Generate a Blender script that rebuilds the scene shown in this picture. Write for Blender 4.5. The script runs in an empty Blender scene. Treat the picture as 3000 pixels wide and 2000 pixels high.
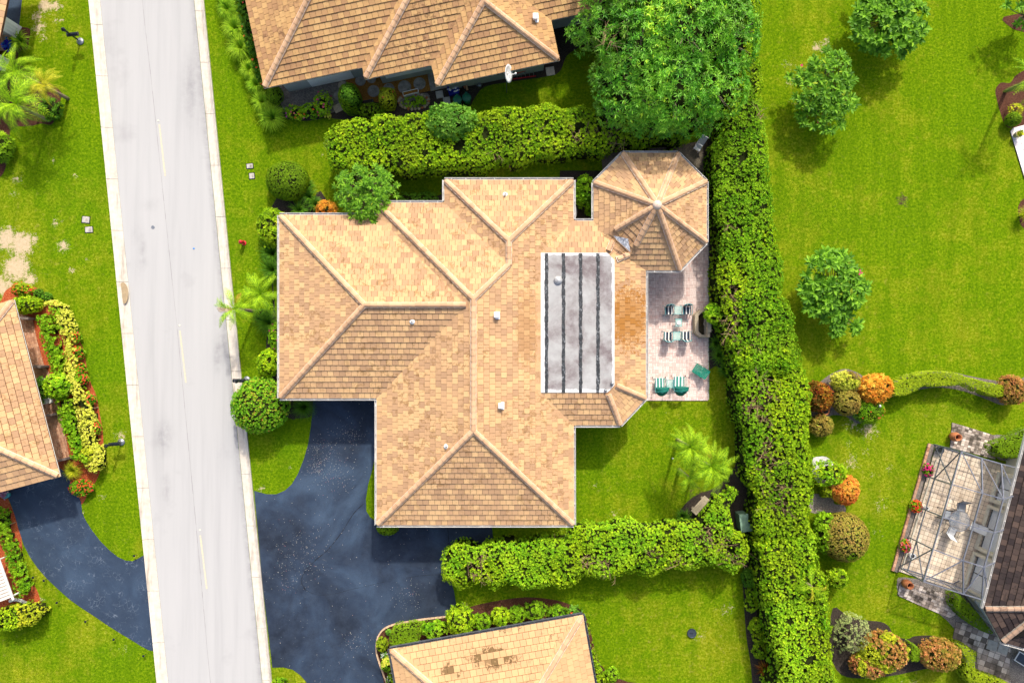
import bpy, bmesh, math, random
import numpy as np
from mathutils import Vector, Matrix

rng = np.random.default_rng(7)
random.seed(7)
scene = bpy.context.scene
col = scene.collection
PI = math.pi
H = 42.0      # height of the drone above the lawn, metres
S = 48.0      # photo pixels per metre at ground level

# ------------------------------------------------------------------ camera, sky, sun, exposure
cam_data = bpy.data.cameras.new('camera')
cam_data.sensor_width = 36.0
cam_data.lens = 36.0 * H / (3000.0 / S)
cam_data.clip_start = 0.5
cam_data.clip_end = 2000.0
cam = bpy.data.objects.new('camera', cam_data)
col.objects.link(cam)
cam.location = (0, 0, H)
cam.rotation_euler = (0, 0, 0)
scene.camera = cam

SUN = Vector((0.27, 1.05, 1.0)).normalized()      # direction towards the sun
elev = math.asin(SUN.z)
azim = math.atan2(SUN.x, SUN.y)
world = bpy.data.worlds.new('World')
scene.world = world
world.use_nodes = True
nt = world.node_tree
for n in list(nt.nodes):
    nt.nodes.remove(n)
sky = nt.nodes.new('ShaderNodeTexSky')
sky.sky_type = 'NISHITA'
sky.sun_disc = False
sky.sun_elevation = elev
sky.sun_rotation = azim
sky.air_density = 1.0
sky.dust_density = 5.0
sky.ozone_density = 0.4
bg = nt.nodes.new('ShaderNodeBackground')
bg.inputs['Strength'].default_value = 0.15
wo = nt.nodes.new('ShaderNodeOutputWorld')
nt.links.new(sky.outputs[0], bg.inputs['Color'])
nt.links.new(bg.outputs[0], wo.inputs['Surface'])

sun_data = bpy.data.lights.new('sun', 'SUN')
sun_data.energy = 2.7
sun_data.angle = math.radians(2.0)
sun_data.color = (1.0, 0.94, 0.82)
sun = bpy.data.objects.new('sun', sun_data)
col.objects.link(sun)
sun.rotation_euler = (-SUN).to_track_quat('-Z', 'Y').to_euler()
sun.location = SUN * 60

scene.view_settings.view_transform = 'Standard'
scene.view_settings.look = 'None'
scene.view_settings.gamma = 1.0
scene.view_settings.use_curve_mapping = False
scene.view_settings.exposure = 0.60
scene.render.film_transparent = False
scene.cycles.max_bounces = 6
scene.cycles.transparent_max_bounces = 12

# ------------------------------------------------------------------ helpers
def W(px, py, h=0.0):
    """where a point seen at photo pixel (px, py) stands when it is h metres above the lawn"""
    f = (1.0 - h / H) / S
    return Vector(((px - 1500.0) * f, (1000.0 - py) * f, h))

def W2(px, py, h=0.0):
    v = W(px, py, h)
    return (v.x, v.y)

WL = {}       # world location of every root, so that children can be written in world coordinates
def wl(o):
    return WL.get(o.name, Vector((0, 0, 0))) if o is not None else Vector((0, 0, 0))

def tag(o, label=None, cat=None, group=None, kind=None):
    if label: o['label'] = label
    if cat: o['category'] = cat
    if group: o['group'] = group
    if kind: o['kind'] = kind
    return o

def thing(name, label, cat, loc, group=None, rz=0.0):
    o = bpy.data.objects.new(name, None)
    o.empty_display_size = 0.2
    col.objects.link(o)
    o.location = loc
    o.rotation_euler = (0, 0, rz)
    WL[o.name] = Vector(loc)
    return tag(o, label, cat, group)

class MB:
    """collects faces, then builds them as ONE mesh object"""
    def __init__(s):
        s.v = []; s.f = []; s.m = []; s.r = []
    def add(s, vs, fs, mi=0, r=None):
        o = len(s.v)
        s.v.extend([tuple(v) for v in vs])
        r = random.random() if r is None else r
        for f in fs:
            s.f.append(tuple(i + o for i in f)); s.m.append(mi); s.r.append(r)
    def box(s, c, size, rz=0.0, mi=0, r=None, M=None):
        hx, hy, hz = size[0] / 2, size[1] / 2, size[2] / 2
        R = M if M is not None else Matrix.Rotation(rz, 3, 'Z')
        c = Vector(c)
        vs = [c + R @ Vector((x, y, z)) for z in (-hz, hz) for y in (-hy, hy) for x in (-hx, hx)]
        s.add(vs, [(0, 2, 3, 1), (4, 5, 7, 6), (0, 1, 5, 4), (2, 6, 7, 3), (0, 4, 6, 2), (1, 3, 7, 5)], mi, r)
    def bar(s, a, b, w, h=None, mi=0, r=None):
        a = Vector(a); b = Vector(b); d = b - a
        L = d.length
        if L < 1e-6: return
        x = d / L
        up = Vector((0, 0, 1)) if abs(x.z) < 0.95 else Vector((0, 1, 0))
        y = up.cross(x).normalized(); z = x.cross(y)
        M = Matrix((x, y, z)).transposed()
        s.box((a + b) / 2, (L, w, h or w), M=M, mi=mi, r=r)
    def prism(s, poly, z0, z1, mi=0, r=None, bottom=True):
        n = len(poly)
        A = sum(poly[i][0] * poly[(i + 1) % n][1] - poly[(i + 1) % n][0] * poly[i][1] for i in range(n))
        if A < 0: poly = poly[::-1]
        vs = [(p[0], p[1], z0) for p in poly] + [(p[0], p[1], z1) for p in poly]
        fs = [tuple(range(n, 2 * n))]
        if bottom: fs.append(tuple(range(n - 1, -1, -1)))
        for i in range(n):
            j = (i + 1) % n
            fs.append((i, j, n + j, n + i))
        s.add(vs, fs, mi, r)
    def sheet(s, poly, z, mi=0, r=None):
        n = len(poly)
        A = sum(poly[i][0] * poly[(i + 1) % n][1] - poly[(i + 1) % n][0] * poly[i][1] for i in range(n))
        if A < 0: poly = poly[::-1]
        s.add([(p[0], p[1], z) for p in poly], [tuple(range(n))], mi, r)
    def tube(s, pts, rad, n=6, mi=0, r=None, cap=True):
        pts = [Vector(p) for p in pts]
        if not hasattr(rad, '__len__'): rad = [rad] * len(pts)
        vs = []
        for i, p in enumerate(pts):
            d = (pts[min(i + 1, len(pts) - 1)] - pts[max(i - 1, 0)])
            if d.length < 1e-9: d = Vector((0, 0, 1))
            d.normalize()
            a = Vector((0, 0, 1)) if abs(d.z) < 0.9 else Vector((1, 0, 0))
            u = d.cross(a).normalized(); w = u.cross(d)
            for k in range(n):
                t = 2 * PI * k / n
                vs.append(p + (u * math.cos(t) + w * math.sin(t)) * rad[i])
        fs = []
        for i in range(len(pts) - 1):
            for k in range(n):
                k2 = (k + 1) % n
                fs.append((i * n + k, i * n + k2, (i + 1) * n + k2, (i + 1) * n + k))
        if cap:
            fs.append(tuple(range(n - 1, -1, -1)))
            fs.append(tuple((len(pts) - 1) * n + k for k in range(n)))
        s.add(vs, fs, mi, r)
    def lathe(s, c, prof, n=16, mi=0, r=None, sx=1.0, sy=1.0):
        c = Vector(c); vs = []
        for (rr, z) in prof:
            for k in range(n):
                t = 2 * PI * k / n
                vs.append(c + Vector((rr * sx * math.cos(t), rr * sy * math.sin(t), z)))
        fs = []
        for i in range(len(prof) - 1):
            for k in range(n):
                k2 = (k + 1) % n
                fs.append((i * n + k, i * n + k2, (i + 1) * n + k2, (i + 1) * n + k))
        if prof[-1][0] > 1e-4: fs.append(tuple((len(prof) - 1) * n + k for k in range(n)))
        if prof[0][0] > 1e-4: fs.append(tuple(range(n - 1, -1, -1)))
        s.add(vs, fs, mi, r)
    def build(s, name, mats, parent=None, smooth=False, kind=None, bevel=0.0, label=None):
        o = wl(parent)
        me = bpy.data.meshes.new(name)
        me.from_pydata([(v[0] - o.x, v[1] - o.y, v[2] - o.z) for v in s.v], [], s.f)
        if not isinstance(mats, (list, tuple)): mats = [mats]
        for m in mats: me.materials.append(m)
        me.polygons.foreach_set('material_index', s.m)
        at = me.attributes.new('rnd', 'FLOAT', 'FACE')
        at.data.foreach_set('value', s.r)
        if smooth: me.polygons.foreach_set('use_smooth', [True] * len(s.f))
        me.update()
        ob = bpy.data.objects.new(name, me)
        col.objects.link(ob)
        if parent is not None: ob.parent = parent
        WL[ob.name] = o
        if kind: ob['kind'] = kind
        if label: ob['label'] = label
        if bevel:
            md = ob.modifiers.new('bevel', 'BEVEL'); md.width = bevel; md.segments = 2
            md.limit_method = 'ANGLE'
        return ob

def np_mesh(name, V, F, R, mats, parent=None, kind=None, smooth=False):
    """V (n,3) world coordinates, F (m,3) triangles, R (m,) random value per face"""
    o = wl(parent)
    me = bpy.data.meshes.new(name)
    V = np.asarray(V, dtype=np.float32) - np.array([o.x, o.y, o.z], dtype=np.float32)
    F = np.asarray(F, dtype=np.int32)
    k = F.shape[1]
    me.vertices.add(len(V)); me.vertices.foreach_set('co', V.ravel())
    me.loops.add(len(F) * k); me.loops.foreach_set('vertex_index', F.ravel())
    me.polygons.add(len(F))
    me.polygons.foreach_set('loop_start', np.arange(0, len(F) * k, k, dtype=np.int32))
    me.polygons.foreach_set('loop_total', np.full(len(F), k, dtype=np.int32))
    if not isinstance(mats, (list, tuple)): mats = [mats]
    for m in mats: me.materials.append(m)
    at = me.attributes.new('rnd', 'FLOAT', 'FACE')
    at.data.foreach_set('value', np.asarray(R, dtype=np.float32))
    if smooth: me.polygons.foreach_set('use_smooth', [True] * len(F))
    me.update(calc_edges=True)
    ob = bpy.data.objects.new(name, me)
    col.objects.link(ob)
    if parent is not None: ob.parent = parent
    WL[ob.name] = o
    if kind: ob['kind'] = kind
    return ob

def inst(name, mesh, parent, M, label=None):
    """one more object on a shared mesh; M is its matrix in world space"""
    ob = bpy.data.objects.new(name, mesh)
    col.objects.link(ob)
    ob.parent = parent
    ob.matrix_local = Matrix.Translation(-wl(parent)) @ M
    if label: ob['label'] = label
    return ob

def copy_tree(o, parent=None):
    c = o.copy(); col.objects.link(c)
    if parent is not None: c.parent = parent
    for ch in o.children:
        copy_tree(ch, c)
    return c

def smooth_poly(pts, n=5, closed=True):
    """Catmull-Rom through the points"""
    out = []; N = len(pts)
    rngi = range(N) if closed else range(N - 1)
    for i in rngi:
        if closed:
            p0, p1, p2, p3 = pts[(i - 1) % N], pts[i], pts[(i + 1) % N], pts[(i + 2) % N]
        else:
            p0, p1, p2, p3 = pts[max(i - 1, 0)], pts[i], pts[i + 1], pts[min(i + 2, N - 1)]
        for k in range(n):
            t = k / n
            out.append(tuple(0.5 * ((2 * p1[j]) + (-p0[j] + p2[j]) * t + (2 * p0[j] - 5 * p1[j] + 4 * p2[j] - p3[j]) * t * t
                                    + (-p0[j] + 3 * p1[j] - 3 * p2[j] + p3[j]) * t ** 3) for j in range(2)))
    if not closed: out.append(tuple(pts[-1]))
    return out

def in_poly(P, poly):
    """vectorised point in polygon"""
    P = np.asarray(P); poly = np.asarray(poly)
    x, y = P[:, 0], P[:, 1]
    ins = np.zeros(len(P), bool)
    n = len(poly)
    for i in range(n):
        x1, y1 = poly[i]; x2, y2 = poly[(i + 1) % n]
        if y1 == y2: continue
        c = ((y1 > y) != (y2 > y)) & (x < (x2 - x1) * (y - y1) / (y2 - y1) + x1)
        ins ^= c
    return ins

def poly_dist(P, poly):
    """distance to the outline and the unit vector towards it"""
    P = np.asarray(P); poly = np.asarray(poly)
    best = np.full(len(P), 1e9); vec = np.zeros((len(P), 2))
    n = len(poly)
    for i in range(n):
        a = poly[i]; b = poly[(i + 1) % n]; ab = b - a
        L2 = max(ab @ ab, 1e-12)
        t = np.clip(((P - a) @ ab) / L2, 0, 1)
        q = a + t[:, None] * ab - P
        d = np.hypot(q[:, 0], q[:, 1])
        m = d < best
        best[m] = d[m]; vec[m] = q[m]
    return best, vec / np.maximum(best, 1e-6)[:, None]

_K = [(rng.normal(size=3), rng.uniform(0, 6.28)) for _ in range(24)]
def wob(P, freq=1.0):
    """smooth numpy noise in about -1..1"""
    P = np.asarray(P, float)
    if P.shape[1] == 2: P = np.c_[P, np.zeros(len(P))]
    s = np.zeros(len(P))
    for i, (k, ph) in enumerate(_K):
        f = freq * (1.0 + (i % 4) * 0.8)
        s += np.sin((P @ k) * f + ph * (1 + i)) / (1.0 + (i % 4) * 0.7)
    return s / 7.0

# ------------------------------------------------------------------ materials
def new_mat(name):
    m = bpy.data.materials.new(name); m.use_nodes = True
    t = m.node_tree
    b = t.nodes['Principled BSDF']
    return m, t, b

def rampn(t, fac, stops, interp='LINEAR'):
    r = t.nodes.new('ShaderNodeValToRGB'); r.color_ramp.interpolation = interp
    e = r.color_ramp.elements
    while len(e) < len(stops): e.new(0.5)
    for i, (p, c) in enumerate(stops):
        e[i].position = p
        e[i].color = (c[0], c[1], c[2], 1) if hasattr(c, '__len__') else (c, c, c, 1)
    if fac is not None: t.links.new(fac, r.inputs[0])
    return r.outputs[0]

def noisen(t, scale, detail=4.0, rough=0.6, vec=None, dist=0.0):
    n = t.nodes.new('ShaderNodeTexNoise')
    n.inputs['Scale'].default_value = scale; n.inputs['Detail'].default_value = detail
    n.inputs['Roughness'].default_value = rough; n.inputs['Distortion'].default_value = dist
    if vec is not None: t.links.new(vec, n.inputs['Vector'])
    return n.outputs['Fac']

def posn(t, scale=(1, 1, 1), rot=0.0):
    g = t.nodes.new('ShaderNodeNewGeometry')
    mp = t.nodes.new('ShaderNodeMapping'); mp.inputs['Scale'].default_value = scale
    mp.inputs['Rotation'].default_value = (0, 0, rot)
    t.links.new(g.outputs['Position'], mp.inputs['Vector'])
    return mp.outputs[0]

def mixc(t, fac, a, b, mode='MIX'):
    m = t.nodes.new('ShaderNodeMix'); m.data_type = 'RGBA'; m.blend_type = mode
    for sock, val in ((m.inputs[0], fac), (m.inputs[6], a), (m.inputs[7], b)):
        if isinstance(val, bpy.types.NodeSocket): t.links.new(val, sock)
        elif hasattr(val, '__len__'): sock.default_value = (val[0], val[1], val[2], 1)
        else: sock.default_value = val
    return m.outputs[2]

def mathn(t, op, a, b=0.0, clamp=False):
    m = t.nodes.new('ShaderNodeMath'); m.operation = op; m.use_clamp = clamp
    for i, val in enumerate((a, b)):
        if isinstance(val, bpy.types.NodeSocket): t.links.new(val, m.inputs[i])
        else: m.inputs[i].default_value = val
    return m.outputs[0]

def bumpn(t, b, height, strength=0.5, dist=0.02):
    n = t.nodes.new('ShaderNodeBump')
    n.inputs['Strength'].default_value = strength; n.inputs['Distance'].default_value = dist
    t.links.new(height, n.inputs['Height']); t.links.new(n.outputs[0], b.inputs['Normal'])

def attrn(t, name='rnd'):
    a = t.nodes.new('ShaderNodeAttribute'); a.attribute_name = name
    return a.outputs['Fac']

def objrnd(t):
    return t.nodes.new('ShaderNodeObjectInfo').outputs['Random']

def simple(name, c, rough=0.6, metal=0.0, var=0.12, scale=6.0, spec=0.4, bump=0.0):
    m, t, b = new_mat(name)
    n = noisen(t, scale, 5, 0.65, posn(t))
    lo = tuple(x * (1 - var) for x in c); hi = tuple(min(1, x * (1 + var)) for x in c)
    t.links.new(rampn(t, n, [(0.3, lo), (0.7, hi)]), b.inputs['Base Color'])
    b.inputs['Roughness'].default_value = rough; b.inputs['Metallic'].default_value = metal
    b.inputs['Specular IOR Level'].default_value = spec
    if bump: bumpn(t, b, noisen(t, scale * 6, 4, 0.7, posn(t)), bump, 0.01)
    return m

def leafmat(name, stops, rough=0.45, trans=0.40, spec=0.10, src='attr', patch=0.25, gain=2.0):
    m, t, b = new_mat(name)
    if max(stops[-1][1]) > 0.5 or 'palm' in name and 'yellow' in name: gain = 1.0
    stops = [(p, tuple(min(0.85, x * gain) for x in c)) for p, c in stops]
    f = attrn(t) if src == 'attr' else objrnd(t)
    c = rampn(t, f, stops)
    n = noisen(t, 0.9, 3, 0.6, posn(t))
    c2 = mixc(t, rampn(t, n, [(0.35, 0.0), (0.7, patch)]), c, tuple(min(1, x * 1.7) for x in stops[-1][1]))
    t.links.new(c2, b.inputs['Base Color'])
    b.inputs['Roughness'].default_value = rough
    b.inputs['Specular IOR Level'].default_value = spec
    tr = t.nodes.new('ShaderNodeBsdfTranslucent'); t.links.new(c2, tr.inputs[0])
    mx = t.nodes.new('ShaderNodeMixShader'); mx.inputs[0].default_value = trans
    out = t.nodes['Material Output']
    t.links.new(b.outputs[0], mx.inputs[1]); t.links.new(tr.outputs[0], mx.inputs[2])
    t.links.new(mx.outputs[0], out.inputs[0])
    return m

def tile_mat(name, stops, joined, stain=(0.17, 0.095, 0.03), stain_cut=0.60, streak=1.0):
    m, t, b = new_mat(name)
    f = attrn(t) if joined else objrnd(t)
    c = rampn(t, f, stops, 'CONSTANT' if False else 'LINEAR')
    g = noisen(t, 14.0, 6, 0.7, posn(t))
    c = mixc(t, rampn(t, g, [(0.3, 0.0), (0.75, 0.28)]), c, tuple(x * 0.72 for x in stops[0][1]))
    # moss and water stains where the roof holds damp
    region = noisen(t, 0.33, 3, 0.55, posn(t))
    fine = noisen(t, 3.1, 5, 0.75, posn(t), 0.6)
    rg = rampn(t, region, [(stain_cut - 0.1, 0.0), (stain_cut + 0.06, 1.0)])
    fi = rampn(t, fine, [(0.53, 0.0), (0.585, 1.0)])
    s = mathn(t, 'MULTIPLY', rg, fi)
    s = mathn(t, 'MULTIPLY', s, 0.6 * streak)
    c = mixc(t, s, c, stain)
    for (wx, wy, rx, ry, wc, am) in ((1842, 930, 1.35, 2.0, (0.33, 0.145, 0.03), 1.0), (1542, 960, .7, 2.6, (0.36, 0.19, 0.07), .55), (1440, 1925, 1.5, .55, (0.13, 0.08, 0.03), .9), (1320, 1965, .6, .5, (0.13, 0.08, 0.03), .85), (1480, 1840, .8, .4, (0.12, 0.09, 0.04), .8)):
        mp = t.nodes.new('ShaderNodeMapping'); mp.vector_type = 'TEXTURE'; g_ = t.nodes.new('ShaderNodeNewGeometry')
        q_ = W(wx, wy, 3.2); mp.inputs['Location'].default_value = (q_.x, q_.y, 0); mp.inputs['Scale'].default_value = (rx, ry, 50)
        t.links.new(g_.outputs['Position'], mp.inputs['Vector']); vl = t.nodes.new('ShaderNodeVectorMath'); vl.operation = 'LENGTH'; t.links.new(mp.outputs[0], vl.inputs[0])
        e_ = mathn(t, 'ADD', vl.outputs['Value'], mathn(t, 'MULTIPLY', mathn(t, 'SUBTRACT', noisen(t, 5.5, 6, 0.8, posn(t), 0.5), 0.5), 3.4))
        c = mixc(t, mathn(t, 'MULTIPLY', rampn(t, e_, [(0.72, am), (0.95, 0.0)]), rampn(t, f, [(0.35, 1.0), (0.6, 0.15 if wy > 1500 else 0.75)])), c, wc)
    t.links.new(c, b.inputs['Base Color'])
    b.inputs['Roughness'].default_value = 0.75
    b.inputs['Specular IOR Level'].default_value = 0.25
    bumpn(t, b, noisen(t, 30, 3, 0.7, posn(t)), 0.25, 0.006)
    return m

TAN = [(0.0, (0.41, 0.25, 0.142)), (0.25, (0.48, 0.295, 0.162)), (0.5, (0.55, 0.34, 0.18)), (0.75, (0.61, 0.385, 0.19)), (1.0, (0.66, 0.43, 0.215))]
GOLD = [(0.0, (0.37, 0.205, 0.10)), (0.3, (0.44, 0.255, 0.115)), (0.65, (0.51, 0.305, 0.125)), (1.0, (0.57, 0.355, 0.15))]
DARK = [(0.0, (0.022, 0.015, 0.016)), (0.4, (0.040, 0.028, 0.026)), (0.7, (0.062, 0.042, 0.036)), (1.0, (0.095, 0.063, 0.05))]
M = {}
for key, st, cut, sc in (('tan', TAN, 0.50, (0.24, 0.13, 0.045)), ('gold', GOLD, 0.55, (0.12, 0.06, 0.03)), ('dark', DARK, 0.52, (0.015, 0.012, 0.012))):
    M[key] = tile_mat('roof_tile_' + key, st, False, sc, cut)
    M[key + '_j'] = tile_mat('roof_tiles_' + key, st, True, sc, cut)
capst = [(0.0, (0.50, 0.305, 0.18)), (0.5, (0.58, 0.365, 0.215)), (1.0, (0.66, 0.43, 0.26))]
M['cap'] = tile_mat('ridge_tile_clay', capst, False, (0.3, 0.2, 0.12), 0.64, 0.6)
M['cap_dark'] = tile_mat('ridge_tile_brown', [(0, (0.30, 0.19, 0.13)), (1, (0.46, 0.31, 0.22))], False, (0.05, 0.035, 0.03), 0.55, 0.9)
M['mortar'] = simple('mortar', (0.64, 0.51, 0.41), 0.9, var=0.15, scale=9)
M['felt'] = simple('roof_felt', (0.10, 0.05, 0.025), 0.95)
M['felt_dark'] = simple('roof_felt_dark', (0.02, 0.016, 0.014), 0.95)
M['gutter'] = simple('gutter_aluminium', (0.58, 0.57, 0.55), 0.6, 0.0, var=0.2, scale=1.5)
M['gutter_dark'] = simple('gutter_dark', (0.10, 0.11, 0.13), 0.5, 0.2, var=0.3, scale=2)
M['stucco'] = simple('stucco_wall', (0.62, 0.60, 0.53), 0.9, var=0.08, scale=3, bump=0.3)
M['stucco_grey'] = simple('stucco_grey', (0.36, 0.38, 0.36), 0.9, var=0.08, scale=3, bump=0.3)
M['cream'] = simple('cream_paint', (0.70, 0.67, 0.54), 0.6, var=0.06)
M['white'] = simple('white_paint', (0.80, 0.80, 0.78), 0.5, var=0.06)
M['white_pl'] = simple('white_plastic', (0.80, 0.81, 0.82), 0.35, var=0.04)
M['black'] = simple('black_metal', (0.012, 0.016, 0.024), 0.35, 0.3, var=0.3)
M['darkhole'] = simple('dark_inside', (0.008, 0.008, 0.008), 0.9)
M['steel'] = simple('grey_metal', (0.28, 0.30, 0.33), 0.4, 0.7, var=0.15)
M['concrete'] = simple('concrete', (0.42, 0.40, 0.36), 0.9, var=0.22, scale=5, bump=0.3)
M['concrete_d'] = simple('weathered_concrete', (0.30, 0.27, 0.235), 0.9, var=0.45, scale=4, bump=0.3)
M['stone'] = simple('carved_stone', (0.42, 0.35, 0.25), 0.9, var=0.25, scale=12, bump=0.6)
M['terracotta'] = simple('terracotta', (0.42, 0.15, 0.06), 0.75, var=0.2, scale=5)
M['brickedge'] = simple('edging_stone', (0.58, 0.40, 0.26), 0.9, var=0.3, scale=12)
M['wood'] = simple('bark', (0.22, 0.17, 0.12), 0.95, var=0.3, scale=9)
M['twig'] = simple('bare_twig', (0.30, 0.20, 0.11), 0.95, var=0.3, scale=9)
M['core'] = simple('shaded_core', (0.020, 0.026, 0.008), 1.0, var=0.4, scale=6, spec=0.0)  # solid core for the woody inside, shade between leaves put into its colour
M['red'] = simple('red_paint', (0.55, 0.02, 0.03), 0.4, var=0.12)
M['blue'] = simple('blue_plastic', (0.01, 0.03, 0.42), 0.4, var=0.1)
M['binlid'] = simple('green_plastic', (0.01, 0.13, 0.075), 0.5, var=0.2)
M['teal'] = simple('teal_paint', (0.06, 0.30, 0.32), 0.4, var=0.15)
M['canvas'] = simple('green_canvas', (0.0, 0.13, 0.10), 0.7, var=0.25, scale=9)
M['slatgreen'] = simple('green_webbing', (0.0, 0.22, 0.15), 0.6, var=0.3, scale=30)
M['yellow'] = simple('yellow_paint', (0.82, 0.70, 0.35), 0.8, var=0.12, scale=9)
M['water'] = simple('still_water', (0.035, 0.028, 0.012), 0.15, var=0.5, scale=5, spec=0.6)
M['cloth'] = simple('grey_sling', (0.30, 0.33, 0.37), 0.6, var=0.1)
M['cloth_w'] = simple('white_sling', (0.66, 0.68, 0.70), 0.6, var=0.06)
M['cardboard'] = simple('cardboard', (0.45, 0.27, 0.12), 0.9, var=0.15)

# leaves
G = lambda k: tuple(k)
M['lf_hedge'] = leafmat('hedge_leaf', [(0, (0.030, 0.090, 0.003)), (0.4, (0.085, 0.19, 0.004)), (0.75, (0.16, 0.30, 0.006)), (1, (0.34, 0.46, 0.012))])
M['lf_hedge2'] = leafmat('hedge_leaf_deep', [(0, (0.03, 0.09, 0.003)), (0.4, (0.07, 0.18, 0.005)), (0.75, (0.12, 0.26, 0.007)), (1, (0.24, 0.38, 0.012))])
M['lf_mango'] = leafmat('glossy_long_leaf', [(0, (0.018, 0.09, 0.007)), (0.5, (0.07, 0.25, 0.013)), (0.85, (0.14, 0.34, 0.025)), (1, (0.28, 0.44, 0.02))], rough=0.4, spec=0.28, trans=0.35, patch=0.15)
M['lf_bright'] = leafmat('fresh_leaf', [(0, (0.05, 0.15, 0.004)), (0.5, (0.12, 0.28, 0.006)), (1, (0.30, 0.46, 0.015))], spec=0.15)
M['lf_light'] = leafmat('glossy_light_leaf', [(0, (0.05, 0.19, 0.015)), (0.5, (0.12, 0.34, 0.03)), (1, (0.30, 0.52, 0.06))], rough=0.4, spec=0.15)
M['lf_dark'] = leafmat('dark_leaf', [(0, (0.015, 0.05, 0.006)), (0.5, (0.04, 0.11, 0.008)), (1, (0.09, 0.20, 0.012))])
M['lf_clip'] = leafmat('clipped_leaf', [(0, (0.04, 0.09, 0.004)), (0.5, (0.085, 0.155, 0.005)), (1, (0.15, 0.24, 0.008))])
M['lf_olive'] = leafmat('olive_leaf', [(0, (0.06, 0.12, 0.005)), (0.5, (0.14, 0.20, 0.007)), (1, (0.25, 0.30, 0.010))])
M['lf_yellow'] = leafmat('variegated_leaf', [(0, (0.32, 0.42, 0.02)), (0.4, (0.62, 0.66, 0.05)), (1, (0.85, 0.80, 0.14))], trans=0.3)
M['lf_gold'] = leafmat('golden_green_leaf', [(0, (0.10, 0.14, 0.008)), (0.5, (0.22, 0.27, 0.012)), (1, (0.40, 0.38, 0.02))])
M['lf_orange'] = leafmat('orange_leaf', [(0, (0.70, 0.16, 0.02)), (0.4, (0.85, 0.32, 0.03)), (0.8, (0.90, 0.50, 0.05)), (1, (0.90, 0.66, 0.10))])
M['lf_coral'] = leafmat('coral_leaf', [(0, (0.60, 0.08, 0.02)), (0.4, (0.82, 0.20, 0.05)), (0.8, (0.88, 0.40, 0.09)), (1, (0.75, 0.60, 0.05))])
M['lf_red'] = leafmat('red_leaf', [(0, (0.03, 0.015, 0.008)), (0.35, (0.09, 0.09, 0.012)), (0.6, (0.28, 0.03, 0.015)), (0.85, (0.48, 0.12, 0.02)), (1, (0.55, 0.35, 0.03))])
M['lf_rust'] = leafmat('rusty_leaf', [(0, (0.07, 0.06, 0.012)), (0.35, (0.20, 0.10, 0.025)), (0.7, (0.36, 0.13, 0.06)), (0.9, (0.45, 0.20, 0.10)), (1, (0.2, 0.28, 0.02))])
M['lf_brown'] = leafmat('bronze_leaf', [(0, (0.09, 0.06, 0.015)), (0.4, (0.20, 0.14, 0.03)), (0.75, (0.30, 0.19, 0.06)), (1, (0.20, 0.26, 0.02))])
M['lf_ruddy'] = leafmat('green_leaf_red_tips', [(0, (0.05, 0.15, 0.006)), (0.45, (0.10, 0.25, 0.010)), (0.8, (0.20, 0.33, 0.015)), (1, (0.30, 0.16, 0.03))], patch=0.0)
M['lf_grey'] = leafmat('grey_green_leaf', [(0, (0.10, 0.14, 0.04)), (0.5, (0.20, 0.26, 0.08)), (1, (0.36, 0.38, 0.16))])
M['lf_blade'] = leafmat('grass_blade', [(0, (0.06, 0.15, 0.006)), (0.5, (0.13, 0.26, 0.010)), (1, (0.27, 0.40, 0.02))])
M['lf_palm'] = leafmat('palm_leaflet', [(0, (0.03, 0.09, 0.004)), (0.5, (0.085, 0.19, 0.008)), (1, (0.22, 0.34, 0.010))], rough=0.5, spec=0.08, trans=0.22)
M['lf_palmy'] = leafmat('yellow_palm_leaflet', [(0, (0.25, 0.30, 0.01)), (0.5, (0.48, 0.48, 0.02)), (1, (0.68, 0.62, 0.05))])
M['lf_palmd'] = leafmat('dry_palm_leaflet', [(0, (0.38, 0.16, 0.04)), (1, (0.62, 0.38, 0.06))])
M['lf_plum'] = leafmat('broad_leaf', [(0, (0.028, 0.085, 0.005)), (0.5, (0.07, 0.17, 0.008)), (0.9, (0.13, 0.27, 0.015)), (1, (0.18, 0.32, 0.02))], rough=0.5, spec=0.18, patch=0.0)
M['lf_plum_o'] = leafmat('broad_leaf_single', [(0, (0.028, 0.085, 0.005)), (0.5, (0.07, 0.17, 0.008)), (0.95, (0.13, 0.27, 0.015)), (1, (0.24, 0.30, 0.02))], rough=0.5, spec=0.18, src='obj', patch=0.0)
M['fl_mix'] = leafmat('petal_mixed', [(0, (0.75, 0.02, 0.30)), (0.3, (0.80, 0.05, 0.03)), (0.6, (0.85, 0.25, 0.02)), (0.8, (0.85, 0.30, 0.35)), (1, (0.65, 0.03, 0.55))], patch=0.0)
M['fl_coral'] = leafmat('petal_coral', [(0, (0.80, 0.06, 0.03)), (0.6, (0.85, 0.18, 0.04)), (1, (0.85, 0.10, 0.12))], patch=0.0)
M['fl_pink'] = leafmat('petal_pink', [(0, (0.75, 0.02, 0.22)), (0.6, (0.80, 0.04, 0.30)), (1, (0.85, 0.20, 0.25))], patch=0.0)
M['fl_white'] = leafmat('petal_white', [(0, (0.6, 0.7, 0.6)), (1, (0.8, 0.8, 0.78))], patch=0.0)
M['fl_blue'] = leafmat('petal_blue', [(0, (0.01, 0.01, 0.20)), (0.6, (0.03, 0.02, 0.45)), (1, (0.02, 0.2, 0.35))], patch=0.0)
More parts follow.
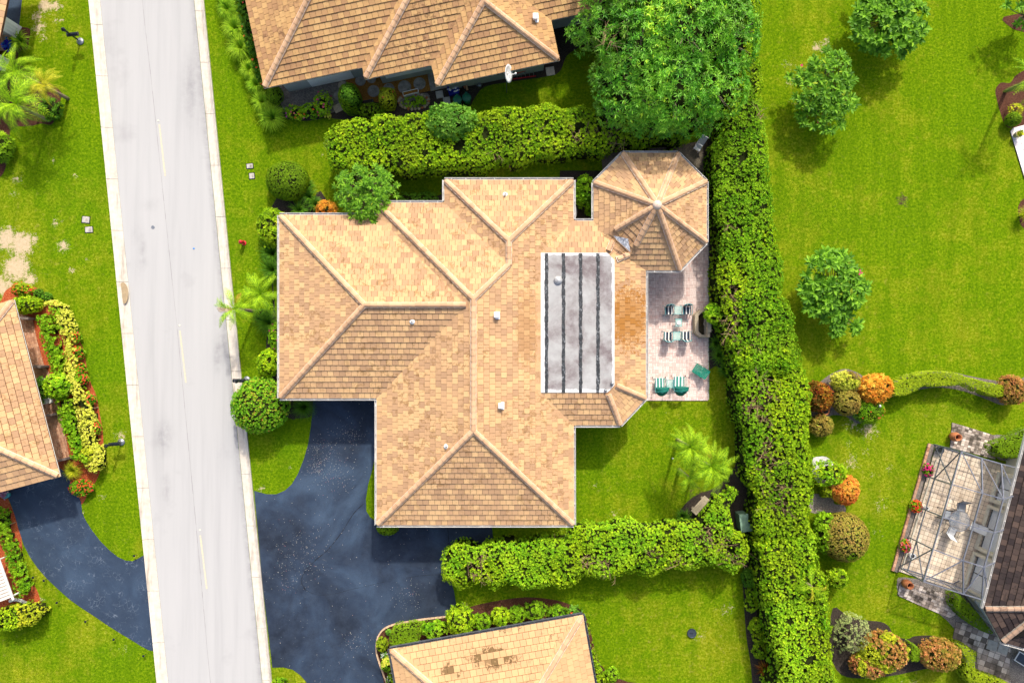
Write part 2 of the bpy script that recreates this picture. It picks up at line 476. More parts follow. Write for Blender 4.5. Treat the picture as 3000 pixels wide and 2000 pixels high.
# ------------------------------------------------------------------ lawn
def grass_material():
    m, t, b = new_mat('lawn_grass')
    p = posn(t)
    fine = noisen(t, 6.5, 9, 0.85, p)
    mid = noisen(t, 1.3, 5, 0.65, p)
    big = noisen(t, 0.20, 4, 0.6, p, 0.4)
    mow = noisen(t, 1.6, 4, 0.6, posn(t, (1.0, 0.12, 1), 0.9))
    lush = attrn(t, 'lush'); dry = attrn(t, 'dry'); bare = attrn(t, 'bare')
    green = rampn(t, fine, [(0.37, (0.036, 0.095, 0.002)), (0.46, (0.084, 0.168, 0.003)), (0.54, (0.142, 0.242, 0.004)), (0.64, (0.28, 0.34, 0.012))])
    yel = rampn(t, fine, [(0.37, (0.10, 0.13, 0.004)), (0.46, (0.175, 0.215, 0.006)), (0.54, (0.255, 0.295, 0.012)), (0.64, (0.45, 0.42, 0.06))])
    d = mathn(t, 'ADD', dry, mathn(t, 'MULTIPLY', mathn(t, 'SUBTRACT', mid, 0.47), 2.4))
    d = mathn(t, 'ADD', d, mathn(t, 'MULTIPLY', mathn(t, 'SUBTRACT', big, 0.5), 3.2), True)
    c = mixc(t, d, green, yel)
    c = mixc(t, rampn(t, mow, [(0.40, 0.30), (0.55, 0.0)]), c, (0.055, 0.125, 0.002))
    c = mixc(t, lush, c, rampn(t, fine, [(0.4, (0.03, 0.11, 0.003)), (0.6, (0.13, 0.27, 0.005))]))
    # straw showing between the blades
    straw = mathn(t, 'MULTIPLY', rampn(t, noisen(t, 2.6, 6, 0.8, p), [(0.57, 0.0), (0.67, 0.7)]), mathn(t, 'ADD', dry, 0.12))
    c = mixc(t, straw, c, (0.36, 0.27, 0.10))
    # bare sandy soil
    bm = mathn(t, 'ADD', bare, mathn(t, 'MULTIPLY', mathn(t, 'SUBTRACT', noisen(t, 3.6, 9, 0.9, p), 0.5), 3.2))
    bm = rampn(t, bm, [(0.46, 0.0), (0.56, 1.0)])
    bm = mathn(t, 'MULTIPLY', bm, rampn(t, bare, [(0.03, 0.0), (0.12, 1.0)]))
    c = mixc(t, bm, c, rampn(t, fine, [(0.3, (0.40, 0.30, 0.17)), (0.7, (0.66, 0.54, 0.38))]))
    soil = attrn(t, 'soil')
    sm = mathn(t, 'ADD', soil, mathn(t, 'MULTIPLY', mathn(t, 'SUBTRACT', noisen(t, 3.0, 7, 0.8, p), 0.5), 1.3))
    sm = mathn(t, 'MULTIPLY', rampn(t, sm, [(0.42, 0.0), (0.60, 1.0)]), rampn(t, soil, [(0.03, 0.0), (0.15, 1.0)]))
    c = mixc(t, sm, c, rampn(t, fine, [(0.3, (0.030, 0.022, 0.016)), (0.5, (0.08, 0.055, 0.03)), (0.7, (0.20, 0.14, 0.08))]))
    t.links.new(c, b.inputs['Base Color'])
    b.inputs['Roughness'].default_value = 0.85
    b.inputs['Specular IOR Level'].default_value = 0.0
    bumpn(t, b, noisen(t, 14.0, 6, 0.8, p), 0.9, 0.05)
    return m
M['grass'] = grass_material()

BARE = [(20, 700, 34, .9), (62, 716, 36, .9), (48, 785, 40, .9), (85, 820, 22, .8), (5, 840, 34, .8), (90, 700, 20, .7), (165, 652, 14, .6), (185, 722, 20, .65),
        (210, 792, 12, .6), (132, 15, 22, .8), (165, 18, 18, .7), (110, 50, 18, .7), (115, 82, 18, .7), (162, 62, 10, .5), (125, 110, 14, .55), (180, 60, 10, .5),
        (155, 470, 10, .5), (50, 525, 18, .5), (40, 568, 12, .5), (218, 515, 9, .6), (255, 760, 9, .5), (2395, 140, 20, .55), (2420, 122, 12, .6), (2310, 190, 26, .35),
        (2345, 300, 24, .45), (2315, 235, 20, .4), (2500, 1240, 26, .5), (2545, 1258, 30, .55), (2485, 1300, 12, .45), (2495, 1352, 26, .45), (2535, 1325, 14, .4),
        (2605, 1372, 16, .4), (2555, 1390, 9, .5), (2580, 1480, 26, .35), (2570, 1565, 20, .3), (1745, 1420, 12, .4), (1665, 1560, 26, .3), (1800, 1505, 22, .35),
        (765, 1432, 14, .5), (850, 1372, 9, .45), (355, 1275, 20, .5), (300, 1455, 12, .5), (290, 1220, 8, .6), (120, 1790, 14, .7), (365, 1900, 16, .4),
        (110, 1760, 16, .8), (2125, 1790, 26, .35), (2140, 1775, 12, .4), (2052, 1865, 20, .4), (325, 1610, 8, .5), (2680, 2005, 20, .45), (2640, 2020, 26, .4),
        (2560, 2010, 12, .4), (2700, 1120, 10, .2), (1360, 1775, 16, .5), (245, 1500, 9, .5), (960, 420, 14, .5), (945, 450, 10, .4), (1950, 1210, 16, .2)]
DRY = [(2110, 1850, 110, .55), (2060, 1800, 80, .4), (2560, 1400, 130, .4), (2620, 1750, 120, .45), (2700, 1990, 120, .5), (150, 60, 110, .35), (120, 740, 130, .4),
       (60, 1960, 160, .2), (2400, 250, 120, .25), (2480, 900, 140, .2), (1780, 1400, 80, .3), (2000, 1180, 80, .25), (1900, 1860, 120, .35), (2750, 1200, 80, .2),
       (380, 1620, 60, .35), (120, 1700, 60, .5), (300, 1850, 70, .35), (880, 1990, 60, .4), (2120, 1150, 40, .4), (2150, 1330, 40, .4)]
LUSH = [(330, 1900, 60, .35), (830, 1300, 60, .4), (700, 200, 90, .3), (220, 560, 140, .25), (290, 1100, 90, .3), (1750, 1330, 70, .3), (2240, 1600, 60, .3),
        (700, 700, 90, .35), (1500, 300, 60, .2), (2900, 300, 80, .25), (2800, 1230, 90, .2), (1980, 1620, 50, .2)]
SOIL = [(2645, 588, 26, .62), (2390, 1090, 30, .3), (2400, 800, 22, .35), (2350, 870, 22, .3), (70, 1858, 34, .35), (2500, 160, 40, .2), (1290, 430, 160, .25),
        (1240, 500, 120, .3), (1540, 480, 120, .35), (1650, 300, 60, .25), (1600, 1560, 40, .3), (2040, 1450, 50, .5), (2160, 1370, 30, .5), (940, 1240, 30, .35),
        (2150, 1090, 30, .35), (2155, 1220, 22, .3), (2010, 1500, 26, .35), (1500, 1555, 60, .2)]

def blob_field(P, blobs):
    a = np.zeros(len(P))
    for (px, py, r, amt) in blobs:
        c = W2(px, py); rr = r / S
        d2 = (P[:, 0] - c[0]) ** 2 + (P[:, 1] - c[1]) ** 2
        a = np.maximum(a, amt * np.exp(-d2 / (rr * rr) * 0.8))
    return a

def build_lawn():
    def axis(half, step, far):
        core_ = list(np.arange(-half, half + 1e-6, step))
        ext = [half + 4, half + 12, half + 30, half + 80, far]
        return np.array([-e for e in ext[::-1]] + core_ + ext)
    X = axis(38, 0.2, 600); Y = axis(27, 0.2, 600)
    xx, yy = np.meshgrid(X, Y)
    V = np.c_[xx.ravel(), yy.ravel(), np.zeros(xx.size)]
    inner = (abs(V[:, 0]) < 37.5) & (abs(V[:, 1]) < 26.5)
    V[inner, 2] = 0.0
    nx, ny = len(X), len(Y)
    i, j = np.meshgrid(np.arange(nx - 1), np.arange(ny - 1))
    a = (j * nx + i).ravel()
    F = np.c_[a, a + 1, a + nx + 1, a + nx]
    ob = np_mesh('lawn', V, F, np.zeros(len(F)), M['grass'], kind='structure')
    for nm, bl in (('bare', BARE), ('dry', DRY), ('lush', LUSH), ('soil', SOIL)):
        at = ob.data.attributes.new(nm, 'FLOAT', 'POINT')
        at.data.foreach_set('value', blob_field(V, bl).astype(np.float32))
    ob['label'] = 'mown green lawn around the houses with yellowed and bare sandy patches'
    return ob
build_lawn()

def flat(name, pts, z, mat, label=None, smooth=0, kind='structure', h=0.0, thick=0.0):
    if smooth: pts = smooth_poly(pts, smooth)
    w = [W2(x, y, h) for x, y in pts]
    mb = MB()
    if thick: mb.prism(w, z - thick, z)
    else: mb.sheet(w, z)
    ob = mb.build(name, mat, kind=kind)
    if label: ob['label'] = label
    return ob

# ------------------------------------------------------------------ road
def road_material():
    m, t, b = new_mat('worn_asphalt')
    rot = math.atan(0.1)
    p = posn(t, (1.6, 0.07, 1), -rot)
    streak = noisen(t, 1.1, 5, 0.6, p)
    blot = noisen(t, 0.35, 4, 0.6, posn(t))
    c = rampn(t, streak, [(0.3, (0.375, 0.375, 0.382)), (0.5, (0.415, 0.415, 0.420)), (0.7, (0.435, 0.434, 0.438))])
    c = mixc(t, rampn(t, blot, [(0.60, 0.0), (0.75, 0.35)]), c, (0.27, 0.26, 0.275))
    grit = noisen(t, 26, 5, 0.8, posn(t))
    c = mixc(t, rampn(t, grit, [(0.62, 0.0), (0.72, 0.4)]), c, (0.20, 0.19, 0.20))
    c = mixc(t, mathn(t, 'MULTIPLY', attrn(t, 'grime'), rampn(t, noisen(t, 2.2, 6, 0.75, posn(t)), [(0.35, 0.25), (0.62, 1.0)])), c, (0.12, 0.115, 0.13))
    t.links.new(c, b.inputs['Base Color'])
    b.inputs['Roughness'].default_value = 0.9; b.inputs['Specular IOR Level'].default_value = 0.2
    bumpn(t, b, grit, 0.35, 0.008)
    return m
M['road'] = road_material()
def road_x(y, off): return off + 0.1 * y
def build_road():
    ys = list(range(-1600, 3601, 25)); nx = 17
    V = []; G = []
    stains = [(560, 260, 26, 90, .35), (600, 330, 14, 50, .3), (415, 740, 10, 60, .35), (640, 1040, 12, 40, .55), (655, 1000, 10, 60, .4), (480, 1280, 22, 40, .5), (487, 1430, 12, 40, .35),
              (696, 1310, 9, 40, .6), (448, 666, 6, 6, .0), (420, 765, 10, 26, .3), (585, 30, 20, 30, .25), (720, 1460, 8, 80, .3), (400, 690, 12, 30, .15), (440, 600, 20, 12, .2), (760, 1960, 8, 60, .3)]
    for y in ys:
        for k in range(nx):
            x0, x1 = road_x(y, 293) + 0.3, road_x(y, 569) - 0.8
            x = x0 + (x1 - x0) * k / (nx - 1)
            V.append((*W2(x, y), 0.006))
            g = 0
            for (sx, sy, rx, ry, am) in stains:
                g = max(g, am * math.exp(-(((x - sx) / rx) ** 2 + ((y - sy) / ry) ** 2)))
            if k == nx - 1: g = max(g, 0.45)
            G.append(g)
    F = []
    for j in range(len(ys) - 1):
        for k in range(nx - 1):
            a = j * nx + k
            F.append((a + nx, a + nx + 1, a + 1, a))
    ob = np_mesh('road', V, F, np.zeros(len(F)), M['road'], kind='structure')
    at = ob.data.attributes.new('grime', 'FLOAT', 'POINT'); at.data.foreach_set('value', np.array(G, np.float32))
    ob['label'] = 'pale worn asphalt street running down the left of the picture'
    # centre seam
    pts = [(417 - 60, -600), (417, 0), (445, 250), (471, 500), (497, 750), (523, 1000), (547, 1250), (571, 1500), (594, 1750), (617, 2000), (680, 2600)]
    mb = MB()
    fine = smooth_poly(pts, 14, closed=False)
    for i in range(len(fine) - 1):
        a = fine[i]; c = fine[i + 1]; w = random.uniform(0.25, 0.75)
        mb.sheet([W2(a[0] - w, a[1]), W2(a[0] + w, a[1]), W2(c[0] + w, c[1]), W2(c[0] - w, c[1])], 0.010)
    s = mb.build('road_seam', simple('seam_tar', (0.26, 0.25, 0.26), 0.9), ob)
    for (x0, y0, x1, y1) in ((467, 365, 484, 516), (527, 968, 545, 1121), (587, 1567, 606, 1724), (407, -240, 424, -85), (647, 2170, 665, 2320)):
        mb = MB(); w = 2.6
        mb.sheet([W2(x0 - w, y0), W2(x0 + w, y0), W2(x1 + w, y1), W2(x1 - w, y1)], 0.014)
        mb.build('road_marking', M['faded_yellow'], ob)
    return ob
def faded():
    m, t, b = new_mat('faded_yellow_line')
    n = noisen(t, 9, 6, 0.8, posn(t))
    t.links.new(rampn(t, n, [(0.38, (0.44, 0.43, 0.41)), (0.6, (0.60, 0.54, 0.34))]), b.inputs['Base Color'])
    b.inputs['Roughness'].default_value = 0.9
    return m
M['faded_yellow'] = faded()
build_road()

def kerb_mat():
    m, t, b = new_mat('kerb_concrete')
    n = noisen(t, 2.5, 6, 0.7, posn(t))
    st = noisen(t, 1.0, 5, 0.7, posn(t, (3.0, 0.3, 1), -0.1))
    c = rampn(t, n, [(0.3, (0.50, 0.44, 0.37)), (0.6, (0.62, 0.57, 0.50))])
    c = mixc(t, rampn(t, st, [(0.54, 0.0), (0.70, 0.75)]), c, (0.26, 0.21, 0.165))
    t.links.new(c, b.inputs['Base Color']); b.inputs['Roughness'].default_value = 0.9
    bumpn(t, b, noisen(t, 30, 4, 0.7, posn(t)), 0.3, 0.006)
    return m
M['kerb'] = kerb_mat()
M['joint'] = simple('joint_dirt', (0.06, 0.05, 0.035), 1.0)
def build_kerbs():
    for side, inner, outer, y0, lab in (('l', 293, 262, 73, 'sloped concrete kerb gutter along the left side of the street'), ('r', 569, 598, 33, 'sloped concrete kerb gutter along the right side of the street')):
        base = MB()
        ys, ye = -1500, 3500
        base.prism([W2(road_x(ys, inner), ys), W2(road_x(ys, outer), ys), W2(road_x(ye, outer), ye), W2(road_x(ye, inner), ye)], -0.05, 0.004)
        root = base.build('kerb', M['joint'], kind='structure', label=lab)
        L = 150.6; d = 0.5
        prof = [(0.0, 0.012), (0.04, 0.030), (0.45, 0.022), (0.62, 0.012), (0.80, 0.05), (0.93, 0.115), (1.0, 0.125)]
        me = None
        for k in range(-6, 18):
            ya = y0 + k * L
            if me is None:
                mb = MB(); vs = []
                for yy in (d, L - d):
                    for (f, z) in prof:
                        x = road_x(yy, 0) + (outer - inner) * f
                        vs.append((x / S, -yy / S, z))
                    vs.append(((road_x(yy, 0) + (outer - inner)) / S, -yy / S, -0.03))
                    vs.append((road_x(yy, 0) / S, -yy / S, -0.03))
                n = len(prof) + 2
                fs = [(i, i + 1, n + i + 1, n + i) for i in range(n - 1)] + [tuple(range(n)), tuple(range(2 * n - 1, n - 1, -1))]
                mb.add(vs, fs)
                tmp = mb.build('kerb_segment', M['kerb'], root)
                me = tmp.data
                bm = bmesh.new(); bm.from_mesh(me); bmesh.ops.recalc_face_normals(bm, faces=bm.faces); bm.to_mesh(me); bm.free()
                bpy.data.objects.remove(tmp)
            p = W(road_x(ya, inner), ya)
            inst('kerb_segment', me, root, Matrix.Translation(p))
build_kerbs()
flat('puddle', [(357, 832), (366, 828), (375, 838), (379, 855), (378, 875), (372, 888), (365, 888), (362, 872), (360, 850)], 0.135, simple('silt', (0.36, 0.27, 0.16), 0.5, var=0.2), 'tan silt stain lying in the left kerb gutter', 4)

# ------------------------------------------------------------------ driveways
def drive_mat(name, cracks):
    m, t, b = new_mat(name)
    p = posn(t)
    n1 = noisen(t, 0.28, 4, 0.6, p, 0.8); n2 = noisen(t, 1.6, 6, 0.7, p); n3 = noisen(t, 22, 6, 0.85, p)
    c = rampn(t, n1, [(0.34, (0.010, 0.017, 0.034)), (0.47, (0.016, 0.028, 0.055)), (0.57, (0.026, 0.046, 0.086)), (0.68, (0.048, 0.082, 0.140))])
    c = mixc(t, rampn(t, n2, [(0.4, 0.0), (0.7, 0.42)]), c, (0.050, 0.072, 0.112))
    c = mixc(t, rampn(t, n3, [(0.35, 0.45), (0.55, 0.0)]), c, (0.006, 0.009, 0.014))
    if cracks:
        c = mixc(t, 0.42, c, (0.034, 0.060, 0.108))
        v = t.nodes.new('ShaderNodeTexVoronoi'); v.feature = 'DISTANCE_TO_EDGE'; v.inputs['Scale'].default_value = 3.6
        t.links.new(p, v.inputs['Vector'])
        wv = t.nodes.new('ShaderNodeTexNoise'); wv.inputs['Scale'].default_value = 3.0; wv.inputs['Detail'].default_value = 4
        t.links.new(p, wv.inputs['Vector'])
        vm = t.nodes.new('ShaderNodeVectorMath'); vm.operation = 'MULTIPLY_ADD'
        t.links.new(wv.outputs['Color'], vm.inputs[0]); vm.inputs[1].default_value = (0.5, 0.5, 0); t.links.new(p, vm.inputs[2])
        t.links.new(vm.outputs[0], v.inputs['Vector'])
        line = rampn(t, v.outputs['Distance'], [(0.0, 1.0), (0.035, 0.0)])
        patch = rampn(t, noisen(t, 1.1, 3, 0.7, p), [(0.49, 0.0), (0.60, 1.0)])
        c = mixc(t, mathn(t, 'MULTIPLY', mathn(t, 'MULTIPLY', line, patch), 0.75), c, (0.17, 0.21, 0.27))
    t.links.new(c, b.inputs['Base Color'])
    b.inputs['Roughness'].default_value = 0.75; b.inputs['Specular IOR Level'].default_value = 0.3
    bumpn(t, b, n3, 0.5, 0.012)
    return m
M['drive'] = drive_mat('sealed_asphalt', False)
M['drive2'] = drive_mat('cracked_asphalt', True)
DRIVE = [(921, 1130), (916, 1200), (911, 1250), (903, 1300), (890, 1345), (873, 1388), (855, 1418), (835, 1436), (810, 1447), (780, 1447), (760, 1441), (745, 1437),
         (768, 1700), (798, 1954), (830, 1953), (858, 1960), (880, 1976), (897, 1995), (912, 2030), (920, 2100),
         (1150, 2100), (1130, 2020), (1117, 1960), (1106, 1915), (1104, 1888), (1110, 1862), (1124, 1842), (1145, 1832), (1180, 1823), (1240, 1814), (1310, 1806), (1338, 1801),
         (1337, 1774), (1330, 1730), (1318, 1690), (1330, 1640), (1400, 1620), (1443, 1612), (1444, 1575), (1440, 1520), (1130, 1515), (1102, 1528), (1084, 1514), (1073, 1496), (1072, 1460), (1078, 1420), (1088, 1385), (1096, 1350), (1110, 1330), (1118, 1130)]
drv = flat('driveway', DRIVE, 0.016, M['drive'], 'dark blue-grey asphalt driveway between the main house and the street')
LDRIVE = [(-60, 1360), (160, 1360), (186, 1378), (208, 1410), (226, 1440), (238, 1470), (241, 1500), (252, 1525), (270, 1553), (295, 1585), (322, 1612), (345, 1630), (368, 1641), (388, 1643), (405, 1635), (426, 1623),
          (454, 1896), (448, 1905), (436, 1903), (412, 1890), (385, 1873), (355, 1855), (318, 1832), (280, 1806), (240, 1780), (205, 1755), (170, 1724), (138, 1694), (110, 1662), (88, 1630), (70, 1595), (55, 1550), (44, 1510), (30, 1470), (14, 1440), (-60, 1440)]
flat('driveway', LDRIVE, 0.016, M['drive2'], 'cracked dark asphalt driveway curving from the left house to the street')
flat('driveway', [(10, -200), (70, -200), (65, 0), (56, 80), (40, 95), (8, 70)], 0.016, M['drive'], 'narrow dark asphalt drive in the top left corner')

def seam(pts, name, parent, w=0.6, z=0.020):
    mb = MB(); f = smooth_poly(pts, 8, closed=False)
    for i in range(len(f) - 1):
        a = Vector(f[i]); c = Vector(f[i + 1]); d = (c - a)
        if d.length < 1e-6: continue
        n = Vector((-d.y, d.x)).normalized() * w * random.uniform(0.4, 1.3)
        mb.sheet([W2(*(a + n)), W2(*(c + n)), W2(*(c - n)), W2(*(a - n))], z)
    mb.build(name, M['crack'], parent)
M['crack'] = simple('crack_seal_tar', (0.006, 0.007, 0.010), 0.9)  # dark sealing tar along the driveway cracks
seam([(1065, 1475), (1035, 1505), (1000, 1560), (960, 1610), (930, 1635), (900, 1665), (887, 1685), (884, 1705), (895, 1727)], 'crack', drv, 0.8)
seam([(1190, 1692), (1240, 1684), (1290, 1682)], 'crack', drv, 0.5)
seam([(1310, 1530), (1314, 1570), (1312, 1605)], 'crack', drv, 0.8)
seam([(895, 1727), (930, 1741), (980, 1738), (1030, 1725), (1090, 1712), (1130, 1702)], 'crack', drv, 0.35)

def litter(poly, n, blobs, name, label, parent=None, only=0.75, mat='litter'):
    """fallen petals and leaf bits"""
    mb = MB(); k = 0
    pw = [W2(*p) for p in poly]
    while k < n:
        if blobs and random.random() < only:
            bx, by, r = random.choice(blobs)
            x = random.gauss(bx, r); y = random.gauss(by, r)
        else:
            x = random.uniform(740, 1340); y = random.uniform(1170, 2000)
        w = W2(x, y)
        if not in_poly(np.array([w]), pw)[0]:
            k += 1; continue
        s = random.uniform(0.009, 0.028); a = random.uniform(0, PI)
        c, sn = math.cos(a) * s, math.sin(a) * s
        z = 0.024
        mb.add([(w[0] - c, w[1] - sn, z), (w[0] + sn * .6, w[1] - c * .6, z + 0.012), (w[0] + c, w[1] + sn, z), (w[0] - sn * .6, w[1] + c * .6, z + 0.008)], [(0, 1, 2, 3)])
        k += 1
    o = mb.build(name, M[mat], parent, kind='stuff')
    o['label'] = label
M['litter'] = leafmat('fallen_bits', [(0, (0.12, 0.12, 0.10)), (0.4, (0.28, 0.28, 0.26)), (0.8, (0.42, 0.38, 0.33)), (0.92, (0.30, 0.10, 0.10)), (1, (0.08, 0.22, 0.24))], patch=0)
litter(DRIVE, 1500, [(985, 1310, 34), (960, 1360, 30), (930, 1370, 16), (1030, 1270, 20), (940, 1320, 20), (870, 1590, 50), (850, 1690, 28), (1200, 1745, 24), (990, 1400, 26), (1040, 1880, 30), (900, 1620, 40)], 'fallen_petals', 'pale fallen petals and leaf bits scattered over the dark driveway')

# ------------------------------------------------------------------ planting beds, gravel
def bed_mat(name, cols, scale=16, bump=0.9):
    m, t, b = new_mat(name)
    n = noisen(t, scale, 7, 0.85, posn(t)); n2 = noisen(t, 1.2, 4, 0.6, posn(t))
    c = rampn(t, n, [(0.30 + 0.4 * i / (len(cols) - 1), cc) for i, cc in enumerate(cols)])
    c = mixc(t, rampn(t, n2, [(0.4, 0.0), (0.8, 0.35)]), c, cols[0])
    t.links.new(c, b.inputs['Base Color']); b.inputs['Roughness'].default_value = 0.95; b.inputs['Specular IOR Level'].default_value = 0.1
    bumpn(t, b, n, bump, 0.04)
    return m
M['mulch_red'] = bed_mat('red_mulch', [(0.12, 0.015, 0.006), (0.33, 0.045, 0.014), (0.50, 0.14, 0.05), (0.60, 0.38, 0.25)])
M['mulch_brown'] = bed_mat('brown_mulch', [(0.02, 0.008, 0.005), (0.06, 0.024, 0.014), (0.13, 0.055, 0.035), (0.26, 0.16, 0.12)])
M['soil'] = bed_mat('dark_soil', [(0.010, 0.009, 0.009), (0.03, 0.024, 0.02), (0.07, 0.055, 0.045), (0.14, 0.12, 0.10)])
M['soil_grey'] = bed_mat('grey_soil', [(0.05, 0.045, 0.04), (0.14, 0.12, 0.105), (0.25, 0.215, 0.185), (0.42, 0.36, 0.30)], 9)
M['gravel'] = bed_mat('brown_gravel', [(0.03, 0.03, 0.025), (0.14, 0.12, 0.09), (0.28, 0.23, 0.17), (0.45, 0.38, 0.30)], 22)
M['gravel_w'] = bed_mat('white_pebble', [(0.30, 0.30, 0.30), (0.50, 0.50, 0.50), (0.72, 0.71, 0.70), (0.85, 0.85, 0.84)], 22)
M['gravel_m'] = bed_mat('mixed_pebble', [(0.03, 0.03, 0.03), (0.12, 0.11, 0.10), (0.38, 0.33, 0.29), (0.70, 0.64, 0.58)], 22)
M['rust_mulch'] = bed_mat('rusty_bark_chips', [(0.08, 0.03, 0.006), (0.24, 0.10, 0.018), (0.40, 0.19, 0.04), (0.55, 0.33, 0.10)], 16)

flat('planting_bed', [(-40, 900), (0, 885), (18, 850), (60, 833), (105, 842), (140, 868), (175, 893), (203, 935), (226, 985), (244, 1020), (252, 1060), (262, 1110), (283, 1160), (292, 1210), (301, 1260), (303, 1320), (296, 1372), (280, 1412), (258, 1448), (238, 1477), (226, 1440), (205, 1405), (186, 1378), (150, 1370), (-40, 1370)], 0.010, M['mulch_red'], 'red bark mulch bed curving along the left house', 4)
flat('planting_bed', [(-40, 1440), (12, 1445), (40, 1500), (58, 1550), (66, 1600), (62, 1620), (68, 1660), (80, 1690), (105, 1720), (118, 1755), (122, 1790), (108, 1810), (70, 1815), (30, 1800), (-40, 1800)], 0.010, M['mulch_red'], 'strip of red mulch beside the curving left driveway', 3)
flat('planting_bed', [(-40, 70), (20, 50), (57, 78), (88, 85), (85, 120), (80, 145), (60, 150), (60, 190), (170, 260), (178, 290), (165, 340), (150, 366), (120, 362), (90, 370), (35, 375), (28, 420), (20, 480), (0, 520), (-40, 520)], 0.010, M['mulch_brown'], 'dark brown mulch bed beneath the palms at top left', 3)
flat('planting_bed', [(784, 640), (830, 560), (870, 600), (900, 560), (915, 590), (940, 560), (1000, 640), (1100, 590), (1280, 575), (1290, 555), (1340, 545), (1340, 700), (840, 700), (840, 1150), (920, 1150), (916, 1215), (870, 1225), (850, 1225), (790, 1180), (780, 1000), (800, 900), (790, 760)], 0.010, M['soil'], 'dark soil bed along the street side of the main house', 3)
flat('planting_bed', [(2050, 395), (2110, 380), (2140, 700), (2150, 900), (2160, 1120), (2175, 1250), (2190, 1340), (2230, 1440), (2190, 1540), (2210, 1640), (2230, 1800), (2260, 1950), (2270, 2080), (2215, 2080), (2200, 1950), (2185, 1850), (2175, 1700), (2160, 1600), (2000, 1560), (1985, 1510), (2030, 1455), (2100, 1425), (2150, 1370), (2168, 1310), (2160, 1230), (2140, 1130), (2100, 1070), (2074, 1040), (2072, 560), (2062, 520)], 0.010, M['soil'], 'dark soil strip under the long hedge east of the patio', 3)
flat('gravel_bed', [(1761, 451), (1860, 440), (1960, 430), (2058, 412), (2062, 470), (2062, 560), (1900, 640), (1770, 560)], 0.014, M['gravel'], 'brown gravel bed round the octagonal roof')
flat('planting_bed', [(1640, 500), (1780, 500), (1780, 700), (1640, 700)], 0.008, M['soil'], 'dark soil nook between the north wing and the octagonal roof')
flat('planting_bed', [(800, 300), (815, 250), (1000, 190), (1270, 150), (1600, 90), (1700, 60), (1740, 100), (1695, 140), (1660, 165), (1640, 210), (1600, 225), (1500, 240), (1420, 255), (1390, 290), (1375, 310), (1330, 320), (1290, 330), (1170, 345), (1000, 350), (960, 345), (900, 355), (850, 350), (820, 340)], 0.010, M['soil'], 'dark damp soil bed below the eaves of the top house', 3)
flat('planting_bed', [(822, 232), (1000, 195), (1010, 300), (960, 335), (880, 330), (830, 320)], 0.014, M['soil_grey'], 'grey sandy soil under the wall of the top house', 3)
flat('planting_bed', [(1010, 232), (1260, 180), (1262, 266), (1180, 285), (1150, 305), (1060, 296), (1030, 270)], 0.018, M['rust_mulch'], 'rusty bark chip bed with round stepping stones')
flat('planting_bed', [(1104, 1888), (1110, 1862), (1124, 1842), (1145, 1832), (1180, 1823), (1310, 1806), (1340, 1800), (1370, 1780), (1400, 1770), (1470, 1756), (1540, 1748), (1600, 1752), (1650, 1762), (1690, 1780), (1715, 1802), (1728, 1840), (1740, 1890), (1752, 1930), (1770, 1958), (1800, 1980), (1840, 1996), (1900, 2010), (1950, 2080), (1150, 2100), (1130, 2020), (1117, 1960), (1106, 1915)], 0.010, M['mulch_brown'], 'brown mulch bed round the bottom house', 2)
flat('planting_bed', [(2392, 1130), (2410, 1112), (2440, 1092), (2475, 1080), (2510, 1090), (2540, 1105), (2620, 1115), (2650, 1098), (2720, 1086), (2780, 1088), (2860, 1105), (2960, 1120), (2990, 1110), (3050, 1080), (3050, 1150), (2960, 1180), (2930, 1185), (2880, 1165), (2800, 1140), (2720, 1136), (2620, 1160), (2560, 1180), (2520, 1240), (2480, 1220), (2440, 1215), (2420, 1225), (2385, 1240), (2370, 1180)], 0.010, M['soil_grey'], 'grey soil bed under the clipped hedge and orange bushes on the right', 3)
flat('gravel_bed', [(2380, 1345), (2400, 1337), (2420, 1338), (2436, 1350), (2440, 1365), (2420, 1420), (2385, 1400)], 0.012, M['gravel_w'], 'white pebble bed beside the long hedge', 3)
flat('gravel_bed', [(2375, 1450), (2420, 1448), (2440, 1460), (2445, 1476), (2470, 1478), (2478, 1492), (2470, 1502), (2430, 1500), (2375, 1500)], 0.012, M['gravel_m'], 'grey and white pebbles beside the orange round bush', 3)
flat('planting_bed', [(2932, 243), (2960, 243), (2985, 215), (3080, 190), (3080, 372), (2975, 374), (2950, 372), (2935, 345), (2922, 300), (2916, 265)], 0.010, M['mulch_brown'], 'dark mulch bed under the leaning palm on the right edge', 3)
flat('planting_bed', [(2940, 50), (3060, 40), (3060, 100), (2990, 92), (2960, 80)], 0.010, M['mulch_brown'], 'dark bed in the top right corner', 3)
flat('planting_bed', [(2990, 590), (3060, 560), (3060, 690), (3000, 670), (2985, 635)], 0.010, M['mulch_brown'], 'dark bed at the right edge below the white terrace', 3)
flat('planting_bed', [(2440, 1780), (2480, 1800), (2530, 1815), (2580, 1820), (2605, 1835), (2620, 1862), (2660, 1870), (2680, 1862), (2740, 1862), (2780, 1890), (2790, 1940), (2700, 1960), (2600, 1980), (2500, 1985), (2450, 1960), (2430, 1880)], 0.010, M['soil'], 'dark soil bed under the rusty red bushes bottom right', 3)
flat('planting_bed', [(2908, 1275), (2960, 1272), (3060, 1240), (3060, 1360), (2950, 1350), (2920, 1340), (2912, 1310)], 0.010, M['gravel_m'], 'mottled gravel bed beside the clipped hedge on the right', 3)
flat('planting_bed', [(2650, 1690), (2800, 1720), (2960, 1790), (3060, 1860), (3060, 2060), (2900, 2060), (2870, 1990), (2800, 1900), (2795, 1840), (2720, 1775), (2640, 1745), (2628, 1705)], 0.010, M['gravel_m'], 'mixed pebble bed around the paved path bottom right', 3)
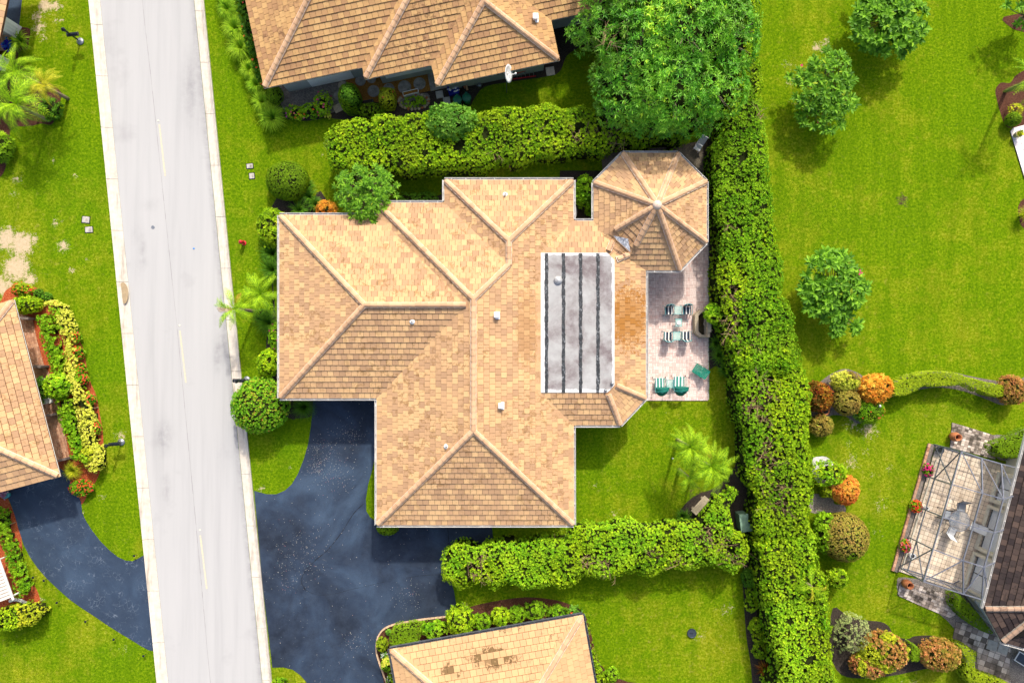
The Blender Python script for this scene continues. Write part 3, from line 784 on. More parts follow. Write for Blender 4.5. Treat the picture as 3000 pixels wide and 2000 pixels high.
M['dead_leaf'] = leafmat('dead_leaf', [(0, (0.25, 0.10, 0.03)), (0.6, (0.40, 0.20, 0.06)), (1, (0.50, 0.34, 0.12))], patch=0, gain=1.0)
litter([(2250, -50), (2700, -50), (2700, 1150), (2330, 1150)], 130, [(2400, 320, 60), (2380, 180, 60), (2500, 130, 50), (2370, 930, 34), (2420, 960, 40)], 'fallen_leaves', 'brown fallen leaves lying on the lawn below the frangipani trees', None, 1.1, 'dead_leaf')
# ------------------------------------------------------------------ paving
def clip_rect(poly, x0, x1, y0, y1):
    def cut(P, f_in, f_int):
        out = []
        n = len(P)
        for i in range(n):
            a, b = P[i], P[(i + 1) % n]
            ia, ib = f_in(a), f_in(b)
            if ia: out.append(a)
            if ia != ib: out.append(f_int(a, b))
        return out
    def ix(xc): return lambda a, b: (xc, a[1] + (b[1] - a[1]) * (xc - a[0]) / (b[0] - a[0]))
    def iy(yc): return lambda a, b: (a[0] + (b[0] - a[0]) * (yc - a[1]) / (b[1] - a[1]), yc)
    P = poly
    for fin, fint in ((lambda p: p[0] >= x0, ix(x0)), (lambda p: p[0] <= x1, ix(x1)), (lambda p: p[1] >= y0, iy(y0)), (lambda p: p[1] <= y1, iy(y1))):
        if len(P) < 3: return []
        P = cut(P, fin, fint)
    out = []
    for p in P:
        if not out or (abs(p[0] - out[-1][0]) + abs(p[1] - out[-1][1])) > 1e-4: out.append(p)
    if len(out) > 2 and (abs(out[0][0] - out[-1][0]) + abs(out[0][1] - out[-1][1])) < 1e-4: out.pop()
    if len(out) < 3: return []
    A = sum(out[i][0] * out[(i + 1) % len(out)][1] - out[(i + 1) % len(out)][0] * out[i][1] for i in range(len(out))) / 2
    if abs(A) < 0.002: return []
    return out if A > 0 else out[::-1]

def paving(root, poly_px, ang, tw, th, gap, z0, z1, mat_o, mat_j, pname, stuffname, weave=False, maxn=300, jitter=0.003, centre=(1500, 1000), skip=0.0):
    poly = [W2(*p) for p in poly_px]
    ca, sa = math.cos(ang), math.sin(ang)
    o = Vector(poly[0])
    loc = [((p[0] - o.x) * ca + (p[1] - o.y) * sa, -(p[0] - o.x) * sa + (p[1] - o.y) * ca) for p in poly]
    xs = [p[0] for p in loc]; ys = [p[1] for p in loc]
    full = []; part = []
    arr = np.array(loc)
    def cell(x0, x1, y0, y1, rot):
        c = clip_rect(loc, x0, x1, y0, y1)
        if not c: return
        area = abs(sum(c[i][0] * c[(i + 1) % len(c)][1] - c[(i + 1) % len(c)][0] * c[i][1] for i in range(len(c))) / 2)
        if random.random() < skip: return
        if area > 0.98 * (x1 - x0) * (y1 - y0): full.append(((x0 + x1) / 2, (y0 + y1) / 2, rot))
        else: part.append(c)
    if weave:
        L = tw
        nx = int((max(xs) - min(xs)) / L) + 2; ny = int((max(ys) - min(ys)) / L) + 2
        for i in range(nx):
            for j in range(ny):
                x = min(xs) + i * L; y = min(ys) + j * L
                for k in range(2):
                    if (i + j) % 2: cell(x, x + L, y + k * L / 2, y + (k + 1) * L / 2, 0)
                    else: cell(x + k * L / 2, x + (k + 1) * L / 2, y, y + L, 1)
    else:
        nx = int((max(xs) - min(xs)) / tw) + 2; ny = int((max(ys) - min(ys)) / th) + 2
        for j in range(ny):
            for i in range(nx):
                x = min(xs) + i * tw; y = min(ys) + j * th
                cell(x, x + tw, y, y + th, 0)
    R = Matrix.Rotation(ang, 4, 'Z')
    hw, hh = tw / 2 - gap, (th / 2 if not weave else tw / 4) - gap
    mb = MB(); b = 0.006
    vs = [(-hw, -hh, z0), (hw, -hh, z0), (hw, hh, z0), (-hw, hh, z0), (-hw, -hh, z1 - b), (hw, -hh, z1 - b), (hw, hh, z1 - b), (-hw, hh, z1 - b),
          (-hw + b, -hh + b, z1), (hw - b, -hh + b, z1), (hw - b, hh - b, z1), (-hw + b, hh - b, z1)]
    fs = [(8, 9, 10, 11)] + [(i, (i + 1) % 4, 4 + (i + 1) % 4, 4 + i) for i in range(4)] + [(4 + i, 4 + (i + 1) % 4, 8 + (i + 1) % 4, 8 + i) for i in range(4)]
    me = bpy.data.meshes.new(pname); me.from_pydata(vs, [], fs); me.materials.append(mat_o); me.update()
    def wpos(u, v): return Vector((o.x + u * ca - v * sa, o.y + u * sa + v * ca, 0))
    cw = W(*centre)
    full.sort(key=lambda q: (wpos(q[0], q[1]) - cw).length)
    for (u, v, rot) in full[:maxn]:
        Mx = Matrix.Translation(wpos(u, v) + Vector((0, 0, random.uniform(-jitter, jitter)))) @ R @ Matrix.Rotation(PI / 2 if rot else 0, 4, 'Z') @ Matrix.Rotation(random.uniform(-0.006, 0.006), 4, 'X')
        inst(pname, me, root, Mx)
    mj = MB()
    for (u, v, rot) in full[maxn:]:
        T = Matrix.Translation(wpos(u, v) + Vector((0, 0, random.uniform(-jitter, jitter)))) @ R @ Matrix.Rotation(PI / 2 if rot else 0, 4, 'Z')
        mj.add([T @ Vector(q) for q in vs], fs)
    for c in part:
        cx = sum(p[0] for p in c) / len(c); cy = sum(p[1] for p in c) / len(c)
        q = []
        for p in c:
            dx, dy = p[0] - cx, p[1] - cy; d = max(math.hypot(dx, dy), 1e-6); k = max(0, (d - gap * 1.3) / d)
            w = wpos(cx + dx * k, cy + dy * k); q.append((w.x, w.y))
        mj.prism(q, z0, z1 + random.uniform(-jitter, jitter), bottom=False)
    if mj.v: mj.build(stuffname, mat_j, root, kind='stuff')

# ------------------------------------------------------------------ tiled roofs
HE = 2.75                        # height of the eaves
KE = (1 - HE / H) / S            # metres per photo pixel at that height
PITCH = 0.34
def E3(x, y, run=0.0, pitch=PITCH, he=HE):
    k = (1 - he / H) / S
    return Vector(((x - 1500) * k, (1000 - y) * k, he + pitch * run * k))

def newell(P):
    n = Vector((0, 0, 0))
    for i in range(len(P)):
        a, b = P[i], P[(i + 1) % len(P)]
        n += Vector(((a.y - b.y) * (a.z + b.z), (a.z - b.z) * (a.x + b.x), (a.x - b.x) * (a.y + b.y)))
    n.normalize()
    return n if n.z > 0 else -n

TW, TE, TG = 0.335, 0.335, 0.009    # tile width, exposure, joint
def tile_verts(w, e):
    lo, hi = 0.052, 0.012
    hw = w / 2 - TG
    g = 0.020
    return ([(-hw, g, 0), (hw, g, 0), (hw, e, 0), (-hw, e, 0), (-hw, g, lo), (hw, g, lo), (hw, e, hi), (-hw, e, hi)],
            [(4, 5, 6, 7), (0, 1, 5, 4), (1, 2, 6, 5), (3, 0, 4, 7)])

def plane_z(face, n, x, y):
    p = face[0]
    return p.z - (n.x * (x - p.x) + n.y * (y - p.y)) / n.z

def roof(root, faces, ridges, mat_key, capmat, feltmat, tw=TW, te=TE, maxn=300, visible=None, rowshift=0.0):
    """faces: planar outlines in world space; ridges: (low end, high end) lines"""
    felt = MB()
    normals = []
    for P in faces:
        n = newell(P); normals.append(n)
        A = sum(P[i].x * P[(i + 1) % len(P)].y - P[(i + 1) % len(P)].x * P[i].y for i in range(len(P)))
        Q = P if A > 0 else P[::-1]
        felt.add([p for p in Q], [tuple(range(len(Q)))])
        felt.add([p - Vector((0, 0, 0.10)) for p in Q], [tuple(range(len(Q) - 1, -1, -1))])
    rf = felt.build('roof', feltmat, root)
    arrs = [np.array([(p.x, p.y) for p in P]) for P in faces]
    vs0, fs0 = tile_verts(tw, te)
    me = bpy.data.meshes.new('roof_tile'); me.from_pydata(vs0, [], fs0); me.materials.append(M[mat_key]); me.update()
    full = []; joined = MB()
    for fi, (P, n) in enumerate(zip(faces, normals)):
        up = Vector((-n.x, -n.y, 0)).normalized()
        across = Vector((up.y, -up.x, 0))
        upv = n.cross(across).normalized()
        if upv.z < 0: upv = -upv
        zmin = min(p.z for p in P); lowp = min(P, key=lambda p: p.z)
        loc = [((p - lowp).dot(across), (p - lowp).dot(upv)) for p in P]
        # anchor u in world so neighbouring pieces of a plane line up
        u0 = lowp.dot(across)
        umin = min(p[0] for p in loc); umax = max(p[0] for p in loc); vmax = max(p[1] for p in loc)
        nr = int(vmax / te) + 1
        T = Matrix((across, upv, n)).transposed().to_4x4(); T.translation = lowp
        for r_ in range(nr):
            v = r_ * te
            sh = (r_ % 2) * 0.5 * tw + (random.uniform(-0.06, 0.06) * tw)
            k0 = math.floor((umin + u0 - sh) / tw) - 1; k1 = math.ceil((umax + u0 - sh) / tw) + 1
            for k in range(k0, k1):
                a = k * tw + sh - u0; b_ = a + tw
                if b_ < umin or a > umax: continue
                cxy = T @ Vector(((a + b_) / 2, v + te / 2, 0))
                if visible and not visible(cxy): continue
                c = clip_rect(loc, a, b_, v, v + te)
                if not c: continue
                # below another slope: not there
                hid = False
                for fj in range(len(faces)):
                    if fj == fi: continue
                    zz = plane_z(faces[fj], normals[fj], cxy.x, cxy.y)
                    if zz > cxy.z + 0.16 and in_poly([(cxy.x, cxy.y)], arrs[fj])[0]: hid = True; break
                if hid: continue
                area = abs(sum(c[i][0] * c[(i + 1) % len(c)][1] - c[(i + 1) % len(c)][0] * c[i][1] for i in range(len(c))) / 2)
                if area > 0.985 * tw * te:
                    full.append((T @ Vector(((a + b_) / 2, v, 0)), T, cxy))
                else:
                    m = len(c)
                    f2 = lambda p: 0.052 - 0.040 * (p[1] - v) / te
                    cx = sum(p[0] for p in c) / m; cy = sum(p[1] for p in c) / m
                    c2 = [(cx + (p[0] - cx) * 0.985, p[1]) for p in c]
                    joined.add([T @ Vector((p[0], p[1], 0)) for p in c2] + [T @ Vector((p[0], p[1], f2(p))) for p in c2],
                               [tuple(range(m, 2 * m))] + [(i, (i + 1) % m, m + (i + 1) % m, m + i) for i in range(m)])
    full.sort(key=lambda q: (q[2].x ** 2 + q[2].y ** 2) + (0 if abs(q[2].x) < 30.5 and abs(q[2].y) < 20.2 else 1e4))
    for q in full[:maxn]:
        Mx = q[1].copy(); Mx.translation = q[0] + Vector((0, 0, random.uniform(-0.003, 0.004)))
        inst('roof_tile', me, rf, Mx @ Matrix.Rotation(random.uniform(-0.006, 0.006), 4, 'Z'))
    for q in full[maxn:]:
        Mx = q[1].copy(); Mx.translation = q[0] + Vector((0, 0, random.uniform(-0.003, 0.004)))
        joined.add([Mx @ Vector(p) for p in vs0], fs0)
    if joined.v: joined.build('roof_tile', M[mat_key + '_j'], rf, kind='stuff')
    # ridge and hip caps
    cw, ch, cl = 0.145, 0.085, 0.36
    prof = [(-cw, -0.03), (-cw * 0.8, 0.035), (-cw * 0.35, ch), (cw * 0.35, ch), (cw * 0.8, 0.035), (cw, -0.03)]
    cvs = [(0, y * 1.06, z + 0.022) for y, z in prof] + [(cl, y * 0.94, z) for y, z in prof]
    nf = len(prof)
    cfs = [(i, nf + i, nf + i + 1, i + 1) for i in range(nf - 1)] + [tuple(range(nf)), tuple(range(2 * nf - 1, nf - 1, -1))]
    cm = bpy.data.meshes.new('ridge_tile'); cm.from_pydata(cvs, [], cfs); cm.materials.append(capmat); cm.update()
    mort = MB()
    for (a, b_) in ridges:
        d = b_ - a; L = d.length; x = d / L
        side = Vector((0, 0, 1)).cross(x).normalized(); z = x.cross(side)
        T = Matrix((x, side, z)).transposed().to_4x4()
        mort.bar(a + z * 0.035, b_ + z * 0.035, 0.32, 0.10)
        nn = max(1, round(L / 0.345)); st = L / nn
        for i in range(nn):
            p = a + x * (st * i) + z * 0.085
            if visible and not visible(p): continue
            Mx = T.copy(); Mx.translation = p
            inst('ridge_tile', cm, rf, Mx @ Matrix.Rotation(random.uniform(-0.02, 0.02), 4, 'Z'))
    if mort.v: mort.build('mortar', M['mortar'] if capmat != M['cap_dark'] else M['concrete_d'], rf)
    return rf

def gutter(root, line, out, mat, he=HE, w=0.11):
    """a run of gutter from a to b; out = unit vector away from the house"""
    a, b_ = line; n = Vector(out)
    mb = MB()
    for off, ww, z0, z1 in ((0.012, 0.022, -0.10, 0.03), (w, 0.022, -0.10, 0.045)):
        p = a + n * off; q = b_ + n * off
        mb.bar(p + Vector((0, 0, (z0 + z1) / 2)), q + Vector((0, 0, (z0 + z1) / 2)), ww, z1 - z0)
    mb.bar(a + n * (w / 2) + Vector((0, 0, -0.10)), b_ + n * (w / 2) + Vector((0, 0, -0.10)), w, 0.015)
    L = (b_ - a).length; k = max(1, int(L / 0.75)); d = (b_ - a) / L
    for i in range(k):
        c = a + d * (L * (i + 0.5) / k) + n * (w / 2) + Vector((0, 0, 0.03))
        mb.bar(c - n * (w / 2), c + n * (w / 2), 0.04, 0.012)
    return mb.build('gutter', mat, root)

def outline_walls(root, pts, inset, mat, top=HE - 0.05, soffit=True, name='wall'):
    """pts: eave outline (world); walls stand inset metres inside it"""
    P = [Vector((p.x, p.y)) for p in pts]
    A = sum(P[i].x * P[(i + 1) % len(P)].y - P[(i + 1) % len(P)].x * P[i].y for i in range(len(P)))
    if A < 0: P = P[::-1]
    n = len(P); Q = []
    for i in range(n):
        a, b_, c = P[i - 1], P[i], P[(i + 1) % n]
        d1 = (b_ - a).normalized(); d2 = (c - b_).normalized()
        n1 = Vector((-d1.y, d1.x)); n2 = Vector((-d2.y, d2.x))
        m = (n1 + n2); den = 1 + n1.dot(n2)
        Q.append(b_ + m * (inset / den) if den > 0.2 else b_ + n1 * inset)
    mb = MB(); mb.prism([(q.x, q.y) for q in Q], -0.05, top)
    w = mb.build(name, mat, root)
    if soffit:
        s = MB(); s.prism([(p.x, p.y) for p in P], top + 0.001, top + 0.03)
        s.build('soffit', M['white'], root)
    return Q

def fascia_gutters(root, pts, mat, skip=(), ):
    n = len(pts)
    A = sum(pts[i].x * pts[(i + 1) % n].y - pts[(i + 1) % n].x * pts[i].y for i in range(n))
    for i in range(n):
        if i in skip: continue
        a, b_ = pts[i], pts[(i + 1) % n]
        d = (b_ - a).normalized()
        o = Vector((d.y, -d.x, 0)) if A > 0 else Vector((-d.y, d.x, 0))
        gutter(root, (a.copy(), b_.copy()), o, mat)

# ------------------------------------------------------------------ main house
EO = [(1104, 594), (1302, 594), (1302, 527), (1680, 527), (1680, 647), (1739, 647), (1739, 535), (1824, 449), (1986, 449), (2069, 532), (2069, 710), (1991, 792), (1892, 792), (1892, 1166), (1817, 1245), (1680, 1245), (1681, 1537), (1104, 1537), (1104, 1166), (819, 1166), (819, 630), (1104, 630)]
main = thing('house', 'large central house with tan hip roofs, an octagonal roof and a grey flat roof', 'house', W(1400, 1000))
F = lambda *pts: [E3(*p) for p in pts]
R98 = 98.0; DZ = R98
faces = [
    F((819, 630, 0), (1087, 898, 268), (819, 1166, 0)),
    F((819, 1166, 0), (1104, 1166, 0), (1372, 898, 268), (1087, 898, 268)),
    F((819, 630, 0), (1087, 898, 268), (1372, 898, 268), (1104, 630, 0)),
    F((1104, 594, 0), (1104, 630, 0), (1372, 898, 268), (1104, 1166, 0), (1104, 1537, 0), (1392.5, 1248.5, 288.5), (1392.5, 882.5, 288.5)),
    F((1104, 1537, 0), (1681, 1537, 0), (1392.5, 1248.5, 288.5)),
    F((1104, 594, 0), (1392.5, 882.5, 288.5), (1491, 783, 189), (1302, 594, 0)),
    F((1302, 527, 0), (1302, 594, 0), (1491, 783, 189), (1491, 716, 189)),
    F((1302, 527, 0), (1491, 716, 189), (1680, 527, 0)),
    F((1680, 527, 0), (1491, 716, 189), (1491, 783, 189), (1392.5, 882.5, 288.5), (1392.5, 1248.5, 288.5), (1681, 1537, 0), (1680, 1245, 0), (1582, 1147, 98), (1582, 745, 98), (1680, 647, 0)),
    F((1680, 647, 0), (1582, 745, 98), (1776, 745, 98), (1817, 647, 0)),
    F((1892, 726, 0), (1794, 767, 98), (1794, 1125, 98), (1892, 1166, 0)),
    F((1817, 647, 0), (1776, 745, 98), (1794, 767, 98), (1892, 726, 0)),
    F((1892, 1166, 0), (1794, 1125, 98), (1776, 1147, 98), (1817, 1245, 0)),
    F((1680, 1245, 0), (1817, 1245, 0), (1776, 1147, 98), (1582, 1147, 98)),
]
# octagon
OV = [(1739, 535), (1824, 449), (1986, 449), (2069, 532), (2069, 710), (1991, 792), (1824, 792), (1739, 710)]
apex = E3(1904, 620.5); apex.z = HE + 1.95
for i in range(8):
    faces.append([E3(*OV[i]), E3(*OV[(i + 1) % 8]), apex.copy()])
def rl(a, b_): return (E3(*a), E3(*b_))
ridges = [rl((824, 635, 5), (1087, 898, 268)), rl((824, 1161, 5), (1087, 898, 268)), rl((1372, 898, 268), (1087, 898, 268)),
          rl((1109, 599, 5), (1392.5, 882.5, 288.5)), rl((1109, 1532, 5), (1392.5, 1248.5, 288.5)), rl((1676, 1532, 5), (1392.5, 1248.5, 288.5)),
          rl((1392.5, 1248.5, 288.5), (1392.5, 882.5, 288.5)), rl((1491, 783, 189), (1392.5, 882.5, 288.5)), rl((1491, 783, 189), (1491, 716, 189)),
          rl((1307, 532, 5), (1491, 716, 189)), rl((1675, 532, 5), (1491, 716, 189)),
          rl((1889, 1165, 2), (1800, 1127, 92)), rl((1816, 1241, 3), (1778, 1152, 94)), rl((1838, 749, 54), (1800, 765, 92)), rl((1790, 711, 64), (1778, 738, 92))]
for i, f in ((0, 0), (1, 0), (2, 0), (3, 0), (4, 0), (5, 0), (6, 0.40), (7, 0.36)):
    a = E3(*OV[i]); a = a.lerp(apex, max(f, 0.02))
    ridges.append((a, a.lerp(apex, 1.0) - (apex - a).normalized() * 0.12))
main_roof = roof(main, faces, ridges, 'tan', M['cap'], M['felt'])
mb = MB(); mb.lathe(apex + Vector((0, 0, 0.02)), [(0.27, 0), (0.25, 0.08), (0.14, 0.17), (0.0, 0.20)], 10)
mb.build('roof_finial', M['mortar'], main, smooth=True)
outl = [E3(*p) for p in EO]
outline_walls(main, outl, 0.6, M['stucco'])
fascia_gutters(main, outl, M['gutter'], skip=(21,))
# flat roof membrane
def flat_roof_mat():
    m, t, b = new_mat('roof_membrane')
    p = posn(t)
    n = noisen(t, 0.42, 5, 0.62, p, 0.5); n2 = noisen(t, 2.4, 5, 0.7, p)
    c = rampn(t, n, [(0.34, (0.15, 0.12, 0.125)), (0.43, (0.25, 0.235, 0.235)), (0.52, (0.32, 0.32, 0.32)), (0.66, (0.38, 0.385, 0.39))])
    c = mixc(t, rampn(t, n2, [(0.42, 0.0), (0.72, 0.4)]), c, (0.50, 0.50, 0.51))
    e = attrn(t, 'edge')
    em = mathn(t, 'ADD', e, mathn(t, 'MULTIPLY', mathn(t, 'SUBTRACT', noisen(t, 2.2, 5, 0.7, p), 0.5), 0.9))
    c = mixc(t, rampn(t, em, [(0.50, 0.0), (0.64, 0.85)]), c, (0.68, 0.69, 0.70))
    t.links.new(c, b.inputs['Base Color']); b.inputs['Roughness'].default_value = 0.6
    bumpn(t, b, noisen(t, 8, 4, 0.6, p), 0.3, 0.02)
    return m
M['membrane'] = flat_roof_mat()
hd = E3(0, 0, 98).z
x0, x1, y0, y1 = 1582, 1795, 745, 1147
nx, ny = 40, 70
V = []; Fq = []; edge = []
zt = hd + 0.045
for j in range(ny + 1):
    for i in range(nx + 1):
        x = x0 + (x1 - x0) * i / nx; y = y0 + (y1 - y0) * j / ny
        # chamfered corners on the right
        dx = x1 - x
        ytop = y0 + max(0, 20 - dx) * 1.05; ybot = y1 - max(0, 20 - dx) * 1.05
        y = min(max(y, ytop), ybot)
        p = E3(x, y); V.append((p.x, p.y, zt)); 
        dl = (x - x0) / 34; dr = (x1 - x) / 16; dt = (y - y0) / 18; db = (y1 - y) / 22
        edge.append(max(0, 1 - min(dl, dr, dt, db)))
for j in range(ny):
    for i in range(nx):
        a = j * (nx + 1) + i; Fq.append((a + nx + 1, a + nx + 2, a + 1, a))
fr = np_mesh('flat_roof', V, Fq, np.zeros(len(Fq)), M['membrane'], main)
at = fr.data.attributes.new('edge', 'FLOAT', 'POINT'); at.data.foreach_set('value', np.array(edge, np.float32))
M['tar'] = None
m, t, b = new_mat('tar_seam')
n = noisen(t, 7.0, 6, 0.85, posn(t, (1, 0.6, 1)))
t.links.new(rampn(t, n, [(0.42, (0.010, 0.012, 0.016)), (0.56, (0.04, 0.047, 0.055)), (0.66, (0.35, 0.37, 0.40))]), b.inputs['Base Color'])
b.inputs['Roughness'].default_value = 0.6; bumpn(t, b, n, 0.8, 0.03); M['tar'] = m
KD = (1 - 0 / H) / S
def D3(x, y, z=zt):      # seen position on the flat roof deck
    return W(x, y, z)
for xs in (1601, 1651, 1701, 1752):
    top, bot = [], []
    ya, yb = 742, 1150
    k = 70
    for i in range(k + 1):
        y = ya + (yb - ya) * i / k
        wv = 5.0 + 1.0 * random.uniform(-1, 1)
        cx = xs + 0.5 * math.sin(i * 0.35 + xs)
        top.append((cx - wv, y)); bot.append((cx + wv, y))
    mb = MB()
    for i in range(k):
        q = [D3(*top[i], zt + 0.012), D3(*top[i + 1], zt + 0.012), D3(*bot[i + 1], zt + 0.012), D3(*bot[i], zt + 0.012)]
        mb.add(q, [(0, 1, 2, 3)])
    mb.build('tar_seam', M['tar'], fr)
mb = MB()
mb.lathe(D3(1635, 821, zt), [(0.24, 0.0), (0.24, 0.06), (0.18, 0.13), (0.08, 0.18), (0.0, 0.19)], 16)
mb.build('dome_vent', simple('dull_dome', (0.40, 0.41, 0.42), 0.5, 0.2, var=0.3), fr, smooth=True)
for (x, y) in ((1793, 1123), (1774, 1143)):
    mb = MB(); mb.lathe(D3(x, y, zt), [(0.09, 0), (0.09, 0.10), (0.05, 0.16), (0, 0.17)], 10); mb.build('drain_cap', M['steel'], fr, smooth=True)
# flashing patch between octagon and flat roof
mb = MB()
q = [W(1798, 691, 3.78), W(1840, 699, 3.86), W(1847, 738, 3.78), W(1828, 722, 3.72), W(1808, 704, 3.72)]
mb.add(q, [tuple(range(len(q)))])
m, t, b = new_mat('painted_flashing')
n = noisen(t, 6.0, 6, 0.8, posn(t))
t.links.new(rampn(t, n, [(0.42, (0.16, 0.17, 0.20)), (0.52, (0.42, 0.44, 0.48)), (0.6, (0.62, 0.64, 0.68))]), b.inputs['Base Color']); M['flash'] = m
mb.build('flashing', M['flash'], main)

def roof_z(faces_, x, y):
    best = None
    for P in faces_:
        if in_poly([(x, y)], [(p.x, p.y) for p in P])[0]:
            z = plane_z(P, newell(P), x, y)
            best = z if best is None else max(best, z)
    return best if best is not None else HE
def on_roof(px, py, faces_):
    p = W(px, py, 3.5)
    for _ in range(4):
        z = roof_z(faces_, p.x, p.y); p = W(px, py, z)
    return p
def box_vent(root, p, s=1.0, name='roof_vent'):
    mb = MB()
    mb.box(p + Vector((0, 0, 0.03)), (0.36 * s, 0.42 * s, 0.05))
    mb.box(p + Vector((0.01, 0.02, 0.17)), (0.24 * s, 0.27 * s, 0.26))
    mb.prism([(p.x - 0.14 * s, p.y - 0.13 * s), (p.x + 0.16 * s, p.y - 0.13 * s), (p.x + 0.16 * s, p.y + 0.18 * s), (p.x - 0.14 * s, p.y + 0.18 * s)], p.z + 0.30, p.z + 0.335)
    return mb.build(name, M['white_pl'], root, bevel=0.015)
def pipe_vent(root, p):
    mb = MB()
    mb.lathe(p + Vector((0, 0, 0.0)), [(0.16, 0.0), (0.15, 0.05), (0.07, 0.08)], 10)
    mb.lathe(p + Vector((0, 0, 0.05)), [(0.055, 0.0), (0.055, 0.17), (0.04, 0.17), (0.04, 0.05)], 10)
    o = mb.build('vent_pipe', M['white'], root, smooth=True)
    h = MB(); h.lathe(p + Vector((0, 0, 0.19)), [(0.0, 0.0), (0.042, 0.0), (0.042, 0.012), (0.0, 0.012)], 10)
    h.build('pipe_mouth', M['darkhole'], o)
for (x, y) in ((1455, 924), (1468, 1188)): box_vent(main, on_roof(x, y, faces))
for (x, y) in ((1480, 571), (1208, 942), (1308, 1307)): pipe_vent(main, on_roof(x, y, faces))
# openings in the main house walls
def wall_window(root, a, b_, t0, t1, z0, z1, out, glass=None, name='window'):
    """a window set in the wall running a -> b"""
    p = a.lerp(b_, t0); q = a.lerp(b_, t1); n = Vector(out)
    f = MB()
    for (u, v) in (((p, z0), (q, z0)), ((p, z1), (q, z1)), ((p, z0), (p, z1)), ((q, z0), (q, z1)), ((p.lerp(q, .5), z0), (p.lerp(q, .5), z1))):
        f.bar(Vector((u[0].x, u[0].y, u[1])) + n * 0.03, Vector((v[0].x, v[0].y, v[1])) + n * 0.03, 0.07, 0.07)
    o = f.build(name, M['white'], root)
    g = MB()
    a1, a2 = p + n * 0.012, q + n * 0.012
    g.add([(a1.x, a1.y, z0), (a2.x, a2.y, z0), (a2.x, a2.y, z1), (a1.x, a1.y, z1)], [(0, 1, 2, 3)])
    g.build('pane', glass or M['glass'], o)
m, t, b = new_mat('window_glass'); b.inputs['Base Color'].default_value = (0.05, 0.07, 0.08, 1); b.inputs['Roughness'].default_value = 0.08
M['glass'] = m
wi = 0.6
def vE(x, y, ox=0, oy=0): p = E3(x, y); return Vector((p.x + ox, p.y + oy, 0))
wall_window(main, vE(1892, 800, -wi, 0), vE(1892, 1160, -wi, 0), 0.15, 0.75, 0.1, 2.1, (1, 0, 0))
wall_window(main, vE(1681, 1260, -wi, 0), vE(1681, 1520, -wi, 0), 0.3, 0.6, 0.9, 2.0, (1, 0, 0))
wall_window(main, vE(819, 700, wi, 0), vE(819, 1100, wi, 0), 0.3, 0.55, 0.9, 2.0, (-1, 0, 0))
wall_window(main, vE(1150, 1537, 0, wi), vE(1650, 1537, 0, wi), 0.1, 0.5, 0.05, 2.1, (0, -1, 0), M['white'], 'garage_door')

# ------------------------------------------------------------------ top house
ct, st_ = math.cos(math.radians(12)), math.sin(math.radians(12))
def T(s, t_): return (774 + s * ct - t_ * st_, 260 - s * st_ - t_ * ct)
def TF(*pts): return [E3(*T(p[0], p[1]), p[2]) for p in pts]
top = thing('house', 'house at the top with golden tan roof, stepped eaves and round stepping stones below', 'house', E3(*T(450, 150)) * Vector((1, 1, 0)) if False else (E3(*T(450, 150)).x, E3(*T(450, 150)).y, 0))
tf = [
    TF((0, 0, 0), (300, 300, 300), (0, 600, 0)),
    TF((0, 0, 0), (294, 0, 0), (594, 300, 300), (300, 300, 300)),
    TF((294, -36, 0), (294, 0, 0), (594, 300, 300), (630, 300, 336)),
    TF((294, -36, 0), (494, -36, 0), (830, 300, 336), (630, 300, 336)),
    TF((494, -100, 0), (494, -36, 0), (679, 149, 185), (679, 85, 185)),
    TF((494, -100, 0), (679, 85, 185), (864, -100, 0)),
    TF((864, -100, 0), (679, 85, 185), (679, 205, 185), (864, 20, 0)),
    TF((864, 20, 0), (1300, 20, 0), (1300, 300, 280), (584, 300, 280)),
    TF((0, 600, 0), (300, 300, 300), (1300, 300, 300), (1300, 600, 0)),
]
tr = [(TF((5, 5, 5))[0], TF((300, 300, 300))[0]), (TF((299, -31, 5))[0], TF((630, 300, 336))[0]), (TF((499, -95, 5))[0], TF((679, 85, 185))[0]),
      (TF((859, -95, 5))[0], TF((679, 85, 185))[0]), (TF((679, 149, 185))[0], TF((679, 85, 185))[0])]
vis_top = lambda p: p.y < 22.0
roof(top, tf, tr, 'gold', M['cap'], M['felt'], visible=vis_top)
TO = [T(0, 0), T(294, 0), T(294, -36), T(494, -36), T(494, -100), T(864, -100), T(864, 20), T(1300, 20), T(1300, 600), T(0, 600)]
tout = [E3(*p) for p in TO]
Q = outline_walls(top, tout, 0.68, M['stucco_grey'])
dn = Vector((-st_ * -1 * -1, -ct, 0)); south = Vector((-math.sin(math.radians(12)) * -1, -math.cos(math.radians(12)), 0))
box_vent(top, on_roof(1568, 56, tf), 1.05)
def top_wall(name, p0, p1, z0, z1, mat):
    a = W(*p0, (z0 + z1) / 2); b_ = W(*p1, (z0 + z1) / 2)
    mb = MB(); mb.bar(a, b_, 0.05, z1 - z0)
    return mb.build(name, mat, top)
# sliding panels on the south walls, found on the wall line
def tw_pt(s, t_, z): p = E3(*T(s, t_)); return Vector((p.x, p.y, z)) 
for (s0, s1, tt, z0, z1, mat, nm) in ((110, 245, 22.5, 0.1, 2.15, M['white'], 'sliding_door'), (345, 490, -13, 0.7, 2.2, M['white'], 'window'), (620, 700, -77, 0.9, 2.0, M['glass'], 'window')):
    a = tw_pt(s0, tt + 12, (z0 + z1) / 2); b_ = tw_pt(s1, tt + 12, (z0 + z1) / 2)
    mb = MB(); mb.bar(a, b_, 0.08, z1 - z0); mb.build(nm, mat, top, bevel=0.01)

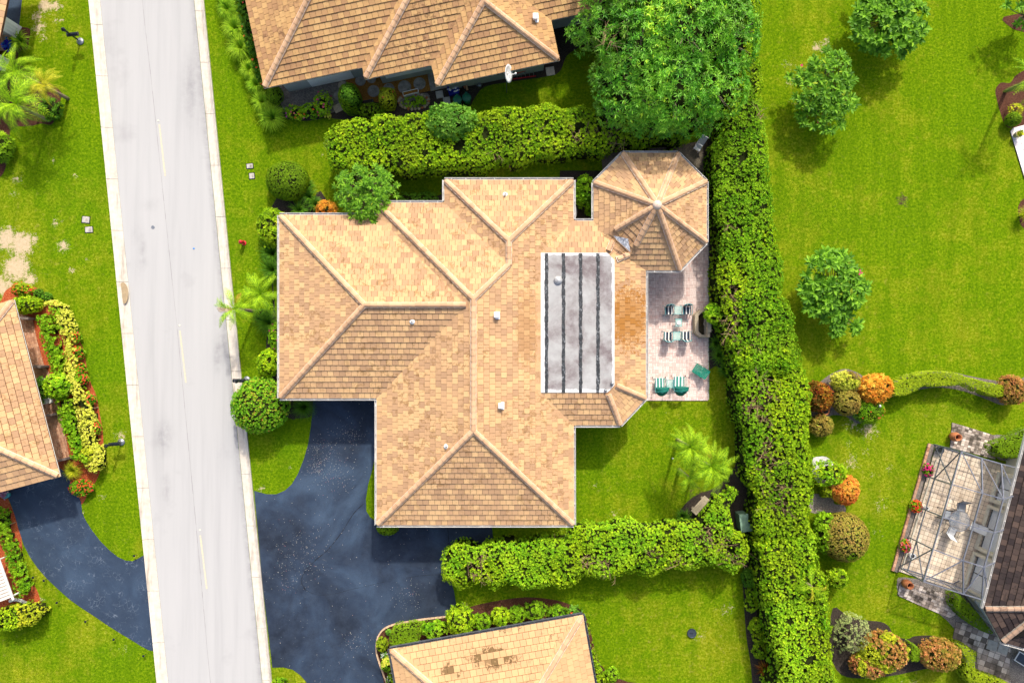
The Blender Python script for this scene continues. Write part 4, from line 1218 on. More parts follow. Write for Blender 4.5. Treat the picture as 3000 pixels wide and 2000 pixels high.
# ------------------------------------------------------------------ bottom house
cb, sb = math.cos(math.radians(10.1)), math.sin(math.radians(10.1))
def B(s, t_): return (1142 + s * cb + t_ * sb, 1900 - s * sb + t_ * cb)
def BF(*pts): return [E3(*B(p[0], p[1]), p[2]) for p in pts]
bot = thing('house', 'house at the bottom edge with a plain tan hip roof and dark gutters', 'house', (E3(*B(287, 300)).x, E3(*B(287, 300)).y, 0))
bf = [BF((0, 0, 0), (574, 0, 0), (287, 287, 287)), BF((0, 0, 0), (287, 287, 287), (287, 600, 287), (0, 600, 0)), BF((574, 0, 0), (574, 600, 0), (287, 600, 287), (287, 287, 287))]
br = [(BF((5, 5, 5))[0], BF((287, 287, 287))[0]), (BF((569, 5, 5))[0], BF((287, 287, 287))[0]), (BF((287, 600, 287))[0], BF((287, 287, 287))[0])]
PLAIN = [(0.0, (0.52, 0.32, 0.165)), (0.5, (0.58, 0.365, 0.185)), (1.0, (0.63, 0.405, 0.20))]
M['plain'] = tile_mat('roof_tile_plain', PLAIN, False, (0.16, 0.10, 0.05), 0.60)
M['plain_j'] = tile_mat('roof_tiles_plain', PLAIN, True, (0.16, 0.10, 0.05), 0.60)
roof(bot, bf, br, 'plain', M['cap'], M['felt'], tw=0.36, te=0.36, visible=lambda p: p.y > -21.5)
bout = [E3(*B(*q)) for q in ((0, 0), (574, 0), (574, 600), (0, 600))]
outline_walls(bot, bout, 0.92, M['stucco'])
fascia_gutters(bot, bout, M['gutter_dark'])
# ------------------------------------------------------------------ left house
cl_, sl_ = math.cos(math.radians(14.7)), math.sin(math.radians(14.7))
def Lf(s, t_): return (177 - s * sl_ - t_ * cl_, 1395 - s * cl_ + t_ * sl_)     # s up along the eave, t to the left
def LF(*pts): return [E3(*Lf(p[0], p[1]), p[2]) for p in pts]
left = thing('house', 'house on the left edge with checkered tan roof beside the red mulch bed', 'house', (E3(*Lf(267, 260)).x, E3(*Lf(267, 260)).y, 0))
lf = [LF((0, 0, 0), (535, 0, 0), (267.5, 267.5, 267.5)), LF((0, 0, 0), (267.5, 267.5, 267.5), (267.5, 560, 267.5), (0, 560, 0)), LF((535, 0, 0), (535, 560, 0), (267.5, 560, 267.5), (267.5, 267.5, 267.5))]
lr = [(LF((5, 5, 5))[0], LF((267.5, 267.5, 267.5))[0]), (LF((530, 5, 5))[0], LF((267.5, 267.5, 267.5))[0]), (LF((267.5, 560, 267.5))[0], LF((267.5, 267.5, 267.5))[0])]
roof(left, lf, lr, 'tan', M['cap'], M['felt'], tw=0.37, te=0.35, visible=lambda p: p.x > -32.0)
lout = [E3(*Lf(*q)) for q in ((0, 0), (535, 0), (535, 560), (0, 560))]
outline_walls(left, lout, 2.1, M['stucco'])
# ------------------------------------------------------------------ corner house top left
cor = thing('house', 'corner of a tan tiled house cut off at the top left edge', 'house', (W(-80, 40).x, W(-80, 40).y, 0))
ce = [(26, -160), (22, 0), (0, 135), (-20, 215)]
P0 = E3(65, -200); P1 = E3(-14, 186); dirv = (P1 - P0); nrm = Vector((dirv.y, -dirv.x, 0)).normalized()
if nrm.x > 0: nrm = -nrm
P2 = P1 + nrm * 5; P3 = P0 + nrm * 5; P2.z = P3.z = HE + 5 * PITCH
roof(cor, [[P0, P1, P2, P3]], [], 'tan', M['cap'], M['felt'], tw=0.36, te=0.36, visible=lambda p: p.x > -32.5 and p.y < 22)
mb = MB(); q = [P0 + nrm * 2.3, P1 + nrm * 2.3, P2, P3]
mb.prism([(v.x, v.y) for v in q], -0.05, HE - 0.12); mb.build('wall', M['stucco'], cor)
for (u, v) in (((65, 80), (47, 113)), ((29, 176), (16, 210))):
    a_, b_ = W(*u), W(*v); mb = MB(); mb.prism([(a_.x, a_.y), (b_.x, b_.y), (b_.x + nrm.x * 2.2, b_.y + nrm.y * 2.2), (a_.x + nrm.x * 2.2, a_.y + nrm.y * 2.2)], -0.05, HE - 0.15)
    for k in range(1, 4):
        p_ = a_.lerp(b_, k / 4) - nrm * 0.01; mb.bar(p_ + Vector((0, 0, .1)), p_ + Vector((0, 0, 2.5)), 0.03, 0.03)
    mb.build('wall', M['white'], cor)
# ------------------------------------------------------------------ right house, dark roof
rt = thing('house', 'house at the lower right corner with dark brown roof tiles and white curtained doors', 'house', (W(3000, 1600).x, W(3000, 1600).y, 0))
a0 = E3(3010, 1270); a1 = E3(2880, 1782); 
dv = (a1 - a0).normalized(); nv = Vector((-dv.y, dv.x, 0)); nv = nv if nv.x > 0 else -nv
run1 = 7.0
a2 = a1 + nv * run1; a3 = a0 + nv * run1; a2.z = a3.z = HE + run1 * PITCH
b1 = E3(2933, 1879)
dv2 = (b1 - a1).normalized(); nv2 = Vector((-dv2.y, dv2.x, 0)); nv2 = nv2 if nv2.x > 0 else -nv2
# hip between the west slope and the small corner slope
hipd = (nv + nv2).normalized(); hl = 7.0
hp = a1 + hipd * hl; hp.z = HE + hl * hipd.dot(nv) * PITCH
c1 = E3(3150, 1940); dv3 = (c1 - b1).normalized(); nv3 = Vector((-dv3.y, dv3.x, 0)); nv3 = nv3 if nv3.y > 0 else -nv3
hipe = (nv2 + nv3).normalized(); he_l = 4.2
hq = b1 + hipe * he_l; hq.z = HE + he_l * hipe.dot(nv2) * PITCH
f_w = [a0, a1, hp, a3 + (a3 - a0) * 0]
# solve planar polygons: west slope
def plane_pt(o, n_, p): q = p.copy(); q.z = o.z + PITCH * (Vector((p.x - o.x, p.y - o.y, 0)).dot(n_)); return q
hp = plane_pt(a1, nv, hp); a3 = plane_pt(a1, nv, a3)
hq1 = plane_pt(b1, nv2, hq)
fw = [a0, a1, hp, a3]
fc = [a1, b1, hq1, plane_pt(b1, nv2, hp)]
fs_ = [b1, c1, plane_pt(b1, nv3, c1 + nv3 * 4.0), plane_pt(b1, nv3, hq)]
roof(rt, [fw, fc, fs_], [(a1 + hipd * 0.1 + Vector((0, 0, 0.03)), hp), (b1 + hipe * 0.1 + Vector((0, 0, 0.03)), hq1)], 'dark', M['cap_dark'], M['felt_dark'], visible=lambda p: p.x < 31.5)
gutter(rt, (a0.copy(), a1.copy()), -nv, M['gutter'])
gutter(rt, (b1.copy(), c1.copy()), -nv3, M['gutter'])
wb = [W2(2955, 1330), W2(2828, 1742), W2(2872, 1800), W2(2906, 1822), W2(2950, 1850), W2(3150, 1890), W2(3250, 1300), W2(3060, 1240)]
mb = MB(); mb.prism(wb, -0.05, HE - 0.1); mb.build('wall', M['cream'], rt)
mb = MB()
sp = [a0, a1, b1, c1, E3(3300, 1300)]
mb.prism([(p.x, p.y) for p in sp], HE - 0.09, HE - 0.05); mb.build('soffit', M['cream'], rt)
wa = W(2955, 1330); wz = W(2828, 1742); wd = (wz - wa).normalized(); wn = Vector((wd.y, -wd.x, 0)); wn = wn if wn.x < 0 else -wn
def WP(y, z, off): 
    t_ = (y - 1330) / (1742 - 1330); p = wa.lerp(wz, t_); return Vector((p.x, p.y, z)) + wn * off
M['curtain'] = simple('white_curtain', (0.82, 0.85, 0.88), 0.7, var=0.08, scale=2)
m, t, b = new_mat('door_glass'); b.inputs['Base Color'].default_value = (0.55, 0.62, 0.70, 1); b.inputs['Roughness'].default_value = 0.08; b.inputs['Alpha'].default_value = 0.22; M['door_glass'] = m
for (ya, yb) in ((1385, 1470), (1482, 1608), (1618, 1728)):
    f = MB()
    f.bar(WP(ya, 0.10, 0.30), WP(yb, 0.10, 0.30), 0.14, 0.20); f.bar(WP(ya, 2.25, 0.20), WP(yb, 2.25, 0.20), 0.12, 0.14)
    for yy in (ya + 3, yb - 3): f.bar(WP(yy, 0.0, 0.22), WP(yy, 2.3, 0.22), 0.26, 0.16)
    o = f.build('sliding_door', M['cream'], rt)
    d = MB(); d.add([WP(ya + 4, 0.02, 0.02), WP(yb - 4, 0.02, 0.02), WP(yb - 4, 2.3, 0.02), WP(ya + 4, 2.3, 0.02)], [(0, 1, 2, 3)]); d.build('door_recess', M['darkhole'], o)
    ym = (ya + yb) / 2
    for (u, v) in ((ya + 7, ym - 1.5), (ym + 1.5, yb - 7)):
        c = MB(); c.add([WP(u, 0.22, 0.06), WP(v, 0.22, 0.06), WP(v, 2.2, 0.06), WP(u, 2.2, 0.06)], [(0, 1, 2, 3)]); c.build('curtain', M['curtain'], o)
    g = MB(); g.add([WP(ya + 5, 0.2, 0.12), WP(yb - 5, 0.2, 0.12), WP(yb - 5, 2.2, 0.12), WP(ya + 5, 2.2, 0.12)], [(0, 1, 2, 3)]); g.build('pane', M['door_glass'], o)
for k, (p, q) in enumerate((((2830, 1738), (2874, 1802)), ((2874, 1802), (2908, 1826)))):
    for z, w_ in ((0.15, 0.10), (0.9, 0.06)):
        mb = MB(); mb.bar(W(*p) + Vector((-0.05, -0.05, z)), W(*q) + Vector((-0.05, -0.05, z)), 0.14, w_); mb.build('wall_trim', M['stucco_grey'], rt)
mb = MB()
for (p, q) in (((2948, 1352), (3060, 1285)), ((2950, 1362), (3050, 1380))):
    mb.bar(W(*p, 0) + Vector((0, 0, 2.3)) * 0 + Vector((0, 0, 0.1)), W(*q, 0) + Vector((0, 0, 0.1)), 0.22, 0.2)
mb.build('door_step', M['cream'], rt)
# ------------------------------------------------------------------ foliage
def clumps(P, A, n, L, Wd, spread=(0.5, 1.3), jit=0.18, cr=None, fold=0.12, droop=0.15):
    P = np.asarray(P, float); A = np.asarray(A, float); K = len(P)
    A = A / np.maximum(np.linalg.norm(A, axis=1), 1e-6)[:, None]
    ref = np.tile(np.array([0.0, 0.0, 1.0]), (K, 1)); ref[np.abs(A[:, 2]) > 0.9] = (1.0, 0.0, 0.0)
    u = np.cross(A, ref); u /= np.linalg.norm(u, axis=1)[:, None]; w = np.cross(A, u)
    ph = (np.arange(n)[None, :] * 2.399963 + rng.uniform(0, 6.28, (K, 1)) + rng.normal(0, 0.25, (K, n)))
    th = rng.uniform(spread[0], spread[1], (K, n))
    D = (A[:, None, :] * np.cos(th)[..., None] + (u[:, None, :] * np.cos(ph)[..., None] + w[:, None, :] * np.sin(ph)[..., None]) * np.sin(th)[..., None])
    A3 = np.broadcast_to(A[:, None, :], D.shape)
    N = A3 - D * np.sum(A3 * D, axis=2)[..., None]
    N /= np.maximum(np.linalg.norm(N, axis=2), 1e-5)[..., None]
    Sd = np.cross(D, N)
    LL = L * rng.uniform(0.7, 1.25, (K, n))[..., None]; WW = Wd * rng.uniform(0.8, 1.2, (K, n))[..., None]
    B = np.broadcast_to(P[:, None, :], D.shape) + D * LL * 0.08
    v1 = B + D * LL * 0.5 + Sd * WW * 0.5 + N * WW * fold
    v2 = B + D * LL - N * LL * droop
    v3 = B + D * LL * 0.5 - Sd * WW * 0.5 + N * WW * fold
    V = np.stack([B, v1, v2, v3], axis=2).reshape(-1, 3)
    m = K * n
    b = (np.arange(m) * 4)[:, None]
    F = np.concatenate([np.stack([b[:, 0], b[:, 0] + 1, b[:, 0] + 2], 1), np.stack([b[:, 0], b[:, 0] + 2, b[:, 0] + 3], 1)], axis=0)
    if cr is None: cr = rng.uniform(0, 1, K)
    R = np.clip(cr[:, None] + rng.normal(0, jit, (K, n)), 0, 1).ravel()
    return V, F, np.concatenate([R, R])

class Leaves:
    def __init__(s): s.V = []; s.F = []; s.R = []; s.n = 0
    def add(s, V, F, R):
        s.V.append(V); s.F.append(F + s.n); s.R.append(R); s.n += len(V)
    def build(s, name, mat, parent, kind=None):
        return np_mesh(name, np.concatenate(s.V), np.concatenate(s.F), np.concatenate(s.R), mat, parent, kind)

def sphere_dirs(n, zmin=-0.35):
    z = rng.uniform(zmin, 1, n); a = rng.uniform(0, 2 * PI, n); r = np.sqrt(1 - z * z)
    return np.c_[r * np.cos(a), r * np.sin(a), z]

def stems(mb, c, r, h, n=5, rad=0.02):
    for k in range(n):
        a = 2 * PI * k / n + random.uniform(-.4, .4); q = random.uniform(0.25, 0.7)
        e = Vector((c.x + math.cos(a) * r * q, c.y + math.sin(a) * r * q, h * random.uniform(0.55, 0.8)))
        s_ = Vector((c.x + math.cos(a) * 0.05, c.y + math.sin(a) * 0.05, -0.02))
        mid = s_.lerp(e, 0.5) + Vector((random.uniform(-.06, .06), random.uniform(-.06, .06), 0.05))
        mb.tube([s_, mid, e], [rad * 1.3, rad, rad * 0.6], 5)

def shrub(name, label, cat, px, py, rx, ry, h, mat, L=0.10, Wd=0.05, per=9, dens=95, lump=0.16, lf=2.2, clipped=False, rz=0.0, group=None,
          flowers=None, zc=None, corek=0.82, spread=(0.7, 1.45), core='core', mix=None, twigs=0, sq=1.0, gap=0.0):
    """rounded bush seen at photo pixel (px, py), rx and ry its half widths in photo pixels at mid height, h its height in metres"""
    zc = h * 0.5 if zc is None else zc
    c = W(px, py, zc); k = (1 - zc / H) / S
    ax, ay, az = rx * k, ry * k, h - zc
    root = thing(name, label, cat, (c.x, c.y, 0), group)
    if clipped: spread = (0.9, 1.5)
    area = 2 * PI * ((ax * ay + ax * az + ay * az) / 3)
    n = int(area * dens)
    D = sphere_dirs(n, -0.5)
    ca, sa = math.cos(rz), math.sin(rz)
    rad = 1 + lump * wob(D * 1.0 + np.array([px * .37, py * .21, 0]), lf)
    Dn = D.copy()
    if sq != 1.0:
        mm = np.max(np.abs(D[:, :2]), axis=1); rr = np.hypot(D[:, 0], D[:, 1]) + 1e-6
        rad *= 1 + (rr / np.maximum(mm, 1e-3) - 1) * (sq - 1)
    dep = rng.uniform(0.90, 1.0, n) if clipped else rng.uniform(0.72, 1.0, n) ** 0.6
    P = D * (rad * dep)[:, None] * np.array([ax, ay, az])
    P = np.c_[P[:, 0] * ca - P[:, 1] * sa, P[:, 0] * sa + P[:, 1] * ca, P[:, 2]]
    A = D / np.array([ax, ay, az]); A = A / np.linalg.norm(A, axis=1)[:, None]
    A = np.c_[A[:, 0] * ca - A[:, 1] * sa, A[:, 0] * sa + A[:, 1] * ca, A[:, 2]]
    A = A + rng.normal(0, 0.15 if clipped else 0.35, A.shape) + (np.array([0, 0, 0.0]) if clipped else np.array([0, 0, 0.5]))
    P = P + np.array([c.x, c.y, zc])
    ok = P[:, 2] > 0.06
    if gap: ok &= wob(P + 3.1, 1.5) > -gap
    P = P[ok]; A = A[ok]
    lv = Leaves(); cr = np.clip(0.5 + 0.32 * wob(P, 1.6) + rng.normal(0, 0.2, len(P)), 0, 1)
    if mix is not None:
        sel = wob(P + 7.7, mix[1]) > mix[2]
        lv2 = Leaves(); lv2.add(*clumps(P[sel], A[sel], per, L, Wd, spread, cr=cr[sel])); lv2.build('foliage', mix[0], root)
        P = P[~sel]; A = A[~sel]; cr = cr[~sel]
    lv.add(*clumps(P, A, per, L, Wd, spread, cr=cr)); lv.build('foliage', mat, root)
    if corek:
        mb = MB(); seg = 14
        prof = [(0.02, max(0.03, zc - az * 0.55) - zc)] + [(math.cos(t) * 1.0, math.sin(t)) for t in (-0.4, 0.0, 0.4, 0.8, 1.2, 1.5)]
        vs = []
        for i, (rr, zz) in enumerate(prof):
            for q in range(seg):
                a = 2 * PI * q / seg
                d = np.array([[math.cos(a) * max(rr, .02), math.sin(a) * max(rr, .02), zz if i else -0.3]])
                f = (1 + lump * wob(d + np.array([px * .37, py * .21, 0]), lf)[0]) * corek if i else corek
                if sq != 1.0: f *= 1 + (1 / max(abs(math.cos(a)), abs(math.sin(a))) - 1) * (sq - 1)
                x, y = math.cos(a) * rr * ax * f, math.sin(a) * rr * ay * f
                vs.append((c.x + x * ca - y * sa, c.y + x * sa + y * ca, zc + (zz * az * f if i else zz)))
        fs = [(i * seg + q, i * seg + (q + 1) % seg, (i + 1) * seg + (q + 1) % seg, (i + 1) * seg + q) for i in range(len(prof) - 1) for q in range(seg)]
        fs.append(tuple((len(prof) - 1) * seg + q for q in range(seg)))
        mb.add(vs, fs); mb.build('shaded_core', M[core], root, smooth=True)  # closed dark core; the depth shade sits in its colour
    mb = MB(); stems(mb, c, min(ax, ay), h * 0.8, 5, 0.018)
    if twigs:
        for q in range(twigs):
            d = sphere_dirs(1, 0.3)[0]; s_ = Vector((c.x + d[0] * ax * .4, c.y + d[1] * ay * .4, zc + d[2] * az * .4))
            e = Vector((c.x + d[0] * ax * 1.04, c.y + d[1] * ay * 1.04, zc + d[2] * az * 1.04))
            mb.tube([s_, s_.lerp(e, .6) + Vector((random.uniform(-.08, .08), random.uniform(-.08, .08), 0)), e], [.014, .010, .005], 4)
    mb.build('stem', M['wood'], root, kind='stuff')
    if flowers:
        fm, fn, fr = flowers
        d = sphere_dirs(fn, 0.05)
        f = (1 + lump * wob(d + np.array([px * .37, py * .21, 0]), lf)) * 1.03
        Pf = d * f[:, None] * np.array([ax, ay, az]) + np.array([c.x, c.y, zc + 0.02])
        lf_ = Leaves(); lf_.add(*clumps(Pf, d + np.array([0, 0, 1.0]), 7, fr, fr * 0.9, (0.7, 1.4), jit=0.08)); lf_.build('flowers', fm, root)
    return root

def hedge(name, label, cat, poly_px, h, mat, L=0.10, Wd=0.05, per=8, dens=80, er=0.55, lump=0.18, lf=1.1, side=60, clipped=False, group=None, thin=(), smooth=4,
          corek=0.30, seed=0, mix=None, twigs=(), spread=(0.6, 1.42), tiers=0.0, flowers=None):
    pts = smooth_poly(poly_px, smooth) if smooth else list(poly_px)
    if not clipped and smooth: pts = smooth_poly(poly_px, smooth + 5)
    poly = np.array([W2(x, y, h) for x, y in pts])
    if not clipped:
        tg = np.roll(poly, -1, 0) - np.roll(poly, 1, 0); tg /= np.maximum(np.linalg.norm(tg, axis=1), 1e-6)[:, None]
        poly = poly + np.c_[tg[:, 1], -tg[:, 0]] * (wob(np.c_[poly, np.full(len(poly), seed)], 1.9) * min(0.32, er * 0.6))[:, None]
    lo = poly.min(0); hi = poly.max(0)
    if clipped: spread = (0.9, 1.5)
    root = thing(name, label, cat, (float(poly[:, 0].mean()), float(poly[:, 1].mean()), 0), group)
    def shell(P2):
        d, v = poly_dist(P2, poly)
        q = np.clip(d / er, 0, 1)
        lum = wob(np.c_[P2, np.full(len(P2), seed * 1.7)], lf)
        lum2 = wob(np.c_[P2, np.full(len(P2), seed * 2.7 + 3)], lf * 3.2)
        z = h - (er * 0.75) * (1 - q) ** 2 + lump * lum + lump * 0.5 * lum2
        nrm = np.c_[v * (1 - q)[:, None] * 1.2, 0.35 + q]
        return d, z, nrm
    def thinmask(P):
        keep = np.ones(len(P))
        for (tx, ty, tr, am) in thin:
            c = W2(tx, ty, h); r = tr / S
            keep *= 1 - am * np.exp(-((P[:, 0] - c[0]) ** 2 + (P[:, 1] - c[1]) ** 2) / (r * r))
        return rng.uniform(0, 1, len(P)) < keep
    n = int((hi - lo).prod() * dens)
    P2 = rng.uniform(lo, hi, (n, 2)); P2 = P2[in_poly(P2, poly)]
    d, z, nr = shell(P2)
    z = z - np.abs(rng.normal(0, 0.03 if clipped else 0.13, len(z)))
    P = np.c_[P2, z]; A = nr + rng.normal(0, 0.12 if clipped else 0.3, nr.shape) + np.array([0, 0, 0.35])
    if not clipped:      # drop the leaves that lie in the hollows between the sprays
        hol = wob(np.c_[P2, np.full(len(P2), seed + 9.0)], 2.6)
        ok = hol > -0.60; P = P[ok]; A = A[ok]
    # sides
    per_m = 0; segs = []
    for i in range(len(poly)):
        a, b = poly[i], poly[(i + 1) % len(poly)]; ln = np.linalg.norm(b - a)
        k = rng.poisson(ln * side * h / 2.5)
        if k == 0: continue
        t = rng.uniform(0, 1, k)[:, None]; q = a + (b - a) * t
        area = 0.5 * np.sum(poly[:, 0] * np.roll(poly[:, 1], -1) - np.roll(poly[:, 0], -1) * poly[:, 1])
        nn = np.array([(b - a)[1], -(b - a)[0]]) / max(ln, 1e-6) * (1 if area > 0 else -1)
        zz = rng.uniform(0.1, h - er * 0.4, k)
        off = (0.02 if clipped else -0.12) + (0.02 if clipped else 0.20) * wob(np.c_[q, zz], 3.0) - np.abs(rng.normal(0, 0.02 if clipped else 0.09, k)) - tiers * (zz / h)
        segs.append((np.c_[q + nn * off[:, None], zz], np.tile(np.r_[nn, 0.55], (k, 1))))
    if segs:
        Ps = np.concatenate([s_[0] for s_ in segs]); As = np.concatenate([s_[1] for s_ in segs]) + rng.normal(0, 0.25, (sum(len(s_[0]) for s_ in segs), 3))
        P = np.concatenate([P, Ps]); A = np.concatenate([A, As])
    if thin:
        k = thinmask(P); P = P[k]; A = A[k]
    cr = np.clip(0.5 + 0.25 * wob(P, 0.9) + rng.normal(0, 0.2, len(P)), 0, 1)
    if mix is not None:
        sel = wob(P + 5.5, mix[1]) > mix[2]
        l2 = Leaves(); l2.add(*clumps(P[sel], A[sel], per, L, Wd, spread, cr=cr[sel])); l2.build('foliage', mix[0], root)
        P, A, cr = P[~sel], A[~sel], cr[~sel]
    lv = Leaves(); lv.add(*clumps(P, A, per, L, Wd, spread, cr=cr)); lv.build('foliage', mat, root)
    # core coloured as inner shade: a bumpy sheet below the leaves and a wall down to the ground
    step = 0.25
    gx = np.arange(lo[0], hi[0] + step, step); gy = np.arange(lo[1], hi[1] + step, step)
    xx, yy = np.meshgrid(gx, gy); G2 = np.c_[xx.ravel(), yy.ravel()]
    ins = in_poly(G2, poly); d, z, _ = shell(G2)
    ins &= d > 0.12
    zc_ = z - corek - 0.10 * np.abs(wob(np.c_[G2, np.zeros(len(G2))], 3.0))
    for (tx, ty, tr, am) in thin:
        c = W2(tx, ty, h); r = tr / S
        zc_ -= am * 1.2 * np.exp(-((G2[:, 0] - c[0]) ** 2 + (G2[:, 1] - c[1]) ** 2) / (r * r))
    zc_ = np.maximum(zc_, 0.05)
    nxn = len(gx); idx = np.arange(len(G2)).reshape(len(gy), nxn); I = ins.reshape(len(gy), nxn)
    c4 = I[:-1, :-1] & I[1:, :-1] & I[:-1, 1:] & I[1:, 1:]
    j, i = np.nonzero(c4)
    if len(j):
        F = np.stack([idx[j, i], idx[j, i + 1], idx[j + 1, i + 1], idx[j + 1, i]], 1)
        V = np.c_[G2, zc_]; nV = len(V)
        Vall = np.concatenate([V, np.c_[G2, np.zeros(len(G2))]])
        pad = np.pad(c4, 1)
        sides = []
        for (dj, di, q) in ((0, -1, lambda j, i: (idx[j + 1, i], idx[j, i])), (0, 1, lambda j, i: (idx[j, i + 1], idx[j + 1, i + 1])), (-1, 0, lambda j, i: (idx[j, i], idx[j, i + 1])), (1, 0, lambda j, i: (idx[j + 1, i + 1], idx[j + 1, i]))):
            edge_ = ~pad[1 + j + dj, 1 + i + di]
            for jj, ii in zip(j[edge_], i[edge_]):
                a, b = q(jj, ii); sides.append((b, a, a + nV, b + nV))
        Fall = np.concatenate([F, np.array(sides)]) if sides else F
        np_mesh('shaded_core', Vall, Fall, np.zeros(len(Fall)), M['core'], root, 'stuff')
    mb = MB()
    allt = [(tx, ty, tr, int(8 * am)) for (tx, ty, tr, am) in thin] + list(twigs)
    for (tx, ty, tr, nt_) in allt:
        for q in range(nt_ * 2):
            a0_ = W(tx + random.gauss(0, tr * .6), ty + random.gauss(0, tr * .6), h - 0.25)
            an = random.uniform(0, 2 * PI); ln = random.uniform(0.3, 0.9)
            e = a0_ + Vector((math.cos(an) * ln, math.sin(an) * ln, random.uniform(0.0, 0.35)))
            s_ = a0_ - Vector((0, 0, 0.8))
            mb.tube([s_, a0_, e], [0.02, 0.014, 0.005], 4)
            for w_ in range(3):
                p_ = a0_.lerp(e, random.uniform(.3, .9)); an2 = an + random.uniform(-1.2, 1.2)
                mb.tube([p_, p_ + Vector((math.cos(an2) * .25, math.sin(an2) * .25, random.uniform(-.05, .15)))], [0.007, 0.003], 3)
    # main stems at ground
    for q in range(max(4, int(np.linalg.norm(hi - lo) * 1.2))):
        t = rng.uniform(lo, hi)
        if in_poly(np.array([t]), poly)[0]:
            mb.tube([(t[0], t[1], -0.02), (t[0] + random.uniform(-.1, .1), t[1], h * 0.6)], [0.04, 0.02], 5)
    if mb.v: mb.build('stem', M['twig'], root, kind='stuff')
    if flowers:
        fm, fn, fr = flowers
        q = rng.uniform(lo, hi, (fn * 6, 2)); q = q[in_poly(q, poly)][:fn]
        _, z, _ = shell(q)
        l3 = Leaves(); l3.add(*clumps(np.c_[q, z + 0.04], np.tile([0, 0, 1.0], (len(q), 1)), 8, fr, fr * .9, (0.7, 1.4))); l3.build('flowers', fm, root)
    return root

def blade_clump(name, label, px, py, r, h, mat, n=260, Wd=0.03, cat='grass clump', group=None, zlift=0.0, arch=0.9):
    """fountain of long arching blades"""
    c = W(px, py, h * 0.5); root = thing(name, label, cat, (c.x, c.y, 0), group)
    rad = r / S
    V = []; F = []; R = []
    for k in range(n):
        a = random.uniform(0, 2 * PI); reach = rad * random.uniform(0.45, 1.1); hh = h * random.uniform(0.6, 1.1)
        b = Vector((c.x + math.cos(a) * rad * 0.12 * random.random(), c.y + math.sin(a) * rad * 0.12 * random.random(), zlift))
        dr = Vector((math.cos(a), math.sin(a), 0)); sd = Vector((-dr.y, dr.x, 0)) * Wd / 2
        rows = []
        for i in range(5):
            t = i / 4
            p = b + dr * (reach * t ** 1.15) + Vector((0, 0, hh * math.sin(min(t * 1.25, 1.0) * PI / 2) - arch * hh * max(0, t - 0.45) ** 1.6))
            w = (1 - t * 0.85) if t > 0.3 else 1
            rows.append((p + sd * w, p - sd * w))
        o = len(V); r_ = random.random()
        for x in rows: V.extend([tuple(x[0]), tuple(x[1])])
        for i in range(4):
            F.append((o + 2 * i, o + 2 * i + 1, o + 2 * i + 3, o + 2 * i + 2)); R.append(r_)
    np_mesh('blades', V, F, R, mat, root)
    return root

_frond_cache = {}
def frond_mesh(kind, mat):
    """a palm leaf lying along +x, arching down; kinds differ in length and droop"""
    key = (kind, mat.name)
    if key in _frond_cache: return _frond_cache[key]
    Lf_, lift, droop, ll, nl = {'a': (1.35, 0.50, 1.0, 0.27, 23), 'b': (1.25, 0.32, 0.85, 0.26, 22), 'c': (1.1, 0.75, 0.85, 0.24, 20), 'big': (1.6, 0.6, 1.25, 0.40, 34)}[kind]
    V = []; F = []; R = []
    def pt(t): return Vector((Lf_ * (t - 0.10 * t * t), 0.05 * math.sin(t * 2), lift * math.sin(t * PI * 0.55) - droop * t ** 2.4 * 0.9))
    ts = [i / 10 for i in range(11)]
    for i, t in enumerate(ts):
        p = pt(t); w = 0.018 * (1 - t * 0.8)
        V += [(p.x, p.y - w, p.z), (p.x, p.y + w, p.z), (p.x, p.y, p.z - w * 1.2)]
        if i:
            o = 3 * (i - 1)
            for (q, s_) in ((0, 1), (1, 2), (2, 0)): F.append((o + q, o + s_, o + 3 + s_, o + 3 + q)); R.append(0.85)
    for i in range(nl):
        t = 0.10 + 0.90 * i / (nl - 1); p = pt(t); d = (pt(min(t + .02, 1.02)) - pt(t - .02)).normalized()
        ln = ll * (math.sin(PI * (0.12 + 0.85 * t)) ** 0.6) * random.uniform(0.85, 1.1)
        for sg in (-1, 1):
            sd = Vector((0, sg, 0))
            dr = (d * 0.75 + sd * 0.85 + Vector((0, 0, 0.10))).normalized()
            m1 = p + dr * ln * 0.5; m2 = p + dr * ln - Vector((0, 0, ln * 0.35))
            w = 0.014
            o = len(V); wv = d * w
            V += [tuple(p - wv * .5), tuple(p + wv * .5), tuple(m1 + wv), tuple(m1 - wv), tuple(m2)]
            r_ = random.random()
            F.append((o, o + 1, o + 2, o + 3)); R.append(r_); F.append((o + 3, o + 2, o + 4, o + 4)); R.append(r_)
    F = [f if f[2] != f[3] else f for f in F]
    me = bpy.data.meshes.new('frond')
    me.from_pydata(V, [], [f if f[2] != f[3] else f[:3] for f in F]); me.materials.append(mat)
    at = me.attributes.new('rnd', 'FLOAT', 'FACE'); at.data.foreach_set('value', R)
    me.update(); _frond_cache[key] = me
    return me

